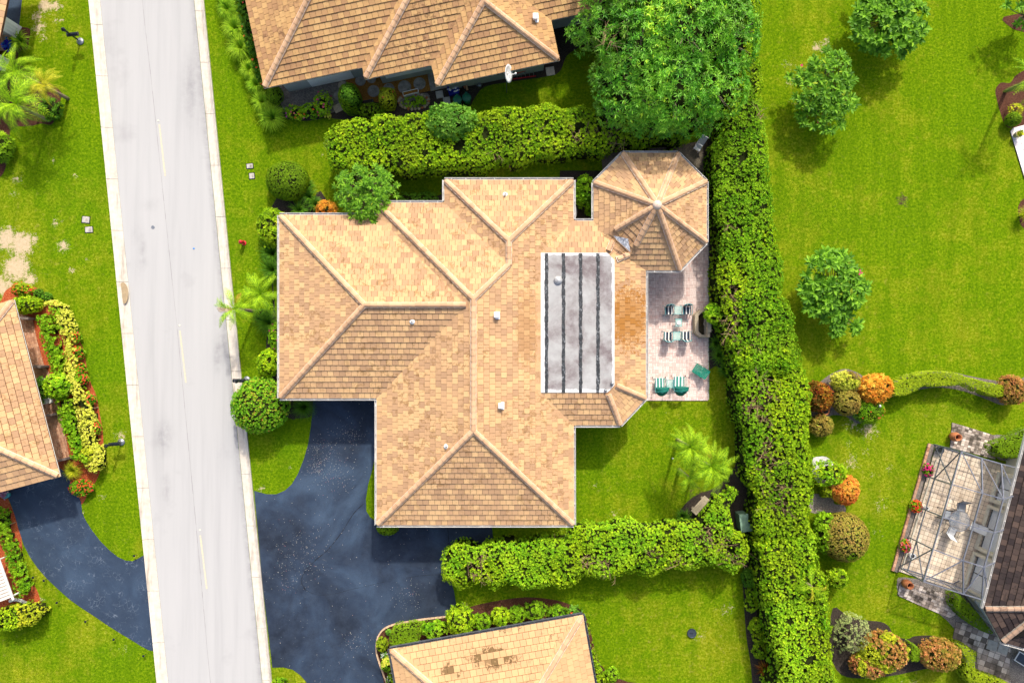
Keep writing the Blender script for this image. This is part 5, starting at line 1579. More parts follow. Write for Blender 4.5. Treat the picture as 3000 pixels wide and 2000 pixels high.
def palm(name, label, px, py, h, scale, mat, n=18, group=None, base=None, yellow=None, trunk_r=0.09, kinds='abc', cat='palm tree', tilt=0.0, el=(0.0, 0.75)):
    top_ = W(px, py, h); bx, by = (base if base else (None, None))
    g = W(bx, by, 0) if base else Vector((top_.x + random.uniform(-.1, .1), top_.y + random.uniform(-.1, .1), 0))
    root = thing(name, label, cat, (g.x, g.y, 0), group)
    mb = MB(); pts = [g - Vector((0, 0, 0.05))]
    for i in range(1, 7):
        t = i / 6; pts.append(g.lerp(top_, t) + Vector((0, 0, 0)))
    mb.tube(pts, [trunk_r * (1.25 - 0.45 * i / 6) for i in range(7)], 9)
    tr = mb.build('trunk', M['wood'], root, smooth=True)
    for k in range(n):
        a = 2 * PI * k / n * 1.0 + random.uniform(-0.2, 0.2) + (k % 3) * 0.7
        e = el[0] + (el[1] - el[0]) * ((k * 7) % n) / n
        kd = random.choice(kinds) if kinds != 'big' else 'big'
        mm = yellow[1] if (yellow and k in yellow[0]) else mat
        me = frond_mesh(kd, mm)
        s_ = scale * random.uniform(0.85, 1.1)
        Mx = Matrix.Translation(top_) @ Matrix.Rotation(a, 4, 'Z') @ Matrix.Rotation(-e + 0.12, 4, 'Y') @ Matrix.Rotation(random.uniform(-.5, .5), 4, 'X') @ Matrix.Scale(s_, 4)
        inst('frond', me, root, Mx)
    return root

def leaf_mesh(name, L, Wd, mat):
    me = bpy.data.meshes.new(name)
    xs = [0, 0.22, 0.55, 0.82, 1.0]; ws = [0.04, 0.6, 1.0, 0.7, 0.0]
    V = []; F = []
    for i, (x, w) in enumerate(zip(xs, ws)):
        z = 0.05 * L * math.sin(x * PI) - 0.16 * L * x * x
        V += [(x * L, -w * Wd / 2, z + 0.14 * Wd * w), (x * L, 0, z), (x * L, w * Wd / 2, z + 0.14 * Wd * w)]
    for i in range(4):
        o = 3 * i
        F += [(o, o + 1, o + 4, o + 3), (o + 1, o + 2, o + 5, o + 4)]
    me.from_pydata(V, [], F); me.materials.append(mat); me.update()
    return me

def rosette_tree(name, label, cat, lobes, h, trunk_px, nros, leafL, leafW, per=12, mat_o=None, mat_j=None, maxn=300, flowers=None, zmin=0.0, spread=(0.75, 1.45), group=None, bare=0):
    """small tree whose branch tips carry rosettes of broad leaves; lobes: (px, py, rpx, z, rz)"""
    g = W(*trunk_px, 0); root = thing(name, label, cat, (g.x, g.y, 0), group)
    mj = mat_j or M['lf_plum']; mo = mat_o or M['lf_plum_o']
    me = leaf_mesh('leaf', leafL, leafW, mo)
    pts = []
    tot = sum(l[2] ** 2 for l in lobes)
    for (lx, ly, lr, lz, lrz) in lobes:
        k = max(3, int(nros * lr * lr / tot)); kk = 0; tries = 0; cpt = W(lx, ly, lz); r = lr * (1 - lz / H) / S
        got = []
        while kk < k and tries < 4000:
            tries += 1
            d = sphere_dirs(1, zmin)[0]
            if random.random() > 0.35 + 0.65 * abs(d[2]): continue
            p = cpt + Vector((d[0] * r, d[1] * r, d[2] * lrz)) * random.uniform(0.82, 1.0)
            if any((p - q).length < leafL * 0.50 for q in got): continue
            got.append(p); kk += 1; pts.append((p, Vector(d)))
    mb = MB()
    mb.tube([g - Vector((0, 0, 0.05)), g + Vector((0.02, 0.03, 0.5)), g + Vector((0.0, 0.0, h * 0.32))], [0.10, 0.085, 0.07], 8)
    hub = g + Vector((0, 0, h * 0.30))
    for (p, d) in pts:
        m1 = hub.lerp(p, 0.5) - Vector((0, 0, 0.12))
        mb.tube([hub, m1, p - Vector((0, 0, 0.03))], [0.032, 0.022, 0.013], 5)
    mb.build('branches', M['wood'], root)
    allm = []
    for (p, d) in pts:
        ax = (Vector(d) * 0.5 + Vector((0, 0, 1.1))).normalized()
        q = ax.to_track_quat('Z', 'Y').to_matrix().to_4x4()
        n_ = per + random.randint(-2, 2)
        for i in range(n_):
            a = i * 2.399 + random.uniform(-.2, .2); th = spread[0] + (spread[1] - spread[0]) * (1 - i / n_) + random.uniform(-.1, .1)
            s_ = random.uniform(0.75, 1.12)
            Mx = Matrix.Translation(p) @ q @ Matrix.Rotation(a, 4, 'Z') @ Matrix.Rotation(-(PI / 2 - th), 4, 'Y') @ Matrix.Rotation(random.uniform(-.25, .25), 4, 'X') @ Matrix.Scale(s_, 4)
            allm.append(Mx)
    allm.sort(key=lambda m_: -m_.translation.z)
    for Mx in allm[:maxn]: inst('leaf', me, root, Mx)
    if allm[maxn:]:
        V0 = [v.co.copy() for v in me.vertices]; F0 = [tuple(p.vertices) for p in me.polygons]
        mb = MB()
        for Mx in allm[maxn:]: mb.add([Mx @ v for v in V0], F0)
        mb.build('foliage', mj, root, kind='stuff')
    if flowers:
        fm, lst = flowers
        P = np.array([list(W(x, y, z)) for x, y, z in lst]); P = np.repeat(P, 3, axis=0) + rng.normal(0, 0.05, (len(lst) * 3, 3))
        l_ = Leaves(); l_.add(*clumps(P, np.tile([0, 0, 1.0], (len(P), 1)), 5, 0.07, 0.06, (0.9, 1.4))); l_.build('flowers', fm, root)
    return root

# ------------------------------------------------------------------ hedges
hedge('hedge', 'broad bright green hedge north of the main house, ending beneath the big tree', 'hedge',
      [(944, 400), (960, 362), (1010, 345), (1090, 332), (1180, 330), (1260, 322), (1370, 325), (1440, 312), (1540, 304), (1640, 305), (1740, 315), (1860, 330), (2000, 330), (2060, 345), (2050, 392), (1960, 412), (1860, 420), (1760, 444), (1680, 452), (1600, 462), (1500, 478), (1400, 488), (1280, 497), (1150, 506), (1040, 508), (968, 500), (948, 450)],
      2.7, M['lf_hedge'], L=0.085, Wd=0.045, dens=115, per=9, lump=0.20, lf=1.9, seed=1, thin=[(1700, 395, 20, .75), (1790, 375, 24, .8), (1810, 420, 18, .6), (1450, 450, 12, .4), (1560, 400, 14, .5)])
hedge('hedge', 'upper stretch of the tall hedge from the big tree down past the fountain', 'hedge',
      [(2170, -60), (2228, -60), (2230, 80), (2238, 200), (2240, 300), (2256, 400), (2266, 520), (2272, 640), (2296, 760), (2310, 850), (2338, 920), (2350, 1000), (2352, 1050), (2336, 1090), (2270, 1095), (2176, 1088), (2150, 1056), (2132, 1000), (2124, 930), (2116, 860), (2108, 760), (2102, 650), (2100, 540), (2092, 430), (2100, 380), (2140, 300), (2160, 120)],
      2.9, M['lf_hedge'], L=0.085, Wd=0.046, dens=112, per=9, lump=0.32, lf=1.4, seed=2, mix=(M['lf_hedge2'], 0.5, 0.15), thin=[(2145, 860, 22, .75), (2160, 930, 24, .8), (2140, 970, 18, .6), (2125, 660, 12, .5), (2230, 330, 14, .5), (2190, 1010, 20, .5)])
hedge('hedge', 'middle stretch of the tall hedge with bare twigs showing beside the small palms', 'hedge',
      [(2152, 1040), (2270, 1025), (2350, 1020), (2364, 1110), (2372, 1200), (2386, 1290), (2400, 1370), (2396, 1450), (2384, 1530), (2390, 1580), (2300, 1600), (2230, 1600), (2215, 1540), (2222, 1470), (2200, 1400), (2190, 1330), (2182, 1260), (2170, 1180), (2158, 1110)],
      2.9, M['lf_hedge'], L=0.085, Wd=0.046, dens=110, per=9, lump=0.36, lf=1.4, seed=3, mix=(M['lf_hedge2'], 0.6, 0.1), thin=[(2200, 1200, 20, .85), (2235, 1340, 22, .85), (2300, 1480, 22, .8), (2265, 1470, 18, .8), (2215, 1170, 26, .8), (2240, 1230, 24, .85), (2255, 1300, 26, .85), (2270, 1360, 24, .8), (2290, 1420, 26, .8), (2225, 1110, 18, .6), (2262, 1160, 16, .6), (2240, 1390, 20, .6)])
hedge('hedge', 'lush fresh green lower stretch of the tall hedge running off the bottom edge', 'hedge',
      [(2232, 1596), (2300, 1590), (2392, 1570), (2408, 1620), (2428, 1680), (2434, 1740), (2440, 1800), (2446, 1860), (2448, 1920), (2462, 2000), (2480, 2090), (2290, 2090), (2286, 1980), (2276, 1900), (2262, 1820), (2246, 1740), (2236, 1660)],
      3.1, M['lf_bright'], L=0.085, Wd=0.046, dens=112, per=9, lump=0.32, lf=1.5, seed=4, mix=(M['lf_hedge'], 0.7, 0.0))
hedge('hedge', 'bright loose hedge south of the main house with bare twigs and a blunt left end', 'hedge',
      [(1294, 1652), (1304, 1622), (1340, 1606), (1392, 1612), (1420, 1600), (1480, 1592), (1560, 1590), (1630, 1580), (1690, 1556), (1760, 1545), (1850, 1538), (1930, 1545), (1990, 1535), (2052, 1530), (2090, 1500), (2122, 1462), (2150, 1432), (2168, 1440), (2152, 1492), (2160, 1552), (2196, 1580), (2200, 1640), (2160, 1680), (2100, 1662), (2040, 1668), (1980, 1672), (1900, 1690), (1840, 1690), (1770, 1696), (1700, 1706), (1640, 1724), (1560, 1730), (1500, 1716), (1450, 1728), (1400, 1716), (1340, 1732), (1300, 1716), (1290, 1684)],
      2.3, M['lf_bright'], L=0.085, Wd=0.046, dens=112, per=9, lump=0.30, lf=1.7, seed=5, mix=(M['lf_hedge'], 0.7, -0.1), thin=[(1395, 1680, 18, .8), (1410, 1640, 12, .6), (1720, 1645, 20, .75), (1780, 1650, 18, .75), (1910, 1620, 16, .6), (2080, 1560, 26, .85), (2130, 1600, 26, .8), (2150, 1640, 20, .7), (2050, 1590, 16, .6), (1990, 1650, 14, .6)])

# ------------------------------------------------------------------ the big tree and its lighter neighbour
def big_tree():
    g = W(1960, 200, 0); root = thing('tree', 'large tree with long whorled leaves and pale dead twigs beside the top house', 'tree', (g.x, g.y, 0))
    lobes = [(1790, 60, 100, 4.2, 1.3), (1880, 150, 120, 4.9, 1.5), (2010, 90, 130, 5.2, 1.6), (2120, 110, 110, 4.6, 1.4), (1860, 270, 115, 4.3, 1.4), (1980, 260, 125, 5.0, 1.6), (2090, 250, 100, 4.5, 1.4),
             (1920, 335, 72, 3.6, 1.2), (2035, 325, 76, 3.8, 1.2), (1720, 100, 62, 3.6, 1.0), (1900, 10, 120, 4.6, 1.4), (2060, -40, 130, 4.8, 1.4), (1800, -60, 110, 4.4, 1.3), (2150, 10, 90, 4.2, 1.2), (1790, 220, 62, 3.8, 1.1), (1790, 330, 42, 3.2, .9)]
    mb = MB()
    mb.tube([g - Vector((0, 0, .1)), g + Vector((0.05, 0, 1.0)), g + Vector((-.05, .05, 2.0))], [0.30, 0.24, 0.20], 10)
    hub = g + Vector((-.05, .05, 1.9)); lv = Leaves()
    Ps = []; As = []; Cr = []
    for (lx, ly, lr, lz, rz_) in lobes:
        c = W(lx, ly, lz); r = lr * (1 - lz / H) / S
        mid = hub.lerp(c, 0.5) + Vector((0, 0, -.3))
        mb.tube([hub, mid, c - Vector((0, 0, rz_ * 0.3))], [0.14, 0.09, 0.05], 7)
        for q in range(7):
            d = sphere_dirs(1, 0.0)[0]; e = c + Vector((d[0] * r * .85, d[1] * r * .85, d[2] * rz_ * .8))
            mb.tube([c - Vector((0, 0, rz_ * .4)), c.lerp(e, .5) - Vector((0, 0, .1)), e], [0.045, 0.03, 0.012], 5)
        n = int(r * r * 75)
        D = sphere_dirs(n, -0.15)
        rad = (1 + 0.20 * wob(D + lx * .1, 2.6)) * rng.uniform(0.72, 1.0, n) ** 0.5
        P = D * rad[:, None] * np.array([r, r, rz_]) + np.array(c)
        hol = wob(P, 2.2); ok = hol > -0.40
        P = P[ok]; D = D[ok]
        Ps.append(P); As.append(D * np.array([1, 1, 1.0]) + np.array([0, 0, 0.6]) + rng.normal(0, .3, D.shape))
        Cr.append(np.clip(0.45 + 0.3 * wob(P, 0.7) + rng.normal(0, .18, len(P)), 0, 1))
    P = np.concatenate(Ps); A = np.concatenate(As); C = np.concatenate(Cr)
    yel = np.hypot(P[:, 0] - W(1905, 85, 5).x, P[:, 1] - W(1905, 85, 5).y) < 0.8
    C[yel] = np.clip(C[yel] + 0.45, 0, 1)
    lv.add(*clumps(P, A, 9, 0.25, 0.060, (0.75, 1.5), cr=C, droop=0.22, jit=0.14)); lv.build('crown', M['lf_mango'], root)
    mb.build('trunk', M['wood'], root)
    tw = MB()
    for (x, y) in ((1775, 100), (1790, 118), (1765, 130), (1838, 75), (1800, 128), (1770, 90), (1850, 50)):
        a0_ = W(x, y, 5.3)
        for q in range(5):
            an = random.uniform(0, 2 * PI); e = a0_ + Vector((math.cos(an), math.sin(an), random.uniform(-.1, .3))) * random.uniform(.4, .8)
            tw.tube([a0_ - Vector((0, 0, .5)), a0_, a0_.lerp(e, .5) + Vector((0, 0, .08)), e], [.014, .012, .009, .004], 4)
    tw.build('dead_branch', M['twig'], root)
    # a solid core, shade put into its dark colour, keeps the lawn from showing through everywhere
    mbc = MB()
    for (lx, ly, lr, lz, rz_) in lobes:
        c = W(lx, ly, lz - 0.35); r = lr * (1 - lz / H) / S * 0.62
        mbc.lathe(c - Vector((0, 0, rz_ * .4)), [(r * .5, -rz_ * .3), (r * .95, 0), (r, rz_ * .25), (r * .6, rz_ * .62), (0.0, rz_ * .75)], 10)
    mbc.build('shaded_core', M['core'], root, smooth=True, kind='stuff')
    return root
big_tree()
shrub('tree', 'small bright glossy tree pushing up through the north hedge', 'tree', 1325, 355, 68, 52, 3.5, M['lf_light'], L=0.14, Wd=0.075, per=8, dens=80, lump=0.30, lf=2.6, zc=2.7, corek=0.6)

# ------------------------------------------------------------------ plumeria and other broad-leaved trees
rosette_tree('tree', 'dense dark round frangipani tree on the lawn at the top right', 'tree', [(2600, 60, 108, 1.7, 1.0), (2560, 70, 80, 1.7, .9), (2650, 70, 70, 1.7, .8), (2610, 120, 55, 1.3, .7), (2600, -10, 90, 1.7, .9)], 2.6, (2590, 70), 150, 0.42, 0.17, per=14, zmin=-0.1)
rosette_tree('tree', 'sparse frangipani tree with yellowing leaves and one pink flower', 'tree', [(2425, 225, 78, 1.8, .8), (2390, 270, 70, 1.7, .7), (2440, 290, 70, 1.7, .7), (2420, 350, 50, 1.4, .6), (2330, 230, 30, 1.3, .4), (2360, 350, 26, 1.2, .4)], 2.5, (2405, 275), 125, 0.36, 0.115, per=13, zmin=0.0, flowers=(M['fl_pink'], [(2482, 226, 2.4), (2348, 191, 1.9), (2395, 358, 1.6)]))
rosette_tree('tree', 'glossy frangipani tree beside the tall hedge with a trailing lower branch', 'tree', [(2430, 815, 82, 1.9, .8), (2400, 870, 62, 1.7, .7), (2480, 850, 55, 1.8, .7), (2435, 905, 52, 1.5, .6), (2455, 955, 30, 1.2, .5), (2500, 955, 16, 1.1, .3)], 2.6, (2420, 880), 110, 0.46, 0.17, per=13, zmin=0.0, flowers=(M['fl_pink'], [(2514, 803, 2.4), (2524, 800, 2.4), (2537, 835, 2.2), (2540, 850, 2.2), (2510, 812, 2.3)]))
rosette_tree('tree', 'blue-green frangipani at the very top right corner', 'tree', [(2985, 20, 42, 1.9, .7), (3000, 60, 30, 1.5, .5), (3040, 20, 60, 1.9, .7)], 2.6, (2975, 65), 30, 0.36, 0.12, per=10, zmin=0.0)
rosette_tree('shrub', 'round bush of glossy whorled leaves overhanging the north eave of the main house', 'shrub', [(1070, 570, 88, 2.7, 1.0), (1040, 560, 62, 2.6, .9), (1110, 560, 62, 2.6, .9), (1065, 610, 50, 2.75, .6)], 3.6, (1060, 560), 150, 0.27, 0.075, per=12, zmin=0.05, spread=(0.8, 1.5))

# ------------------------------------------------------------------ shrubs round the main house
shrub('topiary', 'smooth round clipped ball of green on the lawn near the water meter lids', 'topiary', 843, 530, 64, 58, 1.7, M['lf_clip'], L=0.055, Wd=0.03, per=7, dens=420, lump=0.03, clipped=True, zc=0.75, corek=0.93)
shrub('shrub', 'yellow green round shrub at the north west corner of the main house', 'shrub', 800, 668, 46, 58, 1.6, M['lf_gold'], L=0.10, Wd=0.055, dens=120, lump=0.14, mix=(M['lf_hedge'], 1.5, -0.2))
shrub('shrub', 'small orange croton in the dark bed behind the north eave', 'shrub', 955, 612, 30, 24, 1.0, M['lf_orange'], L=0.16, Wd=0.05, per=8, dens=60, lump=0.2)
for i, (x, y, r, hh, lb) in enumerate(((905, 575, 30, .8, 'dark strap-leaved clump between the clipped ball and the glossy bush'), (925, 600, 26, .7, 'dark strap-leaved clump just left of the orange croton'), (875, 615, 34, .6, 'low dark grassy clump above the gutter corner of the main house'), (905, 545, 22, .7, 'topmost dark strap-leaved clump beside the red mulch spot'))):
    blade_clump('grass_clump', lb, x, y, r, hh, M['lf_dark'], n=150, Wd=0.045)
hedge('shrub', 'low dark clipped row along the north wall of the main house', 'shrub', [(1172, 565), (1275, 562), (1282, 578), (1275, 592), (1172, 590)], 0.7, M['lf_dark'], L=0.08, Wd=0.045, dens=110, er=0.2, lump=0.05, side=60, corek=0.12)
shrub('shrub', 'leafy dark green shrub in the nook beside the octagonal roof', 'shrub', 1712, 560, 30, 48, 1.7, M['lf_hedge2'], L=0.14, Wd=0.08, dens=60, lump=0.25)
shrub('shrub', 'small round green shrub at the lower end of the nook by the octagonal roof', 'shrub', 1728, 618, 13, 13, .8, M['lf_hedge2'], L=0.12, Wd=0.07, dens=80, lump=0.2)
blade_clump('grass_clump', 'dark arching grass clump against the west eave near the green palm', 798, 742, 44, 1.0, M['lf_dark'], n=330, Wd=0.028)
blade_clump('grass_clump', 'second dark arching grass clump just above the green palm', 796, 790, 40, 1.0, M['lf_dark'], n=300, Wd=0.028)
blade_clump('grass_clump', 'dark grass clump just below the green palm by the west wall', 786, 945, 44, 1.0, M['lf_dark'], n=330, Wd=0.028)
shrub('shrub', 'upright leafy bush with small red flowers against the west wall', 'shrub', 812, 985, 20, 44, 1.6, M['lf_hedge2'], L=0.09, Wd=0.05, dens=110, flowers=(M['fl_pink'], 10, 0.05))
shrub('shrub', 'bushy green shrub at the west wall above the big round shrub', 'shrub', 790, 1062, 34, 42, 1.9, M['lf_hedge'], L=0.10, Wd=0.055, dens=95, lump=0.22)
shrub('shrub', 'big round shrub with reddish tips bulging over the kerb', 'shrub', 764, 1186, 86, 84, 2.6, M['lf_ruddy'], L=0.085, Wd=0.045, per=8, dens=150, lump=0.07, zc=1.2, corek=0.9)
blade_clump('grass_clump', 'dark fountain grass under the south eave beside the driveway', 888, 1192, 40, 0.9, M['lf_dark'], n=420, Wd=0.02)
palm('palm_tree', 'green feathery palm beside the west eave of the main house', 765, 862, 2.2, 1.15, M['lf_palm'], n=22)
palm('palm_tree', 'palm leaning over the kerb with a few dry tips, near the hydrant', 685, 905, 2.6, 1.05, M['lf_palm'], n=20, base=(752, 912), yellow=((3, 7), M['lf_palmd']))
shrub('shrub', 'low clump of grassy bush at the foot of the leaning palm', 'shrub', 770, 925, 26, 20, .7, M['lf_dark'], L=0.12, Wd=0.04, dens=80)
shrub('shrub', 'low round shrub peeping out under the south west eave corner', 'shrub', 1136, 1546, 32, 20, 1.0, M['lf_clip'], L=0.07, Wd=0.04, dens=240, lump=0.06, clipped=True)

# ------------------------------------------------------------------ palms
palm('palm_tree', 'upper green palm in the cluster of three on the left lawn edge', 55, 215, 2.4, 1.25, M['lf_palm'], n=22)
palm('palm_tree', 'yellow palm, rightmost in the cluster on the left lawn edge', 132, 252, 2.2, 1.0, M['lf_palmy'], n=20)
palm('palm_tree', 'large lower green palm in the cluster on the left lawn edge', 46, 305, 2.7, 1.5, M['lf_palm'], n=28)
palm('palm_tree', 'upper palm of three on the small lawn below the patio', 2022, 1308, 3.3, 1.15, M['lf_palm'], n=26)
palm('palm_tree', 'right-hand palm of three on the small lawn below the patio', 2084, 1366, 3.2, 1.25, M['lf_palm'], n=26, yellow=((4,), M['lf_palmd']))
palm('palm_tree', 'lowest and smallest palm of three on the small lawn below the patio', 2018, 1398, 2.4, .85, M['lf_palm'], n=14)
palm('palm_tree', 'small palm with one yellow frond growing out of the long hedge', 2378, 1718, 3.5, .9, M['lf_palm'], n=7, yellow=((0, 4), M['lf_palmy']), el=(0.0, .3))
palm('palm_tree', 'leaning palm with pale trunk at the right edge above the white terrace', 3020, 235, 3.2, 1.2, M['lf_palm'], n=16, base=(2946, 268))
blade_clump('grass_clump', 'yellow green spiky clump at the right edge below the white terrace', 3003, 628, 26, 0.9, M['lf_gold'], n=200, Wd=0.03)
shrub('shrub', 'small round dark green bush in the bed above the white terrace', 'shrub', 2968, 350, 21, 20, .9, M['lf_clip'], L=0.07, Wd=0.035, dens=260, lump=0.08, clipped=True)
shrub('shrub', 'loose yellow green plant under the leaning palm', 'shrub', 2975, 322, 20, 16, .6, M['lf_gold'], L=0.16, Wd=0.05, dens=40, corek=0)

# ------------------------------------------------------------------ left edge
blade_clump('shrub', 'spiky yellow green plant beside the white garage door at top left', 60, 122, 34, .9, M['lf_palm'], n=120, Wd=0.06, cat='shrub')
shrub('shrub', 'shrubby green bush at the left edge below the palms', 'shrub', 4, 430, 30, 40, 1.2, M['lf_palm'], L=0.2, Wd=0.05, dens=50, lump=0.2)
shrub('shrub', 'dark low bush in the mulch right of the big left palm', 'shrub', 150, 320, 34, 30, .7, M['lf_dark'], L=0.14, Wd=0.05, dens=50)
shrub('shrub', 'orange flowering bush at the top of the red mulch bed', 'shrub', 66, 848, 32, 20, .9, M['lf_olive'], L=0.08, Wd=0.045, dens=140, flowers=(M['fl_coral'], 40, 0.05))
shrub('shrub', 'round feathery bush at the roof corner of the left house', 'shrub', 78, 892, 44, 27, 1.2, M['lf_hedge'], L=0.10, Wd=0.04, dens=120, lump=0.15)
for i, (x, y, r, lb) in enumerate(((114, 860, 13, 'small dark green mound below the topmost orange flowers'), (138, 870, 13, 'small dark mound at the turn of the red mulch bed'), (198, 926, 14, 'dark mound between the yellow hedge and the red mulch'), (210, 955, 14, 'dark mound just above the red flowering bushes'))):
    shrub('shrub', lb, 'shrub', x, y, r, r, .5, M['lf_dark'], L=0.07, Wd=0.04, dens=200)
hedge('hedge', 'long yellow variegated hedge curving beside the left house', 'hedge', [(122, 885), (150, 882), (178, 888), (190, 905), (200, 940), (205, 980), (212, 1020), (216, 1060), (228, 1110), (238, 1150), (246, 1175), (258, 1200), (268, 1250), (270, 1290), (285, 1310), (293, 1360), (282, 1384), (262, 1388), (244, 1366), (238, 1330), (232, 1290), (224, 1240), (218, 1200), (208, 1165), (186, 1120), (180, 1080), (186, 1040), (176, 1000), (158, 960), (150, 925), (135, 905)],
      1.0, M['lf_yellow'], L=0.085, Wd=0.06, dens=120, er=0.25, lump=0.10, lf=2.6, side=50, corek=0.15, smooth=3, mix=(M['lf_bright'], 1.4, 0.55))
hedge('hedge', 'dark green inner hedge above the round bush beside the left patio', 'hedge', [(98, 925), (126, 922), (142, 950), (150, 985), (160, 1030), (172, 1065), (174, 1095), (150, 1100), (136, 1070), (124, 1020), (118, 980), (108, 950)], 1.1, M['lf_hedge2'], L=0.11, Wd=0.06, dens=85, er=0.25, lump=0.18, lf=2.4, side=50, corek=0.2, smooth=3)
hedge('hedge', 'dark green inner hedge below the round bush beside the left patio', 'hedge', [(160, 1170), (195, 1165), (204, 1200), (208, 1230), (222, 1260), (228, 1300), (236, 1330), (232, 1348), (205, 1345), (196, 1310), (184, 1270), (168, 1230), (162, 1200)], 1.1, M['lf_hedge2'], L=0.11, Wd=0.06, dens=85, er=0.25, lump=0.18, lf=2.4, side=50, corek=0.2, smooth=3)
shrub('shrub', 'round light green bush in the middle of the yellow variegated hedge', 'shrub', 174, 1132, 36, 38, 1.7, M['lf_bright'], L=0.12, Wd=0.07, dens=75, lump=0.18)
shrub('shrub', 'bright bush between the eave and white step of the left house', 'shrub', 118, 1140, 17, 36, 1.3, M['lf_light'], L=0.12, Wd=0.07, dens=75, lump=0.2)
shrub('shrub', 'round leafy bush in the lower end of the yellow variegated hedge', 'shrub', 266, 1332, 26, 26, 1.3, M['lf_gold'], L=0.09, Wd=0.055, dens=110, lump=0.12, mix=(M['lf_bright'], 2.0, 0.2))
for i, (x, y, rx, ry, lb) in enumerate(((222, 988, 15, 17, 'first coral flowering bush from the top of the outer bed row'), (230, 1034, 15, 20, 'second coral flowering bush from the top of the outer bed row'), (234, 1082, 17, 18, 'third coral flowering bush from the top of the outer bed row'), (243, 1110, 17, 16, 'fourth coral flowering bush, close below the third'), (262, 1172, 18, 16, 'coral flowering bush beside the bend of the yellow hedge'), (280, 1252, 13, 20, 'small coral flowering bush near the black mailbox'), (240, 1428, 36, 24, 'large orange flowering bush at the lower tip of the red mulch bed'))):
    shrub('shrub', lb, 'shrub', x, y, rx, ry, .75, M['lf_hedge2'], L=0.075, Wd=0.04, dens=170, flowers=(M['fl_coral'], 34 if rx < 30 else 70, 0.05))
shrub('shrub', 'small green mound at the red mulch edge above the small coral bush', 'shrub', 270, 1222, 11, 12, .5, M['lf_dark'], L=0.07, Wd=0.04, dens=200)
shrub('shrub', 'small olive mound at the red mulch edge left of the black mailbox', 'shrub', 287, 1318, 12, 14, .5, M['lf_olive'], L=0.07, Wd=0.04, dens=200)
blade_clump('shrub', 'ferny yellow green clump where the red bed meets the left driveway', 214, 1378, 30, .8, M['lf_gold'], n=240, Wd=0.03, cat='shrub')
hedge('hedge', 'dark green low hedge beside the white louvred roof at lower left', 'hedge', [(-20, 1490), (8, 1500), (16, 1530), (22, 1570), (40, 1620), (48, 1660), (60, 1690), (72, 1720), (68, 1745), (40, 1748), (34, 1700), (14, 1650), (0, 1600), (-20, 1560)], 0.9, M['lf_hedge2'], L=0.11, Wd=0.06, dens=90, er=0.25, lump=0.15, side=50, corek=0.2, smooth=3)
hedge('shrub', 'yellow green bush with trimmed edge at the far left below the white louvred roof', 'shrub', [(-30, 1800), (10, 1782), (50, 1778), (90, 1790), (110, 1800), (100, 1820), (70, 1838), (30, 1852), (-30, 1850)], 1.5, M['lf_gold'], L=0.08, Wd=0.045, dens=120, er=0.3, lump=0.08, side=70, corek=0.2, mix=(M['lf_hedge'], 1.0, 0.0))

# ------------------------------------------------------------------ garden below the top house
for i, (x, y, r, lb) in enumerate(((668, 28, 34, 'topmost arching grass clump beside the top house'), (688, 82, 40, 'second arching grass clump down beside the top house'), (706, 140, 42, 'third arching grass clump down beside the top house'), (732, 205, 30, 'fourth, narrower arching grass clump beside the top house'), (752, 250, 30, 'fifth arching grass clump near the lower roof corner'), (770, 300, 34, 'sixth arching grass clump, below the roof corner'), (798, 345, 42, 'lowest arching grass clump below the top house roof corner'), (652, -20, 30, 'grass clump cut by the top edge beside the top house'))):
    blade_clump('grass_clump', lb, x, y, r, 0.95, M['lf_blade'], n=520, Wd=0.038, group='arching grass clumps beside the top house')
hedge('hedge', 'green strip of bushes with red flowers under the west eave of the top house', 'hedge', [(676, -60), (720, -60), (735, 60), (752, 150), (776, 240), (760, 245), (738, 200), (720, 130), (700, 60)], 1.0, M['lf_dark'], L=0.11, Wd=0.06, dens=70, er=0.3, lump=0.15, corek=0.2, smooth=2, flowers=(M['fl_coral'], 14, 0.07))
shrub('shrub', 'clipped dark green mound below the corner of the top house roof', 'shrub', 806, 280, 24, 26, 1.2, M['lf_clip'], L=0.06, Wd=0.035, dens=260, lump=0.06, clipped=True)
shrub('shrub', 'tall rangy bush with magenta flowers below the top house', 'shrub', 948, 305, 26, 32, 1.3, M['lf_bright'], L=0.10, Wd=0.055, dens=60, lump=0.3, flowers=(M['fl_pink'], 6, 0.07), corek=0.5)
shrub('shrub', 'flower bush dotted red and purple in the middle of the front bed', 'shrub', 912, 325, 30, 22, 1.0, M['lf_hedge2'], L=0.10, Wd=0.055, dens=70, lump=0.3, flowers=(M['fl_mix'], 9, 0.07), corek=0.5)
shrub('shrub', 'flower bush dotted orange and pink at the left of the front bed', 'shrub', 868, 330, 28, 22, .9, M['lf_hedge'], L=0.10, Wd=0.055, dens=70, lump=0.3, flowers=(M['fl_mix'], 10, 0.07), corek=0.5)
shrub('shrub', 'little yellow variegated plant at the right end of the flower bed', 'shrub', 960, 340, 9, 8, .5, M['lf_yellow'], L=0.08, Wd=0.05, dens=120)
shrub('topiary', 'tall pointed clipped conifer left of the rusty bark bed', 'topiary', 1028, 292, 32, 44, 2.2, M['lf_clip'], L=0.06, Wd=0.035, dens=230, lump=0.07, clipped=True, zc=0.8, mix=(M['lf_dark'], 1.6, 0.3))
shrub('topiary', 'yellow green boxy clipped bush right of the rusty bark bed', 'topiary', 1136, 292, 25, 32, 1.7, M['lf_gold'], L=0.06, Wd=0.035, dens=260, lump=0.05, clipped=True, sq=1.5, flowers=(M['fl_coral'], 3, 0.07))
shrub('shrub', 'low green mass joining the two clipped bushes above the hedge', 'shrub', 1086, 322, 44, 20, 1.0, M['lf_clip'], L=0.07, Wd=0.04, dens=160, lump=0.15)
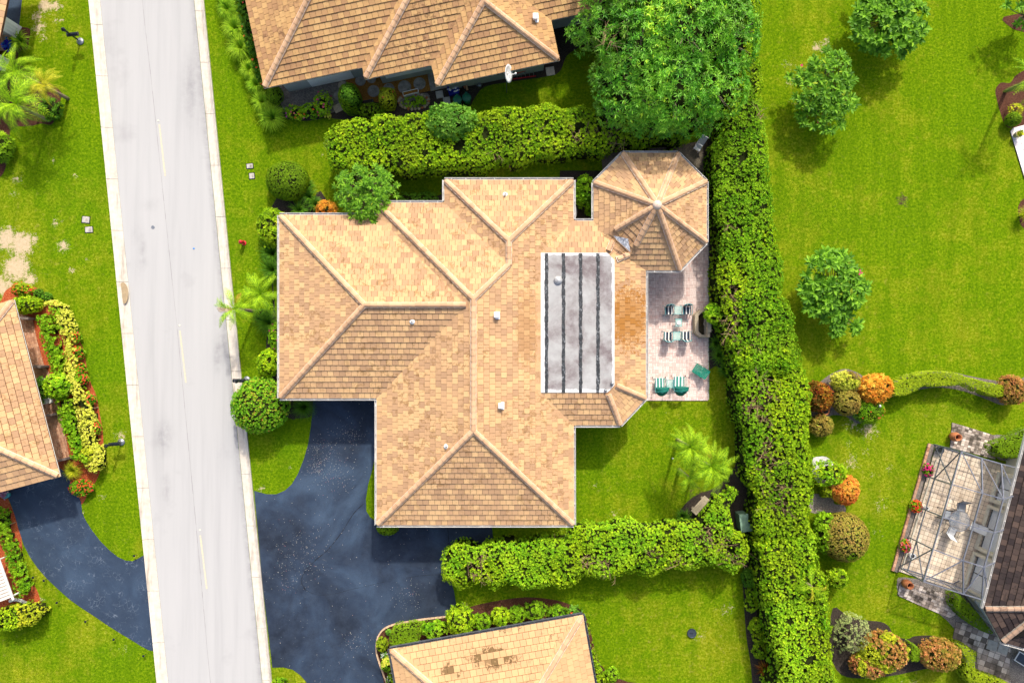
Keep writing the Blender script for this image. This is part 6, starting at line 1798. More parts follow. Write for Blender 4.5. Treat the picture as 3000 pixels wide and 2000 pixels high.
shrub('shrub', 'small plants in the round stone-edged bed below the top house', 'shrub', 1212, 300, 32, 16, .45, M['lf_hedge2'], L=0.09, Wd=0.05, dens=60, lump=0.4, corek=0.3)
shrub('shrub', 'bright fern in the round stone-edged bed below the top house', 'shrub', 1232, 295, 14, 11, .55, M['lf_bright'], L=0.12, Wd=0.04, dens=80, corek=0.3)

# ------------------------------------------------------------------ patio side
shrub('shrub', 'bright bush spilling over the stone fountain', 'shrub', 2088, 920, 27, 30, 2.1, M['lf_bright'], L=0.09, Wd=0.06, dens=120, lump=0.25, zc=1.5)
shrub('shrub', 'small bright bush just below the fountain bush', 'shrub', 2112, 955, 16, 18, 1.7, M['lf_bright'], L=0.09, Wd=0.06, dens=100, lump=0.2)
for i, (x, y, r, lb) in enumerate(((2098, 1005, 26, 'dark strap-leaved plant just below the stone fountain'), (2108, 1040, 30, 'dark strap-leaved plant at the lower right patio corner'), (2124, 1082, 24, 'dark strap-leaved plant where lawn and hedge meet below the patio'), (2092, 800, 18, 'dark strap-leaved plant at the hedge foot right of the octagonal roof'), (2098, 850, 18, 'dark strap-leaved plant at the hedge foot above the fountain'))):
    blade_clump('shrub', lb, x, y, r, .7, M['lf_dark'], n=150, Wd=0.05, cat='shrub')
blade_clump('shrub', 'dark strap-leaved plant at the upper left of the south hedge bend', 2000, 1512, 26, .7, M['lf_dark'], n=150, Wd=0.05, cat='shrub')
for i, (x, y, r, lb) in enumerate(((2205, 1735, 20, 'topmost low bush between the lower lawn and the tall hedge'), (2200, 1770, 18, 'second low bush between the lower lawn and the tall hedge'), (2216, 1836, 22, 'third low bush between the lower lawn and the tall hedge'), (2222, 1866, 16, 'fourth low bush between the lower lawn and the tall hedge'), (2224, 1905, 20, 'fifth low bush between the lower lawn and the tall hedge'))):
    shrub('shrub', lb, 'shrub', x, y, r, r * 1.1, .8, M['lf_hedge'], L=0.10, Wd=0.06, dens=90, lump=0.2)
shrub('shrub', 'dark green bush in the gap right of the south hedge end', 'shrub', 2195, 1690, 22, 28, 1.0, M['lf_dark'], L=0.12, Wd=0.05, dens=90)
blade_clump('bromeliad', 'reddish purple spiky plant at the bottom beside the tall hedge', 2238, 1958, 26, .6, M['lf_red'], n=170, Wd=0.05, cat='plant')

# ------------------------------------------------------------------ garden on the right
shrub('shrub', 'dark croton flecked red and orange against the tall hedge', 'shrub', 2398, 1162, 38, 42, 1.5, M['lf_red'], L=0.15, Wd=0.05, dens=95, lump=0.15)
shrub('shrub', 'round bronze green shrub between the red croton and orange bush', 'shrub', 2479, 1176, 38, 42, 1.6, M['lf_brown'], L=0.075, Wd=0.045, dens=200, lump=0.08, clipped=True)
shrub('shrub', 'yellow green croton behind the bronze shrub', 'shrub', 2478, 1118, 40, 32, 1.5, M['lf_yellow'], L=0.11, Wd=0.04, dens=120, lump=0.1, mix=(M['lf_brown'], 2.2, 0.0))
shrub('shrub', 'large bright orange croton at the left end of the clipped hedge', 'shrub', 2564, 1137, 50, 42, 1.5, M['lf_orange'], L=0.19, Wd=0.065, dens=62, lump=0.12)
shrub('shrub', 'feathery dark green bush below the large orange croton', 'shrub', 2545, 1205, 44, 34, 1.2, M['lf_hedge2'], L=0.16, Wd=0.03, dens=80, lump=0.2, flowers=(M['fl_coral'], 16, 0.05))
shrub('shrub', 'bronze round shrub below the little terracotta pot', 'shrub', 2406, 1246, 34, 32, 1.1, M['lf_brown'], L=0.10, Wd=0.05, dens=130, lump=0.12, mix=(M['lf_rust'], 2.0, 0.0))
for (pts, lb, hh) in (([(2618, 1136), (2632, 1118), (2700, 1094), (2712, 1124), (2660, 1156), (2622, 1158)], 'left block of the wavy clipped hedge on the right', 1.2),
                      ([(2690, 1098), (2760, 1088), (2822, 1100), (2824, 1124), (2770, 1130), (2712, 1130)], 'middle block of the wavy clipped hedge on the right', 1.15),
                      ([(2818, 1102), (2890, 1120), (2942, 1132), (2944, 1156), (2920, 1162), (2880, 1148), (2826, 1124)], 'right block of the wavy clipped hedge ending at the red bush', 1.1)):
    hedge('hedge', lb, 'hedge', pts, hh, M['lf_olive'], L=0.055, Wd=0.03, per=7, dens=420, er=0.08, lump=0.03, side=250, clipped=True, corek=0.06, smooth=2, group='blocks of the wavy clipped hedge')
shrub('shrub', 'rusty red bush at the right edge beside the clipped hedge', 'shrub', 2962, 1142, 40, 44, 1.6, M['lf_rust'], L=0.10, Wd=0.05, dens=120, lump=0.15)
shrub('shrub', 'round orange coral croton beside the grey pebbles', 'shrub', 2474, 1433, 41, 44, 1.5, M['lf_coral'], L=0.10, Wd=0.045, dens=170, lump=0.07)
shrub('shrub', 'airy green bush with bare twigs by the white pebbles', 'shrub', 2425, 1385, 42, 38, 1.6, M['lf_hedge'], L=0.11, Wd=0.06, dens=70, lump=0.3, corek=0.55, twigs=14, mix=(M['lf_bright'], 1.4, 0.1))
shrub('topiary', 'small square clipped box bush left of the round coral croton', 'topiary', 2417, 1440, 14, 15, 1.0, M['lf_olive'], L=0.045, Wd=0.028, dens=900, lump=0.01, clipped=True, sq=1.9, corek=0.95)
shrub('topiary', 'big brown and green clipped mound on the right lawn', 'topiary', 2472, 1572, 70, 72, 2.1, M['lf_brown'], L=0.055, Wd=0.03, dens=330, lump=0.03, clipped=True, zc=0.9, corek=0.94, mix=(M['lf_clip'], 0.8, 0.35))
shrub('shrub', 'dark ragged bush in the shade left of the big brown mound', 'shrub', 2420, 1560, 34, 60, 1.5, M['lf_hedge2'], L=0.11, Wd=0.055, dens=80, lump=0.2)
shrub('shrub', 'green bush jutting from the tall hedge below the big brown mound', 'shrub', 2450, 1690, 32, 30, 1.6, M['lf_hedge'], L=0.10, Wd=0.055, dens=100, lump=0.2)
shrub('shrub', 'wispy grey green bush at the upper left of the lower right bed', 'shrub', 2492, 1850, 50, 56, 1.6, M['lf_grey'], L=0.10, Wd=0.03, per=7, dens=60, lump=0.3, corek=0.45, twigs=24, core='soil')
shrub('shrub', 'large rusty and green bush in the lower right bed', 'shrub', 2588, 1905, 68, 58, 1.9, M['lf_rust'], L=0.10, Wd=0.05, dens=120, lump=0.14, mix=(M['lf_gold'], 1.2, 0.25))
shrub('shrub', 'green gold lower half of the rusty bush cluster', 'shrub', 2545, 1945, 56, 36, 1.5, M['lf_gold'], L=0.10, Wd=0.05, dens=110, lump=0.14, mix=(M['lf_rust'], 1.4, -0.1))
shrub('shrub', 'rusty pink round bush right of the little clipped block', 'shrub', 2750, 1915, 60, 46, 1.8, M['lf_rust'], L=0.10, Wd=0.05, dens=130, lump=0.10)
hedge('topiary', 'little clipped block hedge between the two rusty bushes', 'topiary', [(2674, 1888), (2700, 1904), (2696, 1936), (2672, 1938)], 1.0, M['lf_clip'], L=0.05, Wd=0.03, per=7, dens=450, er=0.05, lump=0.015, side=260, clipped=True, corek=0.05, smooth=0)
hedge('hedge', 'curving smooth clipped hedge in the bottom right corner', 'hedge', [(2812, 1892), (2862, 1912), (2856, 1944), (2868, 1975), (2930, 1996), (3010, 2040), (3010, 2080), (2930, 2052), (2850, 2010), (2826, 1970), (2834, 1930)], 1.25, M['lf_olive'], L=0.055, Wd=0.03, per=7, dens=330, er=0.06, lump=0.03, side=250, clipped=True, corek=0.05, smooth=2, mix=(M['lf_clip'], 0.7, 0.3))
hedge('hedge', 'diamond shaped clipped hedge beside the wall of the dark-roofed house', 'hedge', [(2804, 1744), (2824, 1752), (2862, 1792), (2900, 1840), (2912, 1856), (2880, 1848), (2838, 1820), (2808, 1790), (2800, 1760)], 1.1, M['lf_clip'], L=0.055, Wd=0.03, per=7, dens=330, er=0.12, lump=0.04, side=250, clipped=True, corek=0.06, smooth=2)
hedge('hedge', 'smooth clipped hedge at the right edge above the paved corner', 'hedge', [(2918, 1310), (2960, 1290), (3060, 1250), (3060, 1310), (2990, 1340), (2940, 1340)], 1.2, M['lf_clip'], L=0.055, Wd=0.03, per=7, dens=330, er=0.12, lump=0.04, side=250, clipped=True, corek=0.06, smooth=2)
for i, (x, y, lb, fm, mx) in enumerate(((2718, 1376, 'pink flower bush at the upper end of the brick planter', 'fl_pink', None), (2683, 1482, 'orange flower bush in the middle of the brick planter', 'fl_coral', None), (2651, 1598, 'pink and orange flower bush at the lower end of the brick planter', 'fl_mix', None))):
    shrub('shrub', lb, 'shrub', x, y, 14, 19, .6, M['lf_hedge2'], L=0.07, Wd=0.04, dens=150, flowers=(M[fm], 60, 0.055))

# ------------------------------------------------------------------ bed of the bottom house
hedge('topiary', 'square clipped bush at the corner of the bottom house roof', 'topiary', [(1143, 1858), (1160, 1844), (1190, 1840), (1224, 1842), (1226, 1880), (1190, 1892), (1144, 1900)], 1.3, M['lf_clip'], L=0.055, Wd=0.03, per=7, dens=300, er=0.12, lump=0.03, side=200, clipped=True, corek=0.06, smooth=2)
shrub('shrub', 'green bush inside the curved brick edging, left of the square clipped bush', 'shrub', 1120, 1886, 16, 21, .8, M['lf_olive'], L=0.08, Wd=0.045, dens=150, lump=0.15)
shrub('shrub', 'tiny bright plant in the mulch above the square clipped bush', 'shrub', 1138, 1850, 7, 7, .35, M['lf_light'], L=0.07, Wd=0.05, dens=200)
shrub('shrub', 'small plant with white flowers left of the bottom house', 'shrub', 1126, 1916, 10, 9, .5, M['lf_light'], L=0.07, Wd=0.05, dens=180, flowers=(M['fl_white'], 20, 0.04))
shrub('shrub', 'golden lime bush beside the left eave of the bottom house', 'shrub', 1133, 1944, 16, 21, .8, M['lf_yellow'], L=0.08, Wd=0.04, dens=170, mix=(M['lf_bright'], 3, 0.3))
shrub('shrub', 'dark plant with white flowers at the bottom edge left of the bottom house', 'shrub', 1148, 1988, 14, 18, .6, M['lf_hedge2'], L=0.09, Wd=0.05, dens=130, flowers=(M['fl_white'], 30, 0.035))
shrub('shrub', 'bright leafy bush right of the square clipped bush', 'shrub', 1272, 1842, 38, 24, 1.1, M['lf_bright'], L=0.12, Wd=0.065, dens=75, lump=0.42, lf=3.4)
shrub('shrub', 'tallest leafy bush in the bed of the bottom house', 'shrub', 1350, 1816, 38, 40, 1.9, M['lf_hedge'], L=0.12, Wd=0.065, dens=75, lump=0.42, lf=3.4)
shrub('shrub', 'dark bush between the tallest bush and the bright bush in the bottom bed', 'shrub', 1412, 1818, 31, 20, 1.0, M['lf_hedge2'], L=0.12, Wd=0.065, dens=75, lump=0.42, lf=3.4)
shrub('shrub', 'round bright bush above the gutter of the bottom house', 'shrub', 1466, 1808, 29, 26, 1.3, M['lf_hedge'], L=0.12, Wd=0.065, dens=80, lump=0.42, lf=3.4)
shrub('shrub', 'dark leafy bush fourth from the right in the bottom bed', 'shrub', 1512, 1798, 24, 22, 1.0, M['lf_hedge2'], L=0.12, Wd=0.065, dens=80, lump=0.42, lf=3.4)
shrub('shrub', 'leafy dark bush third from the right in the bottom bed', 'shrub', 1566, 1786, 31, 22, 1.0, M['lf_hedge2'], L=0.12, Wd=0.065, dens=80, lump=0.42, lf=3.4)
shrub('shrub', 'green bush second from the right in the bottom bed', 'shrub', 1632, 1792, 29, 19, .9, M['lf_hedge2'], L=0.12, Wd=0.065, dens=80, lump=0.42, lf=3.4)
shrub('shrub', 'broad-leaved plant with red tipped leaves at the right end of the bottom bed', 'shrub', 1682, 1788, 21, 13, .5, M['lf_light'], L=0.16, Wd=0.10, dens=40, flowers=(M['fl_coral'], 3, 0.08))
hedge('shrub', 'low green ground cover along the right side of the bottom house', 'shrub', [(1712, 1806), (1724, 1830), (1735, 1880), (1748, 1930), (1770, 1970), (1800, 2000), (1810, 2050), (1756, 2050), (1742, 1960), (1728, 1890)], .45, M['lf_hedge'], L=0.09, Wd=0.05, dens=100, er=0.2, lump=0.08, corek=0.12, smooth=2)
shrub('shrub', 'loose bush at the bottom edge where the bed curves right', 'shrub', 1792, 1976, 22, 22, .8, M['lf_hedge2'], L=0.10, Wd=0.06, dens=80, lump=0.3)
shrub('shrub', 'rounded shrub on the lawn tip beside the street at the bottom', 'shrub', 820, 2002, 24, 16, .9, M['lf_hedge'], L=0.10, Wd=0.05, dens=100)
# ------------------------------------------------------------------ patio and its furniture
def bag(name, lab, kind='structure'):
    o = bpy.data.objects.new(name, None); col.objects.link(o); WL[o.name] = Vector((0, 0, 0)); o['kind'] = kind; o['label'] = lab
    return o
def paver_mat(name, stops, joined, grime=(0.2, 0.14, 0.14), cut=0.55, amt=0.6):
    m, t, b = new_mat(name)
    c = rampn(t, attrn(t) if joined else objrnd(t), stops)
    n = noisen(t, 0.8, 5, 0.65, posn(t)); n2 = noisen(t, 9, 5, 0.75, posn(t))
    c = mixc(t, rampn(t, n, [(cut - .06, 0.0), (cut + .14, amt)]), c, grime)
    c = mixc(t, rampn(t, n2, [(0.55, 0.0), (0.75, 0.35)]), c, grime)
    t.links.new(c, b.inputs['Base Color']); b.inputs['Roughness'].default_value = 0.9
    bumpn(t, b, n2, 0.3, 0.006)
    return m
PINK = [(0, (0.62, 0.47, 0.43)), (0.4, (0.76, 0.61, 0.56)), (0.8, (0.82, 0.69, 0.64)), (1, (0.68, 0.46, 0.41))]
M['pav'] = paver_mat('pink_paver', PINK, False, cut=.60, amt=.4); M['pav_j'] = paver_mat('pink_pavers', PINK, True, cut=.60, amt=.4)
CRM = [(0, (0.66, 0.53, 0.40)), (0.5, (0.78, 0.65, 0.50)), (1, (0.84, 0.72, 0.57))]
M['tilec'] = paver_mat('cream_tile', CRM, False, (0.28, 0.20, 0.13), 0.55, 0.5); M['tilec_j'] = paver_mat('cream_tiles', CRM, True, (0.28, 0.20, 0.13), 0.55, 0.5)
OLD = [(0, (0.10, 0.08, 0.065)), (0.35, (0.36, 0.29, 0.245)), (0.7, (0.66, 0.56, 0.48)), (1, (0.76, 0.67, 0.59))]
M['old'] = paver_mat('mossy_block', OLD, False, (0.035, 0.03, 0.02), 0.54, 0.9); M['old_j'] = paver_mat('mossy_blocks', OLD, True, (0.035, 0.03, 0.02), 0.54, 0.9)
WHT = [(0, (0.66, 0.62, 0.62)), (1, (0.78, 0.74, 0.74))]
M['wt'] = paver_mat('white_tile', WHT, False, (0.5, 0.45, 0.42), 0.65, 0.3); M['wt_j'] = paver_mat('white_tiles', WHT, True, (0.5, 0.45, 0.42), 0.65, 0.3)
RED = [(0, (0.32, 0.15, 0.085)), (0.5, (0.46, 0.24, 0.14)), (1, (0.54, 0.32, 0.21))]
M['redp'] = paver_mat('red_paver', RED, False, (0.2, 0.12, 0.09), 0.6, 0.5); M['redp_j'] = paver_mat('red_pavers', RED, True, (0.2, 0.12, 0.09), 0.6, 0.5)
M['grout'] = simple('grout', (0.30, 0.17, 0.15), 1.0, var=0.2)
M['grout_d'] = simple('dark_grout', (0.06, 0.05, 0.04), 1.0, var=0.3)

def slab(name, lab, pts, z, mat):
    mb = MB(); mb.prism([W2(*p) for p in pts], -0.05, z); o = mb.build(name, mat, kind='structure'); o['label'] = lab; return o
PAT = [(1860, 640), (2073, 640), (2073, 1173), (1860, 1173)]
pat = slab('patio', 'pink basketweave brick patio between the main house and the tall hedge', PAT, 0.045, M['grout'])
paving(pat, PAT, 0.0, 0.208, 0.208, 0.0045, 0.04, 0.055, M['pav'], M['pav_j'], 'brick', 'brick', weave=True, centre=(1985, 1020))
mb = MB()
for i in range(22):
    y = 556 + i * 28; mb.bar(W(2074.5 + random.uniform(-.6, .6), y) + Vector((0, 0, 0.04)), W(2074.5, y + 26) + Vector((0, 0, 0.04)), 0.05, 0.12)
mb.build('edging', M['concrete'], pat)
ENC = [(2741, 1305), (2990, 1371), (2980, 1400), (2876, 1740), (2838, 1735), (2637, 1667)]
enc_floor = slab('terrace', 'cream tiled terrace floor inside the screen enclosure', [(2741, 1305), (2960, 1365), (2838, 1742), (2632, 1672)], 0.045, M['grout_d'])
paving(enc_floor, [(2632, 1672), (2838, 1742), (2960, 1365), (2741, 1305)], math.atan2(-(1742 - 1672), 206), 0.26, 0.26, 0.008, 0.04, 0.055, M['tilec'], M['tilec_j'], 'tile', 'tile', centre=(2740, 1560))
wt_ = slab('terrace', 'white tiled terrace corner at the right edge', [(2958, 386), (2966, 376), (3060, 350), (3060, 640), (3012, 560), (2994, 505)], 0.06, M['grout_d'])
paving(wt_, [(3060, 350), (2966, 376), (2958, 386), (2994, 505), (3012, 560), (3060, 640)], math.atan2(26, 94) + PI, 0.36, 0.36, 0.005, 0.055, 0.075, M['wt'], M['wt_j'], 'tile', 'tile', centre=(2990, 450))
bl1 = slab('footpath', 'mossy block paving beside the upper terracotta pot', [(2788, 1237), (2800, 1240), (2910, 1274), (2915, 1345), (2860, 1330), (2782, 1310)], 0.035, M['grout_d'])
paving(bl1, [(2782, 1310), (2860, 1330), (2915, 1345), (2910, 1274), (2800, 1240), (2788, 1237)], -math.radians(16), 0.22, 0.15, 0.007, 0.03, 0.05, M['old'], M['old_j'], 'paving_block', 'paving_block', centre=(2840, 1290), jitter=0.006)
bl2 = slab('footpath', 'mossy block path below the screen enclosure by the lower terracotta pot', [(2636, 1705), (2650, 1700), (2740, 1728), (2800, 1750), (2798, 1800), (2780, 1808), (2700, 1775), (2628, 1742)], 0.035, M['grout_d'])
paving(bl2, [(2628, 1742), (2700, 1775), (2780, 1808), (2798, 1800), (2800, 1750), (2740, 1728), (2650, 1700), (2636, 1705)], -math.radians(22), 0.24, 0.17, 0.007, 0.03, 0.05, M['old'], M['old_j'], 'paving_block', 'paving_block', centre=(2720, 1760), jitter=0.006)
bl3 = slab('footpath', 'blackened square paving at the foot of the diamond hedge', [(2800, 1820), (2830, 1824), (2900, 1858), (2960, 1876), (2956, 1960), (2960, 2000), (2900, 1990), (2862, 1960), (2860, 1905), (2790, 1868)], 0.03, M['grout_d'])
paving(bl3, [(2790, 1868), (2860, 1905), (2862, 1960), (2900, 1990), (2960, 2000), (2956, 1960), (2960, 1876), (2900, 1858), (2830, 1824), (2800, 1820)], -math.radians(20), 0.36, 0.33, 0.01, 0.025, 0.045, M['old'], M['old_j'], 'paving_slab', 'paving_slab', centre=(2870, 1900), jitter=0.006)
for (x, y, lb) in ((2905, 1888, 'pale square slab left of its twin at the dark roof corner'), (2937, 1898, 'pale square slab right of its twin at the dark roof corner')):
    c = W(x, y); t_ = thing('paving_slab', lb, 'slab', (c.x, c.y, 0)); mb = MB(); mb.box(c + Vector((0, 0, 0.045)), (0.62, 0.60, 0.07), -math.radians(18)); mb.build('slab', M['concrete'], t_, bevel=0.01)
rp = slab('terrace', 'red paver terrace strip under the eave of the left house', [(40, 915), (95, 930), (110, 1000), (130, 1070), (150, 1100), (175, 1180), (190, 1260), (205, 1345), (130, 1360), (90, 1100)], 0.03, M['grout'])
paving(rp, [(90, 1100), (130, 1360), (205, 1345), (190, 1260), (175, 1180), (150, 1100), (130, 1070), (110, 1000), (95, 930), (40, 915)], -math.radians(75), 0.22, 0.11, 0.004, 0.025, 0.04, M['redp'], M['redp_j'], 'brick', 'brick', centre=(160, 1250))
for (x0, y0, x1, y1, lb) in ((56, 930, 96, 934, 'topmost dark wall rib of the left house terrace'), (92, 1072, 132, 1074, 'second dark wall rib of the left house terrace'), (135, 1217, 165, 1212, 'third dark wall rib beside the white step'), (168, 1350, 205, 1340, 'lowest dark wall rib where terrace meets driveway')):
    a = W(x0, y0, .4); b_ = W(x1, y1, .4); t_ = thing('low_wall', lb, 'wall', (a.x, a.y, 0)); mb = MB()
    mb.bar(Vector((a.x, a.y, .4)), Vector((b_.x, b_.y, .4)), 0.14, 0.8); mb.build('wall', simple('brown_rib', (0.14, 0.11, 0.10), .9), t_, bevel=0.01)
slab('doorstep', 'white concrete step between two bushes of the left house', [(120, 1108), (138, 1106), (158, 1178), (130, 1184)], 0.14, M['white'])
# concrete edging round the bottom bed
edge_pts = smooth_poly([(1134, 2000), (1125, 1975), (1114, 1945), (1105, 1915), (1103, 1890), (1108, 1864), (1122, 1843), (1146, 1830), (1180, 1822), (1240, 1812), (1310, 1804), (1336, 1800)], 9, closed=False)
t_ = thing('edging', 'curved line of pale and orange edging stones round the bottom bed', 'edging', tuple(W(1103, 1890)))
L_ = 0; prev = None
eb = bpy.data.meshes.new('edging_stone'); mbx = MB(); mbx.box((0, 0, 0.05), (0.235, 0.09, 0.11)); o_ = mbx.build('edging_stone', M['brickedge']); eb = o_.data; bpy.data.objects.remove(o_)
pp = [W(*p) for p in edge_pts]; acc = 0.0; nxt = 0.12
for i in range(len(pp) - 1):
    seg_ = (pp[i + 1] - pp[i]); l = seg_.length
    while acc + l > nxt:
        p = pp[i] + seg_ * ((nxt - acc) / l); a = math.atan2(seg_.y, seg_.x)
        inst('edging_stone', eb, t_, Matrix.Translation(p) @ Matrix.Rotation(a + random.uniform(-.03, .03), 4, 'Z')); nxt += 0.25
    acc += l

def stripes_mat(name, a, b_, freq, phase=0.0):
    m, t, b = new_mat(name)
    tc = t.nodes.new('ShaderNodeTexCoord'); sx = t.nodes.new('ShaderNodeSeparateXYZ'); t.links.new(tc.outputs['Object'], sx.inputs[0])
    s = mathn(t, 'SINE', mathn(t, 'ADD', mathn(t, 'MULTIPLY', sx.outputs[0], freq * 2 * PI), phase))
    t.links.new(mixc(t, rampn(t, s, [(0.48, 0.0), (0.52, 1.0)]), a, b_), b.inputs['Base Color'])
    b.inputs['Roughness'].default_value = 0.8
    return m
M['str_navy'] = stripes_mat('navy_white_stripe', (0.004, 0.018, 0.045), (0.80, 0.79, 0.74), 5.0, PI)
M['str_green'] = stripes_mat('green_white_stripe', (0.03, 0.24, 0.20), (0.80, 0.80, 0.80), 4.9, PI)

def patio_chair(label):
    t_ = thing('patio_chair', label, 'chair', (0, 0, 0), 'striped patio chairs around the glass tables')
    mb = MB()
    for sx in (-1, 1):
        mb.tube([(sx * .27, -.26, 0), (sx * .27, -.25, .62), (sx * .27, .22, .64), (sx * .24, .30, .86)], .014, 6)
        mb.tube([(sx * .25, -.24, .40), (sx * .25, .24, .38)], .012, 6)
    mb.build('frame', M['teal'], t_)
    for sx in (-1, 1):
        m2 = MB(); m2.tube([(sx * .26, .24, .40), (sx * .28, .34, 0)], .013, 6); m2.build('leg', M['teal'], t_)
        m2 = MB(); m2.tube([(sx * .27, -.24, .40), (sx * .28, -.30, 0)], .013, 6); m2.build('leg', M['teal'], t_)
    m3 = MB(); m3.box((0, -0.01, .42), (.50, .46, .07)); m3.build('cushion', M['str_navy'], t_, bevel=.025)
    m4 = MB(); m4.tube([(-.27, .26, .84), (-.16, .34, .87), (0, .37, .88), (.16, .34, .87), (.27, .26, .84)], .022, 7); m4.build('back_rail', M['teal'], t_, smooth=True)
    m5 = MB(); m5.add([(-.24, .23, .45), (.24, .23, .45), (.24, .33, .83), (-.24, .33, .83), (-.24, .25, .45), (.24, .25, .45), (.24, .35, .83), (-.24, .35, .83)], [(0, 1, 2, 3), (7, 6, 5, 4), (3, 2, 6, 7)]); m5.build('backrest', M['str_navy'], t_)
    return t_
ch0 = patio_chair('striped patio chair, upper left of the four around the glass tables')
for i, (x, y, rz, lb) in enumerate(((1960, 910, 0.04, None), (2012, 909, 0.03, 'striped patio chair, upper right of the four, nearest the fountain'), (1956, 984, PI - .03, 'striped patio chair, lower left of the four around the glass tables'), (2008, 983, PI, 'striped patio chair, lower right of the four around the glass tables'))):
    o = ch0 if i == 0 else copy_tree(ch0)
    o.location = W(x, y, .42) * Vector((1, 1, 0)) if False else (W(x, y, .42).x, W(x, y, .42).y, 0.055)
    o.rotation_euler = (0, 0, rz)
    if lb: o['label'] = lb
m, t, b = new_mat('table_glass'); b.inputs['Base Color'].default_value = (0.45, 0.70, 0.66, 1); b.inputs['Roughness'].default_value = 0.1; b.inputs['Alpha'].default_value = 0.45; M['tglass'] = m
def side_table(x, y, w, d, h, label, name='side_table', mat='teal', group='glass side tables on the patio'):
    p = W(x, y, h); t_ = thing(name, label, 'table', (p.x, p.y, 0.055), group)
    c = Vector((p.x, p.y, 0.055))
    mb = MB(); hw, hd = w / 2, d / 2
    P_ = [c + Vector((sx * hw, sy * hd, h)) for sx, sy in ((-1, -1), (1, -1), (1, 1), (-1, 1))]
    for i in range(4): mb.tube([P_[i], P_[(i + 1) % 4]], .013, 6)
    mb.build('frame', M[mat], t_)
    for i in range(4):
        l_ = MB(); l_.tube([P_[i], P_[i] - Vector((0, 0, h))], .012, 6); l_.build('leg', M[mat], t_)
    g = MB(); g.box(c + Vector((0, 0, h + .004)), (w - .02, d - .02, .008)); g.build('tabletop', M['tglass'], t_)
    return t_
side_table(1986, 909, .43, .48, .45, 'square glass side table between the two upper striped chairs')
side_table(1982, 984, .43, .50, .45, 'square glass side table between the two lower striped chairs')
side_table(1988, 945, .38, .46, .40, 'small glass table in the middle of the patio holding a white dish')
side_table(1963, 1124, .38, .48, .38, 'pale glass table between the two covered loungers')
p = W(1988.5, 945, .48); t_ = thing('dish', 'round white dish on the small middle glass table', 'dish', (p.x, p.y, .46)); mb = MB()
mb.lathe(Vector((p.x, p.y, .46)), [(.04, 0), (.11, .03), (.125, .07), (.105, .06), (.04, .02), (0, .02)], 16); mb.build('bowl', M['white_pl'], t_, smooth=True)

def lounger(x, y, label, sc=1.0, rz=0.0):
    p = W(x, y, .4); t_ = thing('lounger', label, 'lounger', (0, 0, 0), 'striped loungers with green folded canopies')
    mb = MB()
    for sx in (-1, 1):
        mb.tube([(sx * .33, .34, .32), (sx * .33, -.30, .34), (sx * .36, -.62, .80)], .015, 6)
        mb.tube([(sx * .36, .36, .55), (sx * .36, -.40, .58)], .018, 6)
    mb.tube([(-.33, .34, .32), (.33, .34, .32)], .015, 6)
    mb.build('frame', M['teal'], t_)
    for sx, sy in ((-1, .30), (1, .30), (-1, -.35), (1, -.35)):
        l_ = MB(); l_.tube([(sx * .33, sy, .33), (sx * .35, sy, 0)], .014, 6); l_.build('leg', M['teal'], t_)
    for sx in (-1, 1):
        w_ = MB(); w_.tube([(sx * .42, .40, .05), (sx * .45, .40, .05)], .05, 10); w_.build('wheel', M['black'], t_)
    c_ = MB(); c_.box((-.02, .08, .40), (.56, .62, .09)); c_.build('cushion', M['str_green'], t_, bevel=.03)
    # folded canopy: ribbed half dome
    V = []; nu, nv = 15, 9
    for j in range(nv):
        v = j / (nv - 1)
        for i in range(nu):
            u = -1 + 2 * i / (nu - 1)
            wid = .43 * (1 - 0.30 * v ** 2.5)
            yy = -.20 - v * .58 * (1 - 0.30 * abs(u) ** 3)
            zz = .98 + .12 * math.sin(v * PI) * (1 - .4 * u * u) + .040 * math.sin(v * 15 + u * 1.2) - .35 * v * v - .10 * u * u
            V.append((u * wid + .03, yy, zz))
    Fq_ = [(j * nu + i, j * nu + i + 1, (j + 1) * nu + i + 1, (j + 1) * nu + i) for j in range(nv - 1) for i in range(nu - 1)]
    cm_ = MB(); cm_.add(V, Fq_); cn = cm_.build('canopy', M['canvas'], t_, smooth=True)
    sd = cn.modifiers.new('thick', 'SOLIDIFY'); sd.thickness = .015
    hp_ = MB()
    for k in (0.0, .5): hp_.tube([(-.38, -.3, .4), (-.42, -.22 - k * .5, .9), (0, -.24 - k * .6, 1.03), (.46, -.22 - k * .5, .9), (.40, -.3, .4)], .012, 6)
    hp_.build('canopy_hoop', M['teal'], t_)
    t_.location = (p.x, p.y, .055); t_.rotation_euler = (0, 0, rz); t_.scale = (sc, sc, sc)
    return t_
lounger(1934, 1124, 'left striped lounger with its green canopy folded back', .92, 0.02)
lounger(1990, 1121, 'right striped lounger with its green canopy folded back', .98, -0.02)

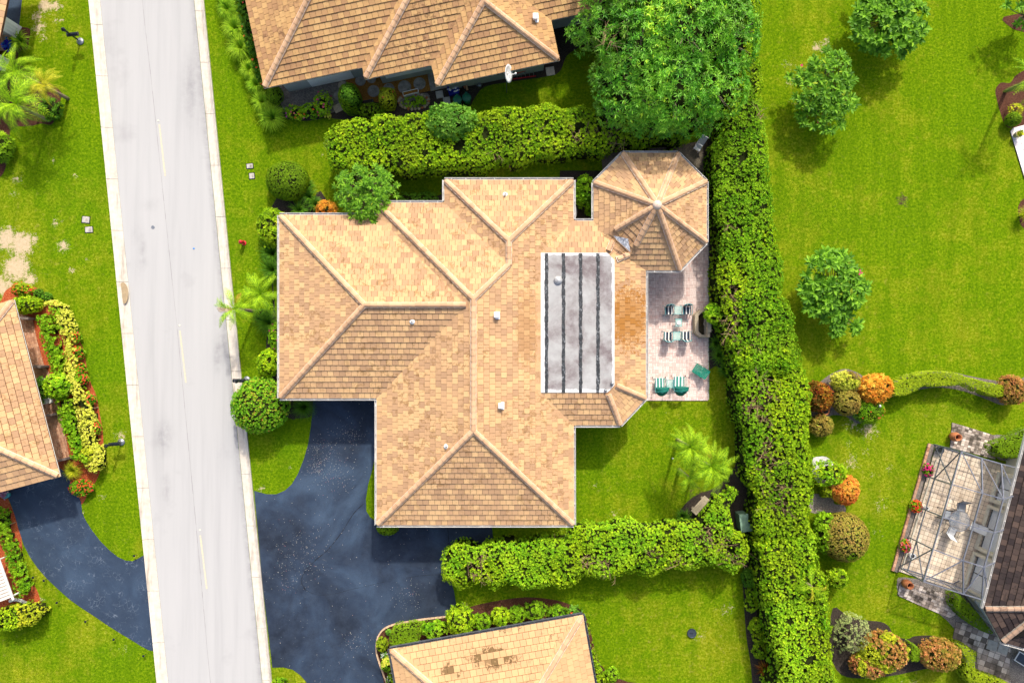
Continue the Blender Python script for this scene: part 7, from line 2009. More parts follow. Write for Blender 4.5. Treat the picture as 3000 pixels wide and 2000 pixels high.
def green_chair():
    p = W(2050, 1087, .35); t_ = thing('sling_chair', 'green slatted lounge chair turned askew at the right patio edge', 'chair', (0, 0, 0))
    fr = MB()
    for sx in (-1, 1):
        fr.tube([(-.42, sx * .28, .42), (0.02, sx * .28, .32), (.42, sx * .28, .74)], .016, 6)
        fr.tube([(-.44, sx * .30, 0), (-.36, sx * .30, .56), (.22, sx * .30, .58)], .013, 6)
    fr.tube([(.42, -.28, .74), (.42, .28, .74)], .016, 6); fr.tube([(-.42, -.28, .42), (-.42, .28, .42)], .016, 6)
    fr.build('frame', M['slatgreen'], t_)
    for sx, xx in ((-1, -.40), (1, -.40), (-1, .28), (1, .28)):
        l_ = MB(); l_.tube([(xx, sx * .29, .42), (xx + .02, sx * .30, 0)], .013, 6); l_.build('leg', M['black'], t_)
    k = 8
    for i in range(2 * k):
        t0 = (i + .5) / (2 * k)
        if t0 < .5: q = t0 / .5; c = Vector((-.42 + .44 * q, 0, .42 - .10 * q)); an = math.atan2(.10, .44)
        else: q = (t0 - .5) / .5; c = Vector((.02 + .40 * q, 0, .32 + .42 * q)); an = -math.atan2(.42, .40)
        ln = .44 / k if t0 < .5 else .58 / k
        s_ = MB(); s_.box(c, (ln * .78, .54, .012), M=Matrix.Rotation(an, 3, 'Y')); s_.build('slat', M['slatgreen'], t_)
    t_.location = (p.x, p.y, .055); t_.rotation_euler = (0, 0, -math.radians(34))
green_chair()

def fountain():
    h = .50
    out = [(2052, 908), (2078, 908), (2078, 988), (2052, 988), (2036, 974), (2035, 922)]
    inn = [(2057, 915), (2067, 915), (2067, 980), (2056, 980), (2046.5, 970), (2046.5, 925)]
    c = W(2056, 948, .3); t_ = thing('fountain', 'octagonal stone wall fountain with dark basin at the right patio edge', 'fountain', (c.x, c.y, .055))
    A_ = [W(*p, h) for p in out]; B_ = [W(*p, h) for p in inn]; n = 6
    mb = MB()
    vs = [tuple(p) for p in A_] + [tuple(p) for p in B_] + [(p.x, p.y, .05) for p in A_] + [(p.x, p.y, .12) for p in B_]
    fs = []
    for i in range(n):
        j = (i + 1) % n
        fs += [(i, j, n + j, n + i), (i, 2 * n + i, 2 * n + j, j), (n + i, n + j, 3 * n + j, 3 * n + i)]
    mb.add(vs, fs); mb.build('basin', M['stone'], t_, bevel=.02)
    lip = MB()
    A2 = [(c + (p - Vector((c.x, c.y, h))) * 1.05 - Vector((0, 0, c.z))) for p in A_]
    lp = MB(); lp.prism([(c.x + (p.x - c.x) * 1.06, c.y + (p.y - c.y) * 1.04) for p in A_], .02, .12); lp.build('plinth', M['stone'], t_)
    w_ = MB(); w_.prism([(p.x, p.y) for p in B_], .121, .22); w_.build('water', M['water'], t_)
    bk = MB(); a = W(2073, 912, .9); b_ = W(2073, 988, .9)
    bk.box((a.x + .05, (a.y + b_.y) / 2, .5), (.16, a.y - b_.y, .95)); bk.box((a.x + .05, (a.y + b_.y) / 2, 1.05), (.22, (a.y - b_.y) * .62, .22))
    bk.build('back_wall', M['stone'], t_, bevel=.03)
    q = W(2070, 948, .75); bo = MB()
    V = []; 
    prof = [(.02, -.16), (.10, -.12), (.17, -.02), (.18, .02), (.15, .02), (.12, -.03), (.02, -.06)]
    for (r_, z_) in prof:
        for k in range(9):
            an = PI / 2 + PI * k / 8; V.append((q.x + r_ * math.cos(an), q.y + r_ * math.sin(an), .72 + z_))
    bo.add(V, [(i * 9 + k, i * 9 + k + 1, (i + 1) * 9 + k + 1, (i + 1) * 9 + k) for i in range(len(prof) - 1) for k in range(8)]); bo.build('bowl', M['stone'], t_, smooth=True)
    sp = MB(); e = W(2086, 968, .9); sp.tube([(a.x, e.y, .95), (e.x, e.y + .02, 1.0)], [.05, .02], 8); sp.build('spout', M['stone'], t_)
fountain()

# ------------------------------------------------------------------ mailboxes, hydrant, lids, small street things
def mailbox(base, topp, boxc, boxdir, label, zb=.95, zt=1.62):
    g = W(*base); t_ = thing('mailbox', label, 'mailbox', (g.x, g.y, 0), 'black mailbox posts along the street')
    mb = MB(); mb.lathe(g, [(.21, 0.0), (.22, .05), (.16, .07), (.07, .16), (.05, .3)], 20); mb.build('base', M['steel'], t_, smooth=True)
    mb = MB(); mb.tube([g, g + Vector((0, 0, zt - .2))], .045, 10); 
    d = Vector((math.cos(boxdir), math.sin(boxdir), 0)); c = g + Vector((0, 0, zb)) + d * .10
    mb.bar(g + Vector((0, 0, zb - .16)) - d * .1, g + Vector((0, 0, zb - .16)) + d * .34, .05, .04)
    mb.build('post', M['black'], t_)
    b_ = MB(); r_ = .11; n = 14; vs = []
    for s_ in (-.30, .36):
        for k in range(n):
            an = 2 * PI * k / n; yy = math.cos(an) * r_; zz = max(math.sin(an) * r_, -.06)
            p = c + d * s_ + Vector((-d.y * yy, d.x * yy, zz)); vs.append(p)
    b_.add(vs, [(k, (k + 1) % n, n + (k + 1) % n, n + k) for k in range(n)] + [tuple(range(n)), tuple(range(2 * n - 1, n - 1, -1))]); b_.build('letter_box', M['black'], t_, bevel=.01)
    l_ = MB(); q = g + Vector((0, 0, zt)); l_.lathe(q - Vector((0, 0, .22)), [(.03, 0), (.085, .04), (.11, .24), (.13, .25), (.02, .38), (0, .40)], 6); l_.build('lantern', M['black'], t_)
    s_ = MB(); s_.bar(q - Vector((0, 0, .26)) - d * .12, q - Vector((0, 0, .26)) + d * .12, .03, .03); s_.build('ladder_rest', M['black'], t_)
mailbox((236, 122), None, None, 0.1, 'black mailbox post with lantern on the top left lawn')
mailbox((356, 1294), None, None, 0.1, 'black mailbox post with lantern beside the red mulch bed')
mailbox((724, 1112), None, None, PI, 'black mailbox reaching over the kerb above the big round shrub')

def hydrant():
    g = W(715, 712); t_ = thing('fire_hydrant', 'red fire hydrant standing on the street lawn', 'hydrant', (g.x, g.y, 0))
    mb = MB(); mb.lathe(g, [(.15, 0), (.15, .04), (.095, .05), (.09, .45), (.12, .47), (.12, .50), (.10, .52)], 14); mb.build('body', M['red'], t_, smooth=False)
    mb = MB(); mb.lathe(g + Vector((0, 0, .52)), [(.13, 0), (.11, .07), (.06, .12), (.03, .13), (.03, .18), (0, .18)], 14); mb.build('bonnet', M['red'], t_, smooth=True)
    for an in (0.5, 0.5 + PI, 0.5 + PI * 1.5):
        mb = MB(); d = Vector((math.cos(an), math.sin(an), 0)); mb.tube([g + Vector((0, 0, .38)) + d * .07, g + Vector((0, 0, .38)) + d * .17], .05, 10); mb.build('nozzle', M['red'], t_)
hydrant()
def lid(x, y, w, d, rz, label, dark=(0, 0)):
    g = W(x, y); t_ = thing('meter_box', label, 'meter box', (g.x, g.y, 0), 'concrete meter box lids in the street lawn')
    mb = MB(); mb.box(g + Vector((0, 0, .02)), (w, d, .06), rz); mb.build('lid', M['concrete'], t_, bevel=.03)
    q = MB(); q.box(g + Matrix.Rotation(rz, 3, 'Z') @ Vector((w * .18, 0.0, .052)), (w * .30, d * .5, .012), rz); q.build('hatch', M['concrete_d'], t_)
    r_ = MB(); r_.box(g + Vector((0, 0, .004)), (w + .08, d + .07, .02), rz); r_.build('rim', M['darkhole'], t_)
lid(252, 644, .44, .38, -.1, 'upper meter box lid of the pair left of the street')
lid(261, 673, .44, .34, .05, 'lower meter box lid of the pair left of the street')
lid(732, 487, .38, .28, .1, 'upper meter box lid of the pair right of the street')
lid(738, 516, .30, .34, .1, 'lower, half sunk meter box lid of the pair right of the street')
def disc(name, x, y, r, z, mat, label, cat, lip=0.0, group=None, th=.03, dome=0):
    g = W(x, y, z); t_ = thing(name, label, cat, (g.x, g.y, 0), group)
    mb = MB(); mb.lathe(Vector((g.x, g.y, z - th)), [(r, 0), (r, th * .8), (r * .94, th), (0.0, th + dome)], 24); mb.build('disc', M[mat], t_)
    if lip:
        mb = MB(); mb.lathe(Vector((g.x, g.y, z - th)), [(r * .9, th + .001), (r, th + lip), (r * 1.05, th + lip), (r * 1.08, 0)], 24); mb.build('rim', M[mat], t_)
    return t_, g
disc('manhole_cover', 448, 666, .115, .012, 'steel', 'small grey valve cover set in the street', 'valve cover', th=.012)
M['steel2'] = simple('dark_lid', (0.045, 0.06, 0.08), .5, .3, var=.2)
t_, g = disc('drain_cover', 2027, 1854, .26, .10, 'steel2', 'dark round tank cover in the lower lawn', 'cover', lip=.03)
mb = MB()
for dx in (-.06, .05): mb.lathe(Vector((g.x + dx, g.y, .10)), [(.03, 0), (.03, .03), (0, .035)], 8)
mb.build('knob', M['black'], t_)
disc('valve_cover', 51, 1627, .085, .03, 'teal', 'teal round valve cover in the red mulch', 'valve cover', th=.02)
for i, (x, y) in enumerate(((464, 354), (526, 953), (586, 1552))):
    g = W(x, y); t_ = thing('road_stud', ('topmost', 'middle', 'lowest')[i] + ' cream road stud just above a faded yellow line', 'road stud', (g.x, g.y, 0), 'cream studs on the street centre line')
    mb = MB(); mb.lathe(g + Vector((0, 0, .01)), [(.055, 0), (.05, .015), (.03, .022), (0, .022)], 10); mb.build('stud', M['cream'], t_)
g = W(568, 728); t_ = thing('road_stud', 'bright blue marker stud glued on the street', 'road stud', (g.x, g.y, 0)); mb = MB(); mb.box(g + Vector((0, 0, .02)), (.10, .07, .02)); mb.build('stud', simple('blue_reflector', (0.0, .25, .75), .3), t_)
names_ = ['first', 'second', 'third', 'fourth', 'fifth', 'sixth', 'seventh']
for i, (x, y, where) in enumerate(((59, 1607, 'at the top end of the grass strip by the red mulch'), (107, 1686, 'in the lawn just above the bend of the left driveway'), (138, 1695, 'on the very edge of the left driveway'), (176, 1759, 'in the lawn halfway down the left driveway'), (259, 1814, 'in the lawn past the middle of the left driveway'), (341, 1866, 'in the lawn near the street end of the left driveway'), (428, 1914, 'in the lawn corner where the left driveway meets the kerb'), (401, 1623, 'on the grass tip above the left driveway mouth'))):
    g = W(x, y); t_ = thing('path_light', 'small black path light ' + where, 'path light', (g.x, g.y, 0), 'black path lights along the left driveway')
    mb = MB(); mb.tube([g, g + Vector((0, 0, .32))], .012, 6); mb.build('stake', M['black'], t_)
    mb = MB(); mb.lathe(g + Vector((0, 0, .30)), [(.02, -.05), (.03, 0), (.075, .01), (.05, .05), (0, .06)], 10); mb.build('lamp_shade', M['black'], t_)

# ------------------------------------------------------------------ right: screen enclosure
M['alu'] = simple('grey_aluminium', (0.19, 0.205, 0.25), .45, .3, var=.15)
def screen_mat():
    m, t, b = new_mat('insect_screen'); b.inputs['Base Color'].default_value = (0.12, 0.12, 0.14, 1); b.inputs['Roughness'].default_value = .8; b.inputs['Alpha'].default_value = .06
    return m
M['screen'] = screen_mat()
M['screen_w'] = None
m, t, b = new_mat('insect_screen_wall'); b.inputs['Base Color'].default_value = (0.08, 0.08, 0.10, 1); b.inputs['Roughness'].default_value = .9; b.inputs['Alpha'].default_value = .22; M['screen_w'] = m
def enclosure():
    g = W(2790, 1520); t_ = thing('screen_enclosure', 'grey framed insect screen enclosure over the cream tiled terrace', 'enclosure', (g.x, g.y, 0))
    hb, hc = 2.6, 3.05
    Bn = [W(*p, hb) for p in ((2816, 1321), (2788, 1418), (2761, 1513), (2733, 1608), (2705, 1702))]
    Cn = [W(2875, 1341, hb), W(2878, 1444, hc), W(2850, 1542, hc), W(2821, 1641, hc), W(2822, 1739, hb)]
    Dn = [W(2933, 1358, hb), W(2939, 1461, hc), W(2912, 1560, hc), W(2883, 1660, hc), W(2876, 1755, hb)]
    En = [W(2989, 1372, hb), W(2975, 1450, hb + .1), W(2946, 1548, hb + .1), W(2918, 1645, hb + .1), W(2895, 1745, hb)]
    gnd = [Vector((p.x, p.y, .03)) for p in Bn]
    def beam(a, b_, w=.055, h=.085, n='beam'):
        mb = MB(); mb.bar(a, b_, w, h); mb.build(n, M['alu'], t_)
    for row in (Bn, Cn, Dn):
        for i in range(4): beam(row[i], row[i + 1])
    for i in range(5):
        beam(Bn[i], Cn[i]); beam(Cn[i], Dn[i]); beam(Dn[i], En[i]); beam(gnd[i], Bn[i], .06, .06, 'post')
    mid = [Vector((p.x, p.y, 1.0)) for p in Bn]
    for i in range(4): beam(mid[i], mid[i + 1], .05, .06, 'rail'); beam(gnd[i], gnd[i + 1], .06, .06, 'sill')
    for (a, b_) in ((Bn[0], mid[1]), (Bn[0], Bn[1]), (Bn[1], Vector((Bn[0].x, Bn[0].y, .1))), (mid[1], Bn[0]), (Bn[3], Vector((Bn[4].x, Bn[4].y, .1))), (mid[3], Bn[4]), (Bn[0], Cn[1]), (Cn[0], Dn[1]), (Bn[4], Cn[3]), (Cn[4], Dn[3]), (En[4], Dn[3]), (Dn[0], En[1])):
        beam(a, b_, .045, .05, 'brace')
    # end walls
    for row, y_ in ((0, 0), (4, 0)):
        P_ = [Bn[row], Cn[row], Dn[row], En[row]]
        for i, p in enumerate(P_[1:3]): beam(Vector((p.x, p.y, .03)), p, .05, .05, 'post')
        for i in range(3): beam(Vector((P_[i].x, P_[i].y, .05)), Vector((P_[i + 1].x, P_[i + 1].y, .05)), .06, .06, 'sill'); beam(Vector((P_[i].x, P_[i].y, 1.0)), Vector((P_[i + 1].x, P_[i + 1].y, 1.0)), .05, .05, 'rail')
        mb = MB()
        for i in range(3): mb.add([(P_[i].x, P_[i].y, .05), (P_[i + 1].x, P_[i + 1].y, .05), tuple(P_[i + 1]), tuple(P_[i])], [(0, 1, 2, 3)])
        mb.build('screen', M['screen_w'], t_)
    mb = MB()
    for i in range(4): mb.add([tuple(gnd[i]), tuple(gnd[i + 1]), tuple(Bn[i + 1]), tuple(Bn[i])], [(0, 1, 2, 3)])
    mb.build('screen', M['screen_w'], t_)
    for ra, rb in ((Bn, Cn), (Cn, Dn), (Dn, En)):
        mb = MB()
        for i in range(4): mb.add([tuple(ra[i] + Vector((0, 0, .01))), tuple(ra[i + 1] + Vector((0, 0, .01))), tuple(rb[i + 1] + Vector((0, 0, .01))), tuple(rb[i] + Vector((0, 0, .01)))], [(0, 1, 2, 3)])
        mb.build('screen', M['screen'], t_)
enclosure()
# brick planter strip
t_ = thing('planter', 'long low brick planter along the left side of the screen enclosure', 'planter', tuple(W(2680, 1500)))
mb = MB(); a, b_ = W(2728, 1300), W(2620, 1672); mb.bar(a + Vector((0, 0, .05)), b_ + Vector((0, 0, .05)), .36, .16); mb.build('soil', M['soil_grey'], t_)
d = (b_ - a); n_ = int(d.length / .24); side = Vector((-d.y, d.x, 0)).normalized()
for k in range(n_):
    p = a + d * ((k + .5) / n_) - side * .17
    mb = MB() if k == 0 else None
    if k == 0: mb.box((0, 0, 0), (.225, .15, .10)); o_ = mb.build('brick', M['redp']); me_b = o_.data; bpy.data.objects.remove(o_)
    inst('brick', me_b, t_, Matrix.Translation(p + Vector((0, 0, .10 + random.uniform(-.01, .01)))) @ Matrix.Rotation(math.atan2(d.y, d.x) + random.uniform(-.06, .06), 4, 'Z'))
mb = MB(); a2, b2 = W(2739, 1345), W(2637, 1668); mb.bar(a2 + Vector((0, 0, .10)), b2 + Vector((0, 0, .10)), .05, .14); mb.build('edging', M['cream'], t_)
def pot(x, y, r, h, label, mat='terracotta', cat='pot', name='pot', leanout=True):
    g = W(x, y, h); t_ = thing(name, label, cat, (g.x, g.y, 0))
    mb = MB(); c = Vector((g.x, g.y, .02))
    mb.lathe(c, [(r * .62, 0), (r * .95, h * .35), (r, h * .6), (r * .72, h * .86), (r * .62, h * .90), (r * .78, h), (r * .62, h * .99), (r * .55, h * .9), (r * .5, h * .6)], 24); mb.build('body', M[mat], t_, smooth=True)
    mb = MB(); mb.lathe(c + Vector((0, 0, h * .6)), [(r * .5, 0), (0, .01)], 20); mb.build('inside', M['darkhole'], t_)
pot(2808, 1281, .28, .70, 'terracotta jar on the mossy blocks at the top of the enclosure')
pot(2667, 1716, .28, .70, 'rust brown jar on the mossy blocks below the enclosure')
t_, g = disc('plant_pot', 2419, 1204, .22, .40, 'terracotta', 'empty terracotta pot in the shade under the red croton', 'pot', lip=.03, th=.38)
mb = MB(); mb.lathe(Vector((g.x, g.y, .401)), [(.17, 0), (0, .01)], 16); mb.build('inside', M['darkhole'], t_)

def dining():
    g = W(2810, 1525, .72); t_ = thing('dining_table', 'round glass table in the screen enclosure', 'table', (g.x, g.y, .055))
    c = Vector((g.x, g.y, .055)); r_ = .62
    m, t, b = new_mat('round_table_glass'); b.inputs['Base Color'].default_value = (0.20, 0.27, 0.36, 1); b.inputs['Roughness'].default_value = .25; b.inputs['Alpha'].default_value = .3
    mb = MB(); mb.lathe(c + Vector((0, 0, .70)), [(r_, 0), (r_, .012), (0, .0125)], 40); mb.build('tabletop', m, t_)
    mb = MB(); mb.tube([c + Vector((r_ * math.cos(k / 32 * 2 * PI), r_ * math.sin(k / 32 * 2 * PI), .71)) for k in range(33)], .016, 6); mb.build('rim', M['alu'], t_)
    for k in range(4):
        an = .4 + k * PI / 2; mb = MB(); mb.tube([c + Vector((math.cos(an) * .08, math.sin(an) * .08, .68)), c + Vector((math.cos(an) * .15, math.sin(an) * .15, .35)), c + Vector((math.cos(an) * .48, math.sin(an) * .48, 0))], .016, 6); mb.build('leg', M['alu'], t_)
dining()
def sling(x, y, rz, label, mat):
    g = W(x, y, .45); t_ = thing('sling_chair', label, 'chair', (g.x, g.y, .055), 'sling chairs round the glass table in the enclosure')
    mb = MB()
    for sx in (-1, 1):
        mb.tube([(sx * .26, -.26, .43), (sx * .26, .20, .41), (sx * .27, .42, .95)], .014, 6)
        mb.tube([(sx * .31, -.36, 0), (sx * .31, -.26, .60), (sx * .31, .22, .64)], .014, 6)
        mb.tube([(sx * .31, -.10, .30), (sx * .31, .38, 0)], .014, 6)
    m2 = MB(); vs = [(-.25, -.26, .43), (.25, -.26, .43), (.25, .20, .41), (-.25, .20, .41), (-.26, .42, .95), (.26, .42, .95)]
    m2.add(vs, [(0, 1, 2, 3)]); m3 = MB(); m3.add(vs, [(3, 2, 5, 4)])
    for bld, nm, mt in ((mb, 'frame', M['black']), (m2, 'seat', M[mat]), (m3, 'backrest', M[mat])):
        WLs = WL[t_.name]; bld.v = [(v[0] + WLs.x, v[1] + WLs.y, v[2] + WLs.z) for v in bld.v]; bld.build(nm, mt, t_)
    t_.rotation_euler = (0, 0, rz)
sling(2816, 1484, -.15, 'grey sling chair above the round glass table', 'cloth')
sling(2771, 1507, 1.35, 'grey sling chair tucked in left of the round glass table', 'cloth')
sling(2787, 1557, PI - .45, 'pale sling chair below the round glass table', 'cloth_w')
sling(2855, 1543, -1.95, 'pale sling chair right of the round glass table', 'cloth_w')
def urn(x, y, r, h, label, mat='white_pl'):
    g = W(x, y, h); t_ = thing('urn', label, 'urn', (g.x, g.y, .055)); c = Vector((g.x, g.y, .055))
    mb = MB(); mb.lathe(c, [(r * .8, 0), (r * .5, h * .25), (r * .9, h * .6), (r, h), (r * .8, h * .98), (r * .6, h * .7)], 12); mb.build('bowl', M[mat], t_, smooth=True)
    mb = MB(); mb.lathe(c + Vector((0, 0, h * .8)), [(r * .7, 0), (0, .02)], 10); mb.build('inside', M['darkhole'], t_)
urn(2674, 1629, .19, .40, 'white fluted urn in the lower left corner of the enclosure')
urn(2716, 1489, .13, .5, 'white statuette beside the round table', 'white')
urn(2755, 1318, .22, .30, 'dark glazed planter in the upper left corner of the enclosure', 'steel2')
def planter_small():
    g = W(2985, 393, .4); t_ = thing('plant_pot', 'ribbed stone planter with a plant on the white terrace', 'pot', (g.x, g.y, .07))
    mb = MB(); mb.lathe(Vector((g.x, g.y, .07)), [(.13, 0), (.19, .25), (.21, .38), (.17, .38), (.15, .3)], 14); mb.build('bowl', M['stone'], t_)
    l_ = Leaves(); P = np.tile([g.x, g.y, .42], (16, 1)) + rng.normal(0, .07, (16, 3)); l_.add(*clumps(P, np.tile([0, 0, 1.], (16, 1)), 8, .16, .06)); l_.build('foliage', M['lf_gold'], t_)
planter_small()

# ------------------------------------------------------------------ things under the eaves of the top house
for i, (x, y, r, lb) in enumerate(((990, 280, 13, 'round stepping stone left of the pointed conifer'), (1003, 250, 13, 'sandy round stepping stone above the pointed conifer'), (1056, 236, 14.5, 'round stepping stone with a dark wet patch near the eave'), (1088, 230, 14, 'round stepping stone half under the roof corner'), (1094, 267, 17.5, 'large round stepping stone in the middle of the bark bed'), (1139, 260, 16.5, 'dark round stepping stone above the boxy yellow bush'), (1185, 255, 18, 'white rimmed round stepping stone beside the trough'), (1229, 245, 18, 'mossy round stepping stone nearest the concrete walk'))):
    disc('stepping_stone', x, y, r / S, .05, 'concrete_d' if i not in (1,) else 'stone', lb, 'stepping stone', group='round stepping stones below the top house', lip=(.02 if i in (2, 6) else 0))
for (x, y, w, rz, lb) in ((1288, 278, .44, .2, 'upper of two square slabs left of the green bins'), (1309, 296, .43, .15, 'lower of two square slabs left of the green bins'), (1612, 210, .52, .15, 'square slab by the right corner of the top house'), (990, 318, .48, .45, 'rough square stone left of the pointed conifer')):
    g = W(x, y); t_ = thing('paving_slab', lb, 'slab', (g.x, g.y, 0)); mb = MB(); mb.box(g + Vector((0, 0, .04)), (w, w, .06), rz); mb.build('slab', M['concrete'] if w < .46 or x > 1500 else M['stone'], t_, bevel=.012)
slab('footpath', 'narrow concrete walk at the inner corner of the top house', [(1250, 205), (1266, 200), (1282, 252), (1316, 246), (1318, 256), (1262, 268)], .05, M['concrete_d'])
slab('concrete_pad', 'grey concrete pad under the eave beside the rusty bark bed', [(995, 205), (1052, 190), (1060, 212), (1010, 228)], .035, M['concrete_d'])
def bin_(x, y, label):
    g = W(x, y, .95); t_ = thing('waste_bin', label, 'bin', (g.x, g.y, 0), 'green lidded bins beside the top house'); c = Vector((g.x, g.y, 0))
    mb = MB(); mb.lathe(c, [(.20, 0), (.245, .88)], 20); mb.build('body', M['binlid'], t_, smooth=True)
    mb = MB(); mb.lathe(c + Vector((0, 0, .88)), [(.27, -.04), (.275, 0), (.25, .05), (.12, .075), (0, .08)], 24); mb.build('lid', M['binlid'], t_, smooth=True)
    mb = MB(); mb.box(c + Vector((-.03, .27, .90)), (.14, .10, .05)); mb.build('handle', M['binlid'], t_)
bin_(1339.5, 291, 'left green waste bin with round lid'); bin_(1367, 285, 'right green waste bin with round lid')
def crate():
    g = W(1328, 263, .3); t_ = thing('crate', 'blue recycling crate full of pale bottles', 'crate', (g.x, g.y, 0), rz=math.radians(14)); o = WL[t_.name]
    def bb(c, s): 
        mb = MB(); mb.box(Vector(c) + o, s); return mb
    mb = MB()
    for (c, s) in (((0, .25, .16), (.62, .03, .32)), ((0, -.25, .16), (.62, .03, .32)), ((.30, 0, .16), (.03, .5, .32)), ((-.30, 0, .16), (.03, .5, .32)), ((0, 0, .02), (.6, .5, .03))): mb.box(Vector(c) + o, s)
    mb.build('box', M['blue'], t_)
    for k in range(9):
        mb = MB(); a = Vector((random.uniform(-.2, .2), random.uniform(-.15, .15), .22 + .02 * k % .06)) + o; an = random.uniform(0, PI)
        mb.tube([a, a + Vector((math.cos(an) * .14, math.sin(an) * .14, .03)), a + Vector((math.cos(an) * .2, math.sin(an) * .2, .04))], [.05, .05, .018], 8); mb.build('bottle', M['white_pl'], t_)
crate()
g = W(1362, 258, .25); t_ = thing('box', 'open brown carton of rubbish right of the blue crate', 'box', (g.x, g.y, 0)); mb = MB(); mb.box(g * Vector((1, 1, 0)) if False else Vector((g.x, g.y, .12)), (.34, .36, .24), .2); mb.build('carton', M['darkhole'], t_)
mb = MB(); mb.box(Vector((g.x + .12, g.y, .26)), (.13, .30, .05), .2); mb.build('flap', M['cardboard'], t_); mb = MB(); mb.tube([(g.x - .1, g.y + .05, .26), (g.x - .02, g.y + .1, .3), (g.x, g.y - .05, .27)], .03, 6); mb.build('scrap', M['terracotta'], t_)
g = W(1405, 250, .2); t_ = thing('watering_can', 'grey green watering can on the dark soil', 'watering can', (g.x, g.y, 0)); c = Vector((g.x, g.y, 0))
mb = MB(); mb.lathe(c, [(.12, 0), (.12, .24), (.08, .28)], 12); mb.build('body', M['steel'], t_, smooth=True); mb = MB(); mb.tube([c + Vector((-.1, -.02, .06)), c + Vector((-.34, .10, .28))], [.02, .03], 7); mb.build('spout', M['steel'], t_)
mb = MB(); mb.tube([c + Vector((.1, 0, .08)), c + Vector((.18, .05, .2)), c + Vector((.05, .02, .32))], .012, 6); mb.build('handle', M['steel'], t_)
def ladder():
    a, b_ = W(1495, 221, .5), W(1568, 199, .5); c, d = W(1497, 233, .06), W(1570, 223, .06)
    t_ = thing('ladder', 'red ladder lying on its side against the top house wall', 'ladder', (a.x, a.y, 0))
    for p, q in ((a, b_), (c, d)):
        mb = MB(); mb.bar(p, q, .05, .08); mb.build('rail', M['red'], t_)
    for k in range(6):
        f = (k + .5) / 6; mb = MB(); mb.tube([a.lerp(b_, f), c.lerp(d, f)], .018, 6); mb.build('rung', M['steel'], t_)
ladder()
def dish():
    c = W(1486, 216, 3.0); t_ = thing('satellite_dish', 'white satellite dish with arm at the eave of the top house', 'satellite dish', (c.x, c.y - .1, 0))
    ax = Vector((1.0, -.12, .42)).normalized(); q = ax.to_track_quat('Z', 'Y').to_matrix(); vs = []; n = 24; rings = [0, .25, .5, .75, 1.0]
    for r_ in rings:
        for k in range(n):
            an = 2 * PI * k / n; v = q @ Vector((math.cos(an) * .50 * r_, math.sin(an) * .50 * r_, .09 * r_ * r_)); vs.append(c + v)
    mb = MB(); mb.add(vs, [(i * n + k, i * n + (k + 1) % n, (i + 1) * n + (k + 1) % n, (i + 1) * n + k) for i in range(4) for k in range(n)])
    o = mb.build('reflector', M['white_pl'], t_, smooth=True); sd = o.modifiers.new('thick', 'SOLIDIFY'); sd.thickness = .02
    f = c + ax * .52 + Vector((0, 0, -.05)); mb = MB(); mb.tube([c - Vector((0, 0, .3)), f], .022, 7); mb.build('arm', M['white'], t_)
    mb = MB(); mb.lathe(f, [(.05, -.04), (.06, .0), (.05, .07), (0, .08)], 10); mb.build('receiver', M['white'], t_, smooth=True)
    mb = MB(); mb.tube([Vector((c.x - .05, c.y, 0)), Vector((c.x - .05, c.y, 2.9))], .03, 7); mb.build('mast', M['steel'], t_)
dish()
def trough():
    a, b_ = W(1181, 276, .25), W(1225, 265, .25); t_ = thing('planter', 'long white trough in front of the round stepping stones', 'planter', (a.x, a.y, 0)); d = (b_ - a).normalized(); s_ = Vector((-d.y, d.x, 0))
    for k in (-1, 1):
        mb = MB(); mb.bar(a + s_ * .11 * k - Vector((0, 0, .1)), b_ + s_ * .11 * k - Vector((0, 0, .1)), .03, .24); mb.build('side_panel', M['white'], t_)
    for p in (a, b_):
        mb = MB(); mb.bar(p - s_ * .12 - Vector((0, 0, .1)), p + s_ * .12 - Vector((0, 0, .1)), .03, .24); mb.build('end_panel', M['white'], t_)
    mb = MB(); mb.bar(a - Vector((0, 0, .08)), b_ - Vector((0, 0, .08)), .2, .12); mb.build('soil', M['rust_mulch'], t_)
trough()
t_ = thing('edging', 'ring of rough stones round the small bed below the trough', 'edging', tuple(W(1212, 300)))
for k in range(26):
    an = 2 * PI * k / 26; p = W(1212 + 44 * math.cos(an), 298 + 22 * math.sin(an)); mb = MB(); s_ = random.uniform(.07, .13)
    mb.lathe(p, [(s_, 0), (s_ * .95, .05), (s_ * .5, .10), (0, .11)], 7, sx=random.uniform(.8, 1.2)); mb.build('stone', M['stone'] if k % 4 else M['terracotta'], t_)
flat('pebble_bed', [(1170, 285), (1190, 279), (1252, 274), (1256, 300), (1240, 316), (1200, 322), (1172, 310)], .02, M['gravel_m'], 'pebbles in the small round bed below the trough', 3)
g = W(1075, 300, .3); t_ = thing('planter', 'dark framed box at the lower edge of the rusty bark bed', 'planter', (g.x, g.y, 0)); mb = MB(); mb.box(Vector((g.x, g.y, .12)), (.75, .34, .24), .2); mb.build('box', M['steel2'], t_, bevel=.02); mb = MB(); mb.box(Vector((g.x, g.y, .245)), (.66, .26, .02), .2); mb.build('soil', M['soil'], t_)

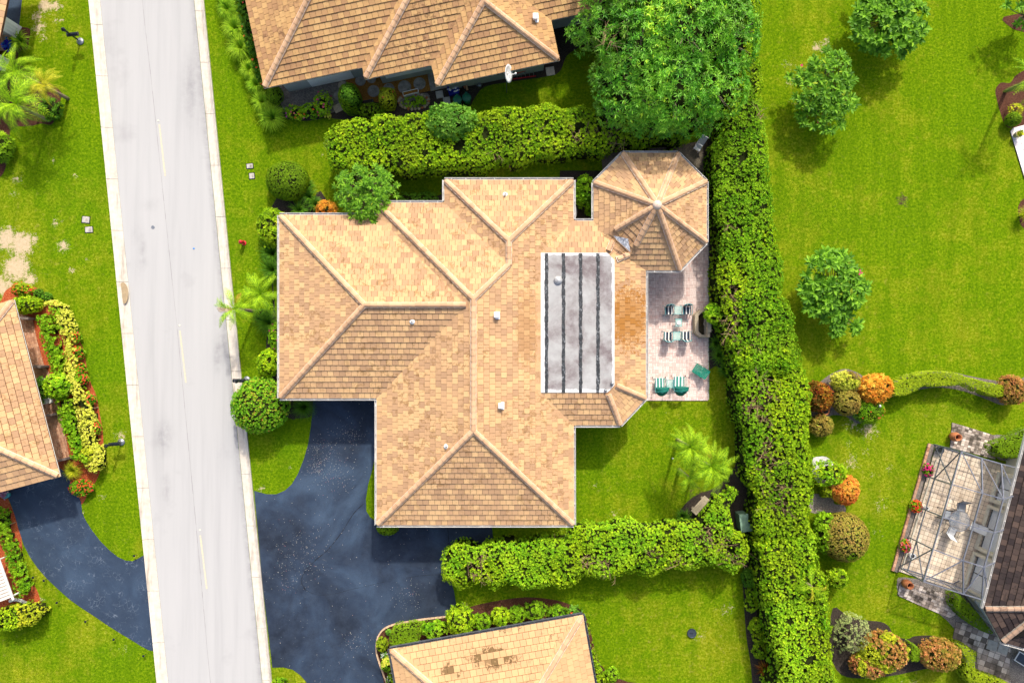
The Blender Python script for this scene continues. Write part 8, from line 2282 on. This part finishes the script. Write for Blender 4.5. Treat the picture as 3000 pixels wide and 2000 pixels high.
# ------------------------------------------------------------------ odd pieces
def folding():
    g = W(2046, 430, .45); t_ = thing('folding_chair', 'pale plastic chair standing in the gravel behind the octagonal roof', 'chair', (g.x, g.y, 0)); c = Vector((g.x, g.y, 0)); an = math.radians(-30)
    R_ = Matrix.Rotation(an, 3, 'Z')
    mb = MB(); mb.box(c + R_ @ Vector((0, .0, .38)), (.42, .42, .04), M=R_ @ Matrix.Rotation(.12, 3, 'X')); mb.build('seat', M['white_pl'], t_, bevel=.01)
    mb = MB(); mb.box(c + R_ @ Vector((.0, .38, .72)), (.42, .04, .62), M=R_ @ Matrix.Rotation(-.65, 3, 'X')); mb.build('backrest', M['white_pl'], t_, bevel=.01)
    for sx, sy in ((-1, -1), (1, -1), (-1, 1), (1, 1)):
        mb = MB(); p = c + R_ @ Vector((sx * .18, sy * .18, .37)); mb.tube([p, Vector((p.x, p.y, 0))], .02, 6); mb.build('leg', M['white_pl'], t_)
folding()
g = W(2190, 1530, .9); t_ = thing('utility_box', 'pale green utility cabinet in the gap between the hedges', 'utility box', (g.x, g.y, 0)); mb = MB(); mb.box(Vector((g.x, g.y, .45)), (.85, 1.0, .9), .12); mb.build('cabinet', simple('pale_green_metal', (0.20, 0.33, 0.24), .5, .1, var=.15), t_, bevel=.02)
mb = MB(); mb.box(Vector((g.x, g.y, .925)), (.92, 1.06, .05), .12); mb.build('lid', simple('pale_green_lid', (0.24, 0.38, 0.29), .5, .1, var=.2), t_, bevel=.015)
g = W(2052, 1480, .4); t_ = thing('bench', 'weathered grey stone slab bench tucked in the hedge bend', 'bench', (g.x, g.y, 0)); mb = MB(); mb.box(Vector((g.x, g.y, .38)), (1.25, .42, .09), math.radians(48)); mb.build('seat', M['stone'], t_, bevel=.02)
for k in (-1, 1):
    mb = MB(); d = Vector((math.cos(math.radians(48)), math.sin(math.radians(48)), 0)); mb.box(Vector((g.x, g.y, .17)) + d * .42 * k, (.14, .36, .34), math.radians(48)); mb.build('leg', M['stone'], t_)
g = W(1680, 620, .5); t_ = thing('basin', 'white oval rim of a garden basin peeping out beside the north wing', 'basin', (g.x, g.y, 0))
mb = MB(); mb.lathe(Vector((g.x, g.y, .2)), [(.20, 0), (.26, .28), (.27, .32), (.20, .32), (.17, .2)], 20, sx=.8, sy=1.75); mb.build('rim', M['white_pl'], t_, smooth=True)
mb = MB(); mb.lathe(Vector((g.x, g.y, .42)), [(.18, 0), (0, .01)], 16, sx=.8, sy=1.75); mb.build('inside', M['darkhole'], t_)
# white louvred roof at the left edge
t_ = thing('louvred_roof', 'white louvred roof panel cut by the left edge near the driveway', 'canopy', tuple(W(0, 1700)))
q0, q1, q2 = W(-60, 1640, 1.6), W(38, 1752, 1.6), W(-60, 1810, 1.6)
o0 = W(-4, 1638, 1.6)
for k in range(14):
    f = k / 14; a = W(-8 + 46 * f, 1625 + 128 * f, 1.6); b_ = a + Vector((-1.6, -.62, 0))
    mb = MB(); mb.bar(a, b_, .165, .03, r=k / 14); mb.build('slat', M['stucco'], t_)
mb = MB(); mb.bar(W(-10, 1618, 1.6), W(39, 1756, 1.6), .08, .10); mb.build('beam', M['white'], t_)
for p in ((-20, 1650), (36, 1750)):
    mb = MB(); v = W(*p, 1.6); mb.tube([Vector((v.x - .2, v.y, 0)), Vector((v.x - .2, v.y, 1.55))], .05, 8); mb.build('post', M['white'], t_)
t_ = thing('kerb_rail', 'short curved white kerb beside the yellow green bush at far left', 'kerb', tuple(W(60, 1756))); mb = MB()
f = smooth_poly([(32, 1758), (48, 1754), (66, 1757), (80, 1764), (90, 1773)], 4, closed=False); mb.tube([W(*p) + Vector((0, 0, .1)) for p in f], .10, 6); mb.build('kerb', M['white'], t_)
pw = W(12, 1452, .4); t_ = thing('plant_pot', 'teal pot of pink flowers at the left edge by the driveway', 'pot', (pw.x, pw.y, 0)); mb = MB(); mb.lathe(Vector((pw.x, pw.y, 0)), [(.15, 0), (.2, .35), (.17, .33)], 14); mb.build('pot', M['teal'], t_, smooth=True)
l_ = Leaves(); P = np.tile([pw.x - .05, pw.y + .12, .45], (60, 1)) + rng.normal(0, .12, (60, 3)) * np.array([1, 1, .3]); l_.add(*clumps(P, np.tile([0, 0, 1.], (60, 1)), 6, .07, .06)); l_.build('flowers', leafmat('petal_pale_pink', [(0, (.5, .15, .28)), (1, (.75, .5, .6))], patch=0), t_)
# top left corner: garage door flaps and blue flower pot
slab('doorstep', 'pale pink step at the top left house', [(0, 95), (28, 108), (22, 150), (0, 150)], .1, M['brickedge'])
pb = W(22, 134, .6); t_ = thing('plant_pot', 'deep blue pot of dark flowers at the top left eave', 'pot', (pb.x, pb.y, 0)); mb = MB(); mb.lathe(Vector((pb.x, pb.y, 0)), [(.16, 0), (.28, .30), (.30, .45), (.22, .45)], 16); mb.build('pot', simple('cobalt_glaze', (0.005, 0.008, .16), .2), t_, smooth=True)
l_ = Leaves(); P = np.tile([pb.x - .05, pb.y + .05, .55], (70, 1)) + rng.normal(0, .13, (70, 3)) * np.array([1, 1, .4]); l_.add(*clumps(P, np.tile([0, 0, 1.], (70, 1)), 7, .10, .06)); l_.build('flowers', M['fl_blue'], t_)
g = W(2562, 1186, .6); t_ = thing('garden_ornament', 'small pale bird ornament on the feathery bush', 'ornament', (g.x, g.y, 0)); mb = MB(); mb.lathe(Vector((g.x, g.y, 1.15)), [(.02, 0), (.06, .06), (.05, .12), (0, .16)], 8, sy=1.5); mb.build('body', M['white'], t_, smooth=True); mb = MB(); mb.tube([Vector((g.x, g.y, 0)), Vector((g.x, g.y, 1.16))], .01, 5); mb.build('stake', M['steel'], t_)
g = W(1971, 1342, .3); t_ = thing('garden_light', 'small white garden lamp left of the three small palms', 'garden lamp', (g.x, g.y, 0)); mb = MB(); mb.tube([Vector((g.x, g.y, 0)), Vector((g.x, g.y, .3))], .02, 6); mb.build('stake', M['black'], t_); mb = MB(); mb.lathe(Vector((g.x, g.y, .28)), [(.05, 0), (.06, .05), (.03, .10), (0, .11)], 8); mb.build('lamp_shade', M['white_pl'], t_, smooth=True)
g = W(2988, 1925, .35); t_ = thing('lounger', 'grey framed sun lounger cut by the lower right edge', 'lounger', (g.x, g.y, 0)); d = Vector((math.cos(-.55), math.sin(-.55), 0)); s_ = Vector((-d.y, d.x, 0)); a = Vector((g.x, g.y, .35)) - d * .2; b_ = a + d * 1.7
fr_ = MB()
for k in (-1, 1): fr_.tube([a + s_ * .3 * k, b_ + s_ * .3 * k], .03, 7)
fr_.tube([a - s_ * .3, a + s_ * .3], .03, 7); fr_.build('frame', M['white_pl'], t_)
mb = MB(); mb.bar(a, b_, .5, .02); mb.build('sling', M['steel2'], t_)
for (f, k) in ((.1, -1), (.1, 1), (.9, -1), (.9, 1)):
    mb = MB(); p = a.lerp(b_, f) + s_ * .3 * k; mb.tube([p, Vector((p.x, p.y, 0))], .02, 6); mb.build('leg', M['white_pl'], t_)
print('OBJECTS', len(bpy.data.objects), 'TRIS', sum(len(o.data.polygons) for o in bpy.data.objects if o.type == 'MESH' and o.data.users == 1))
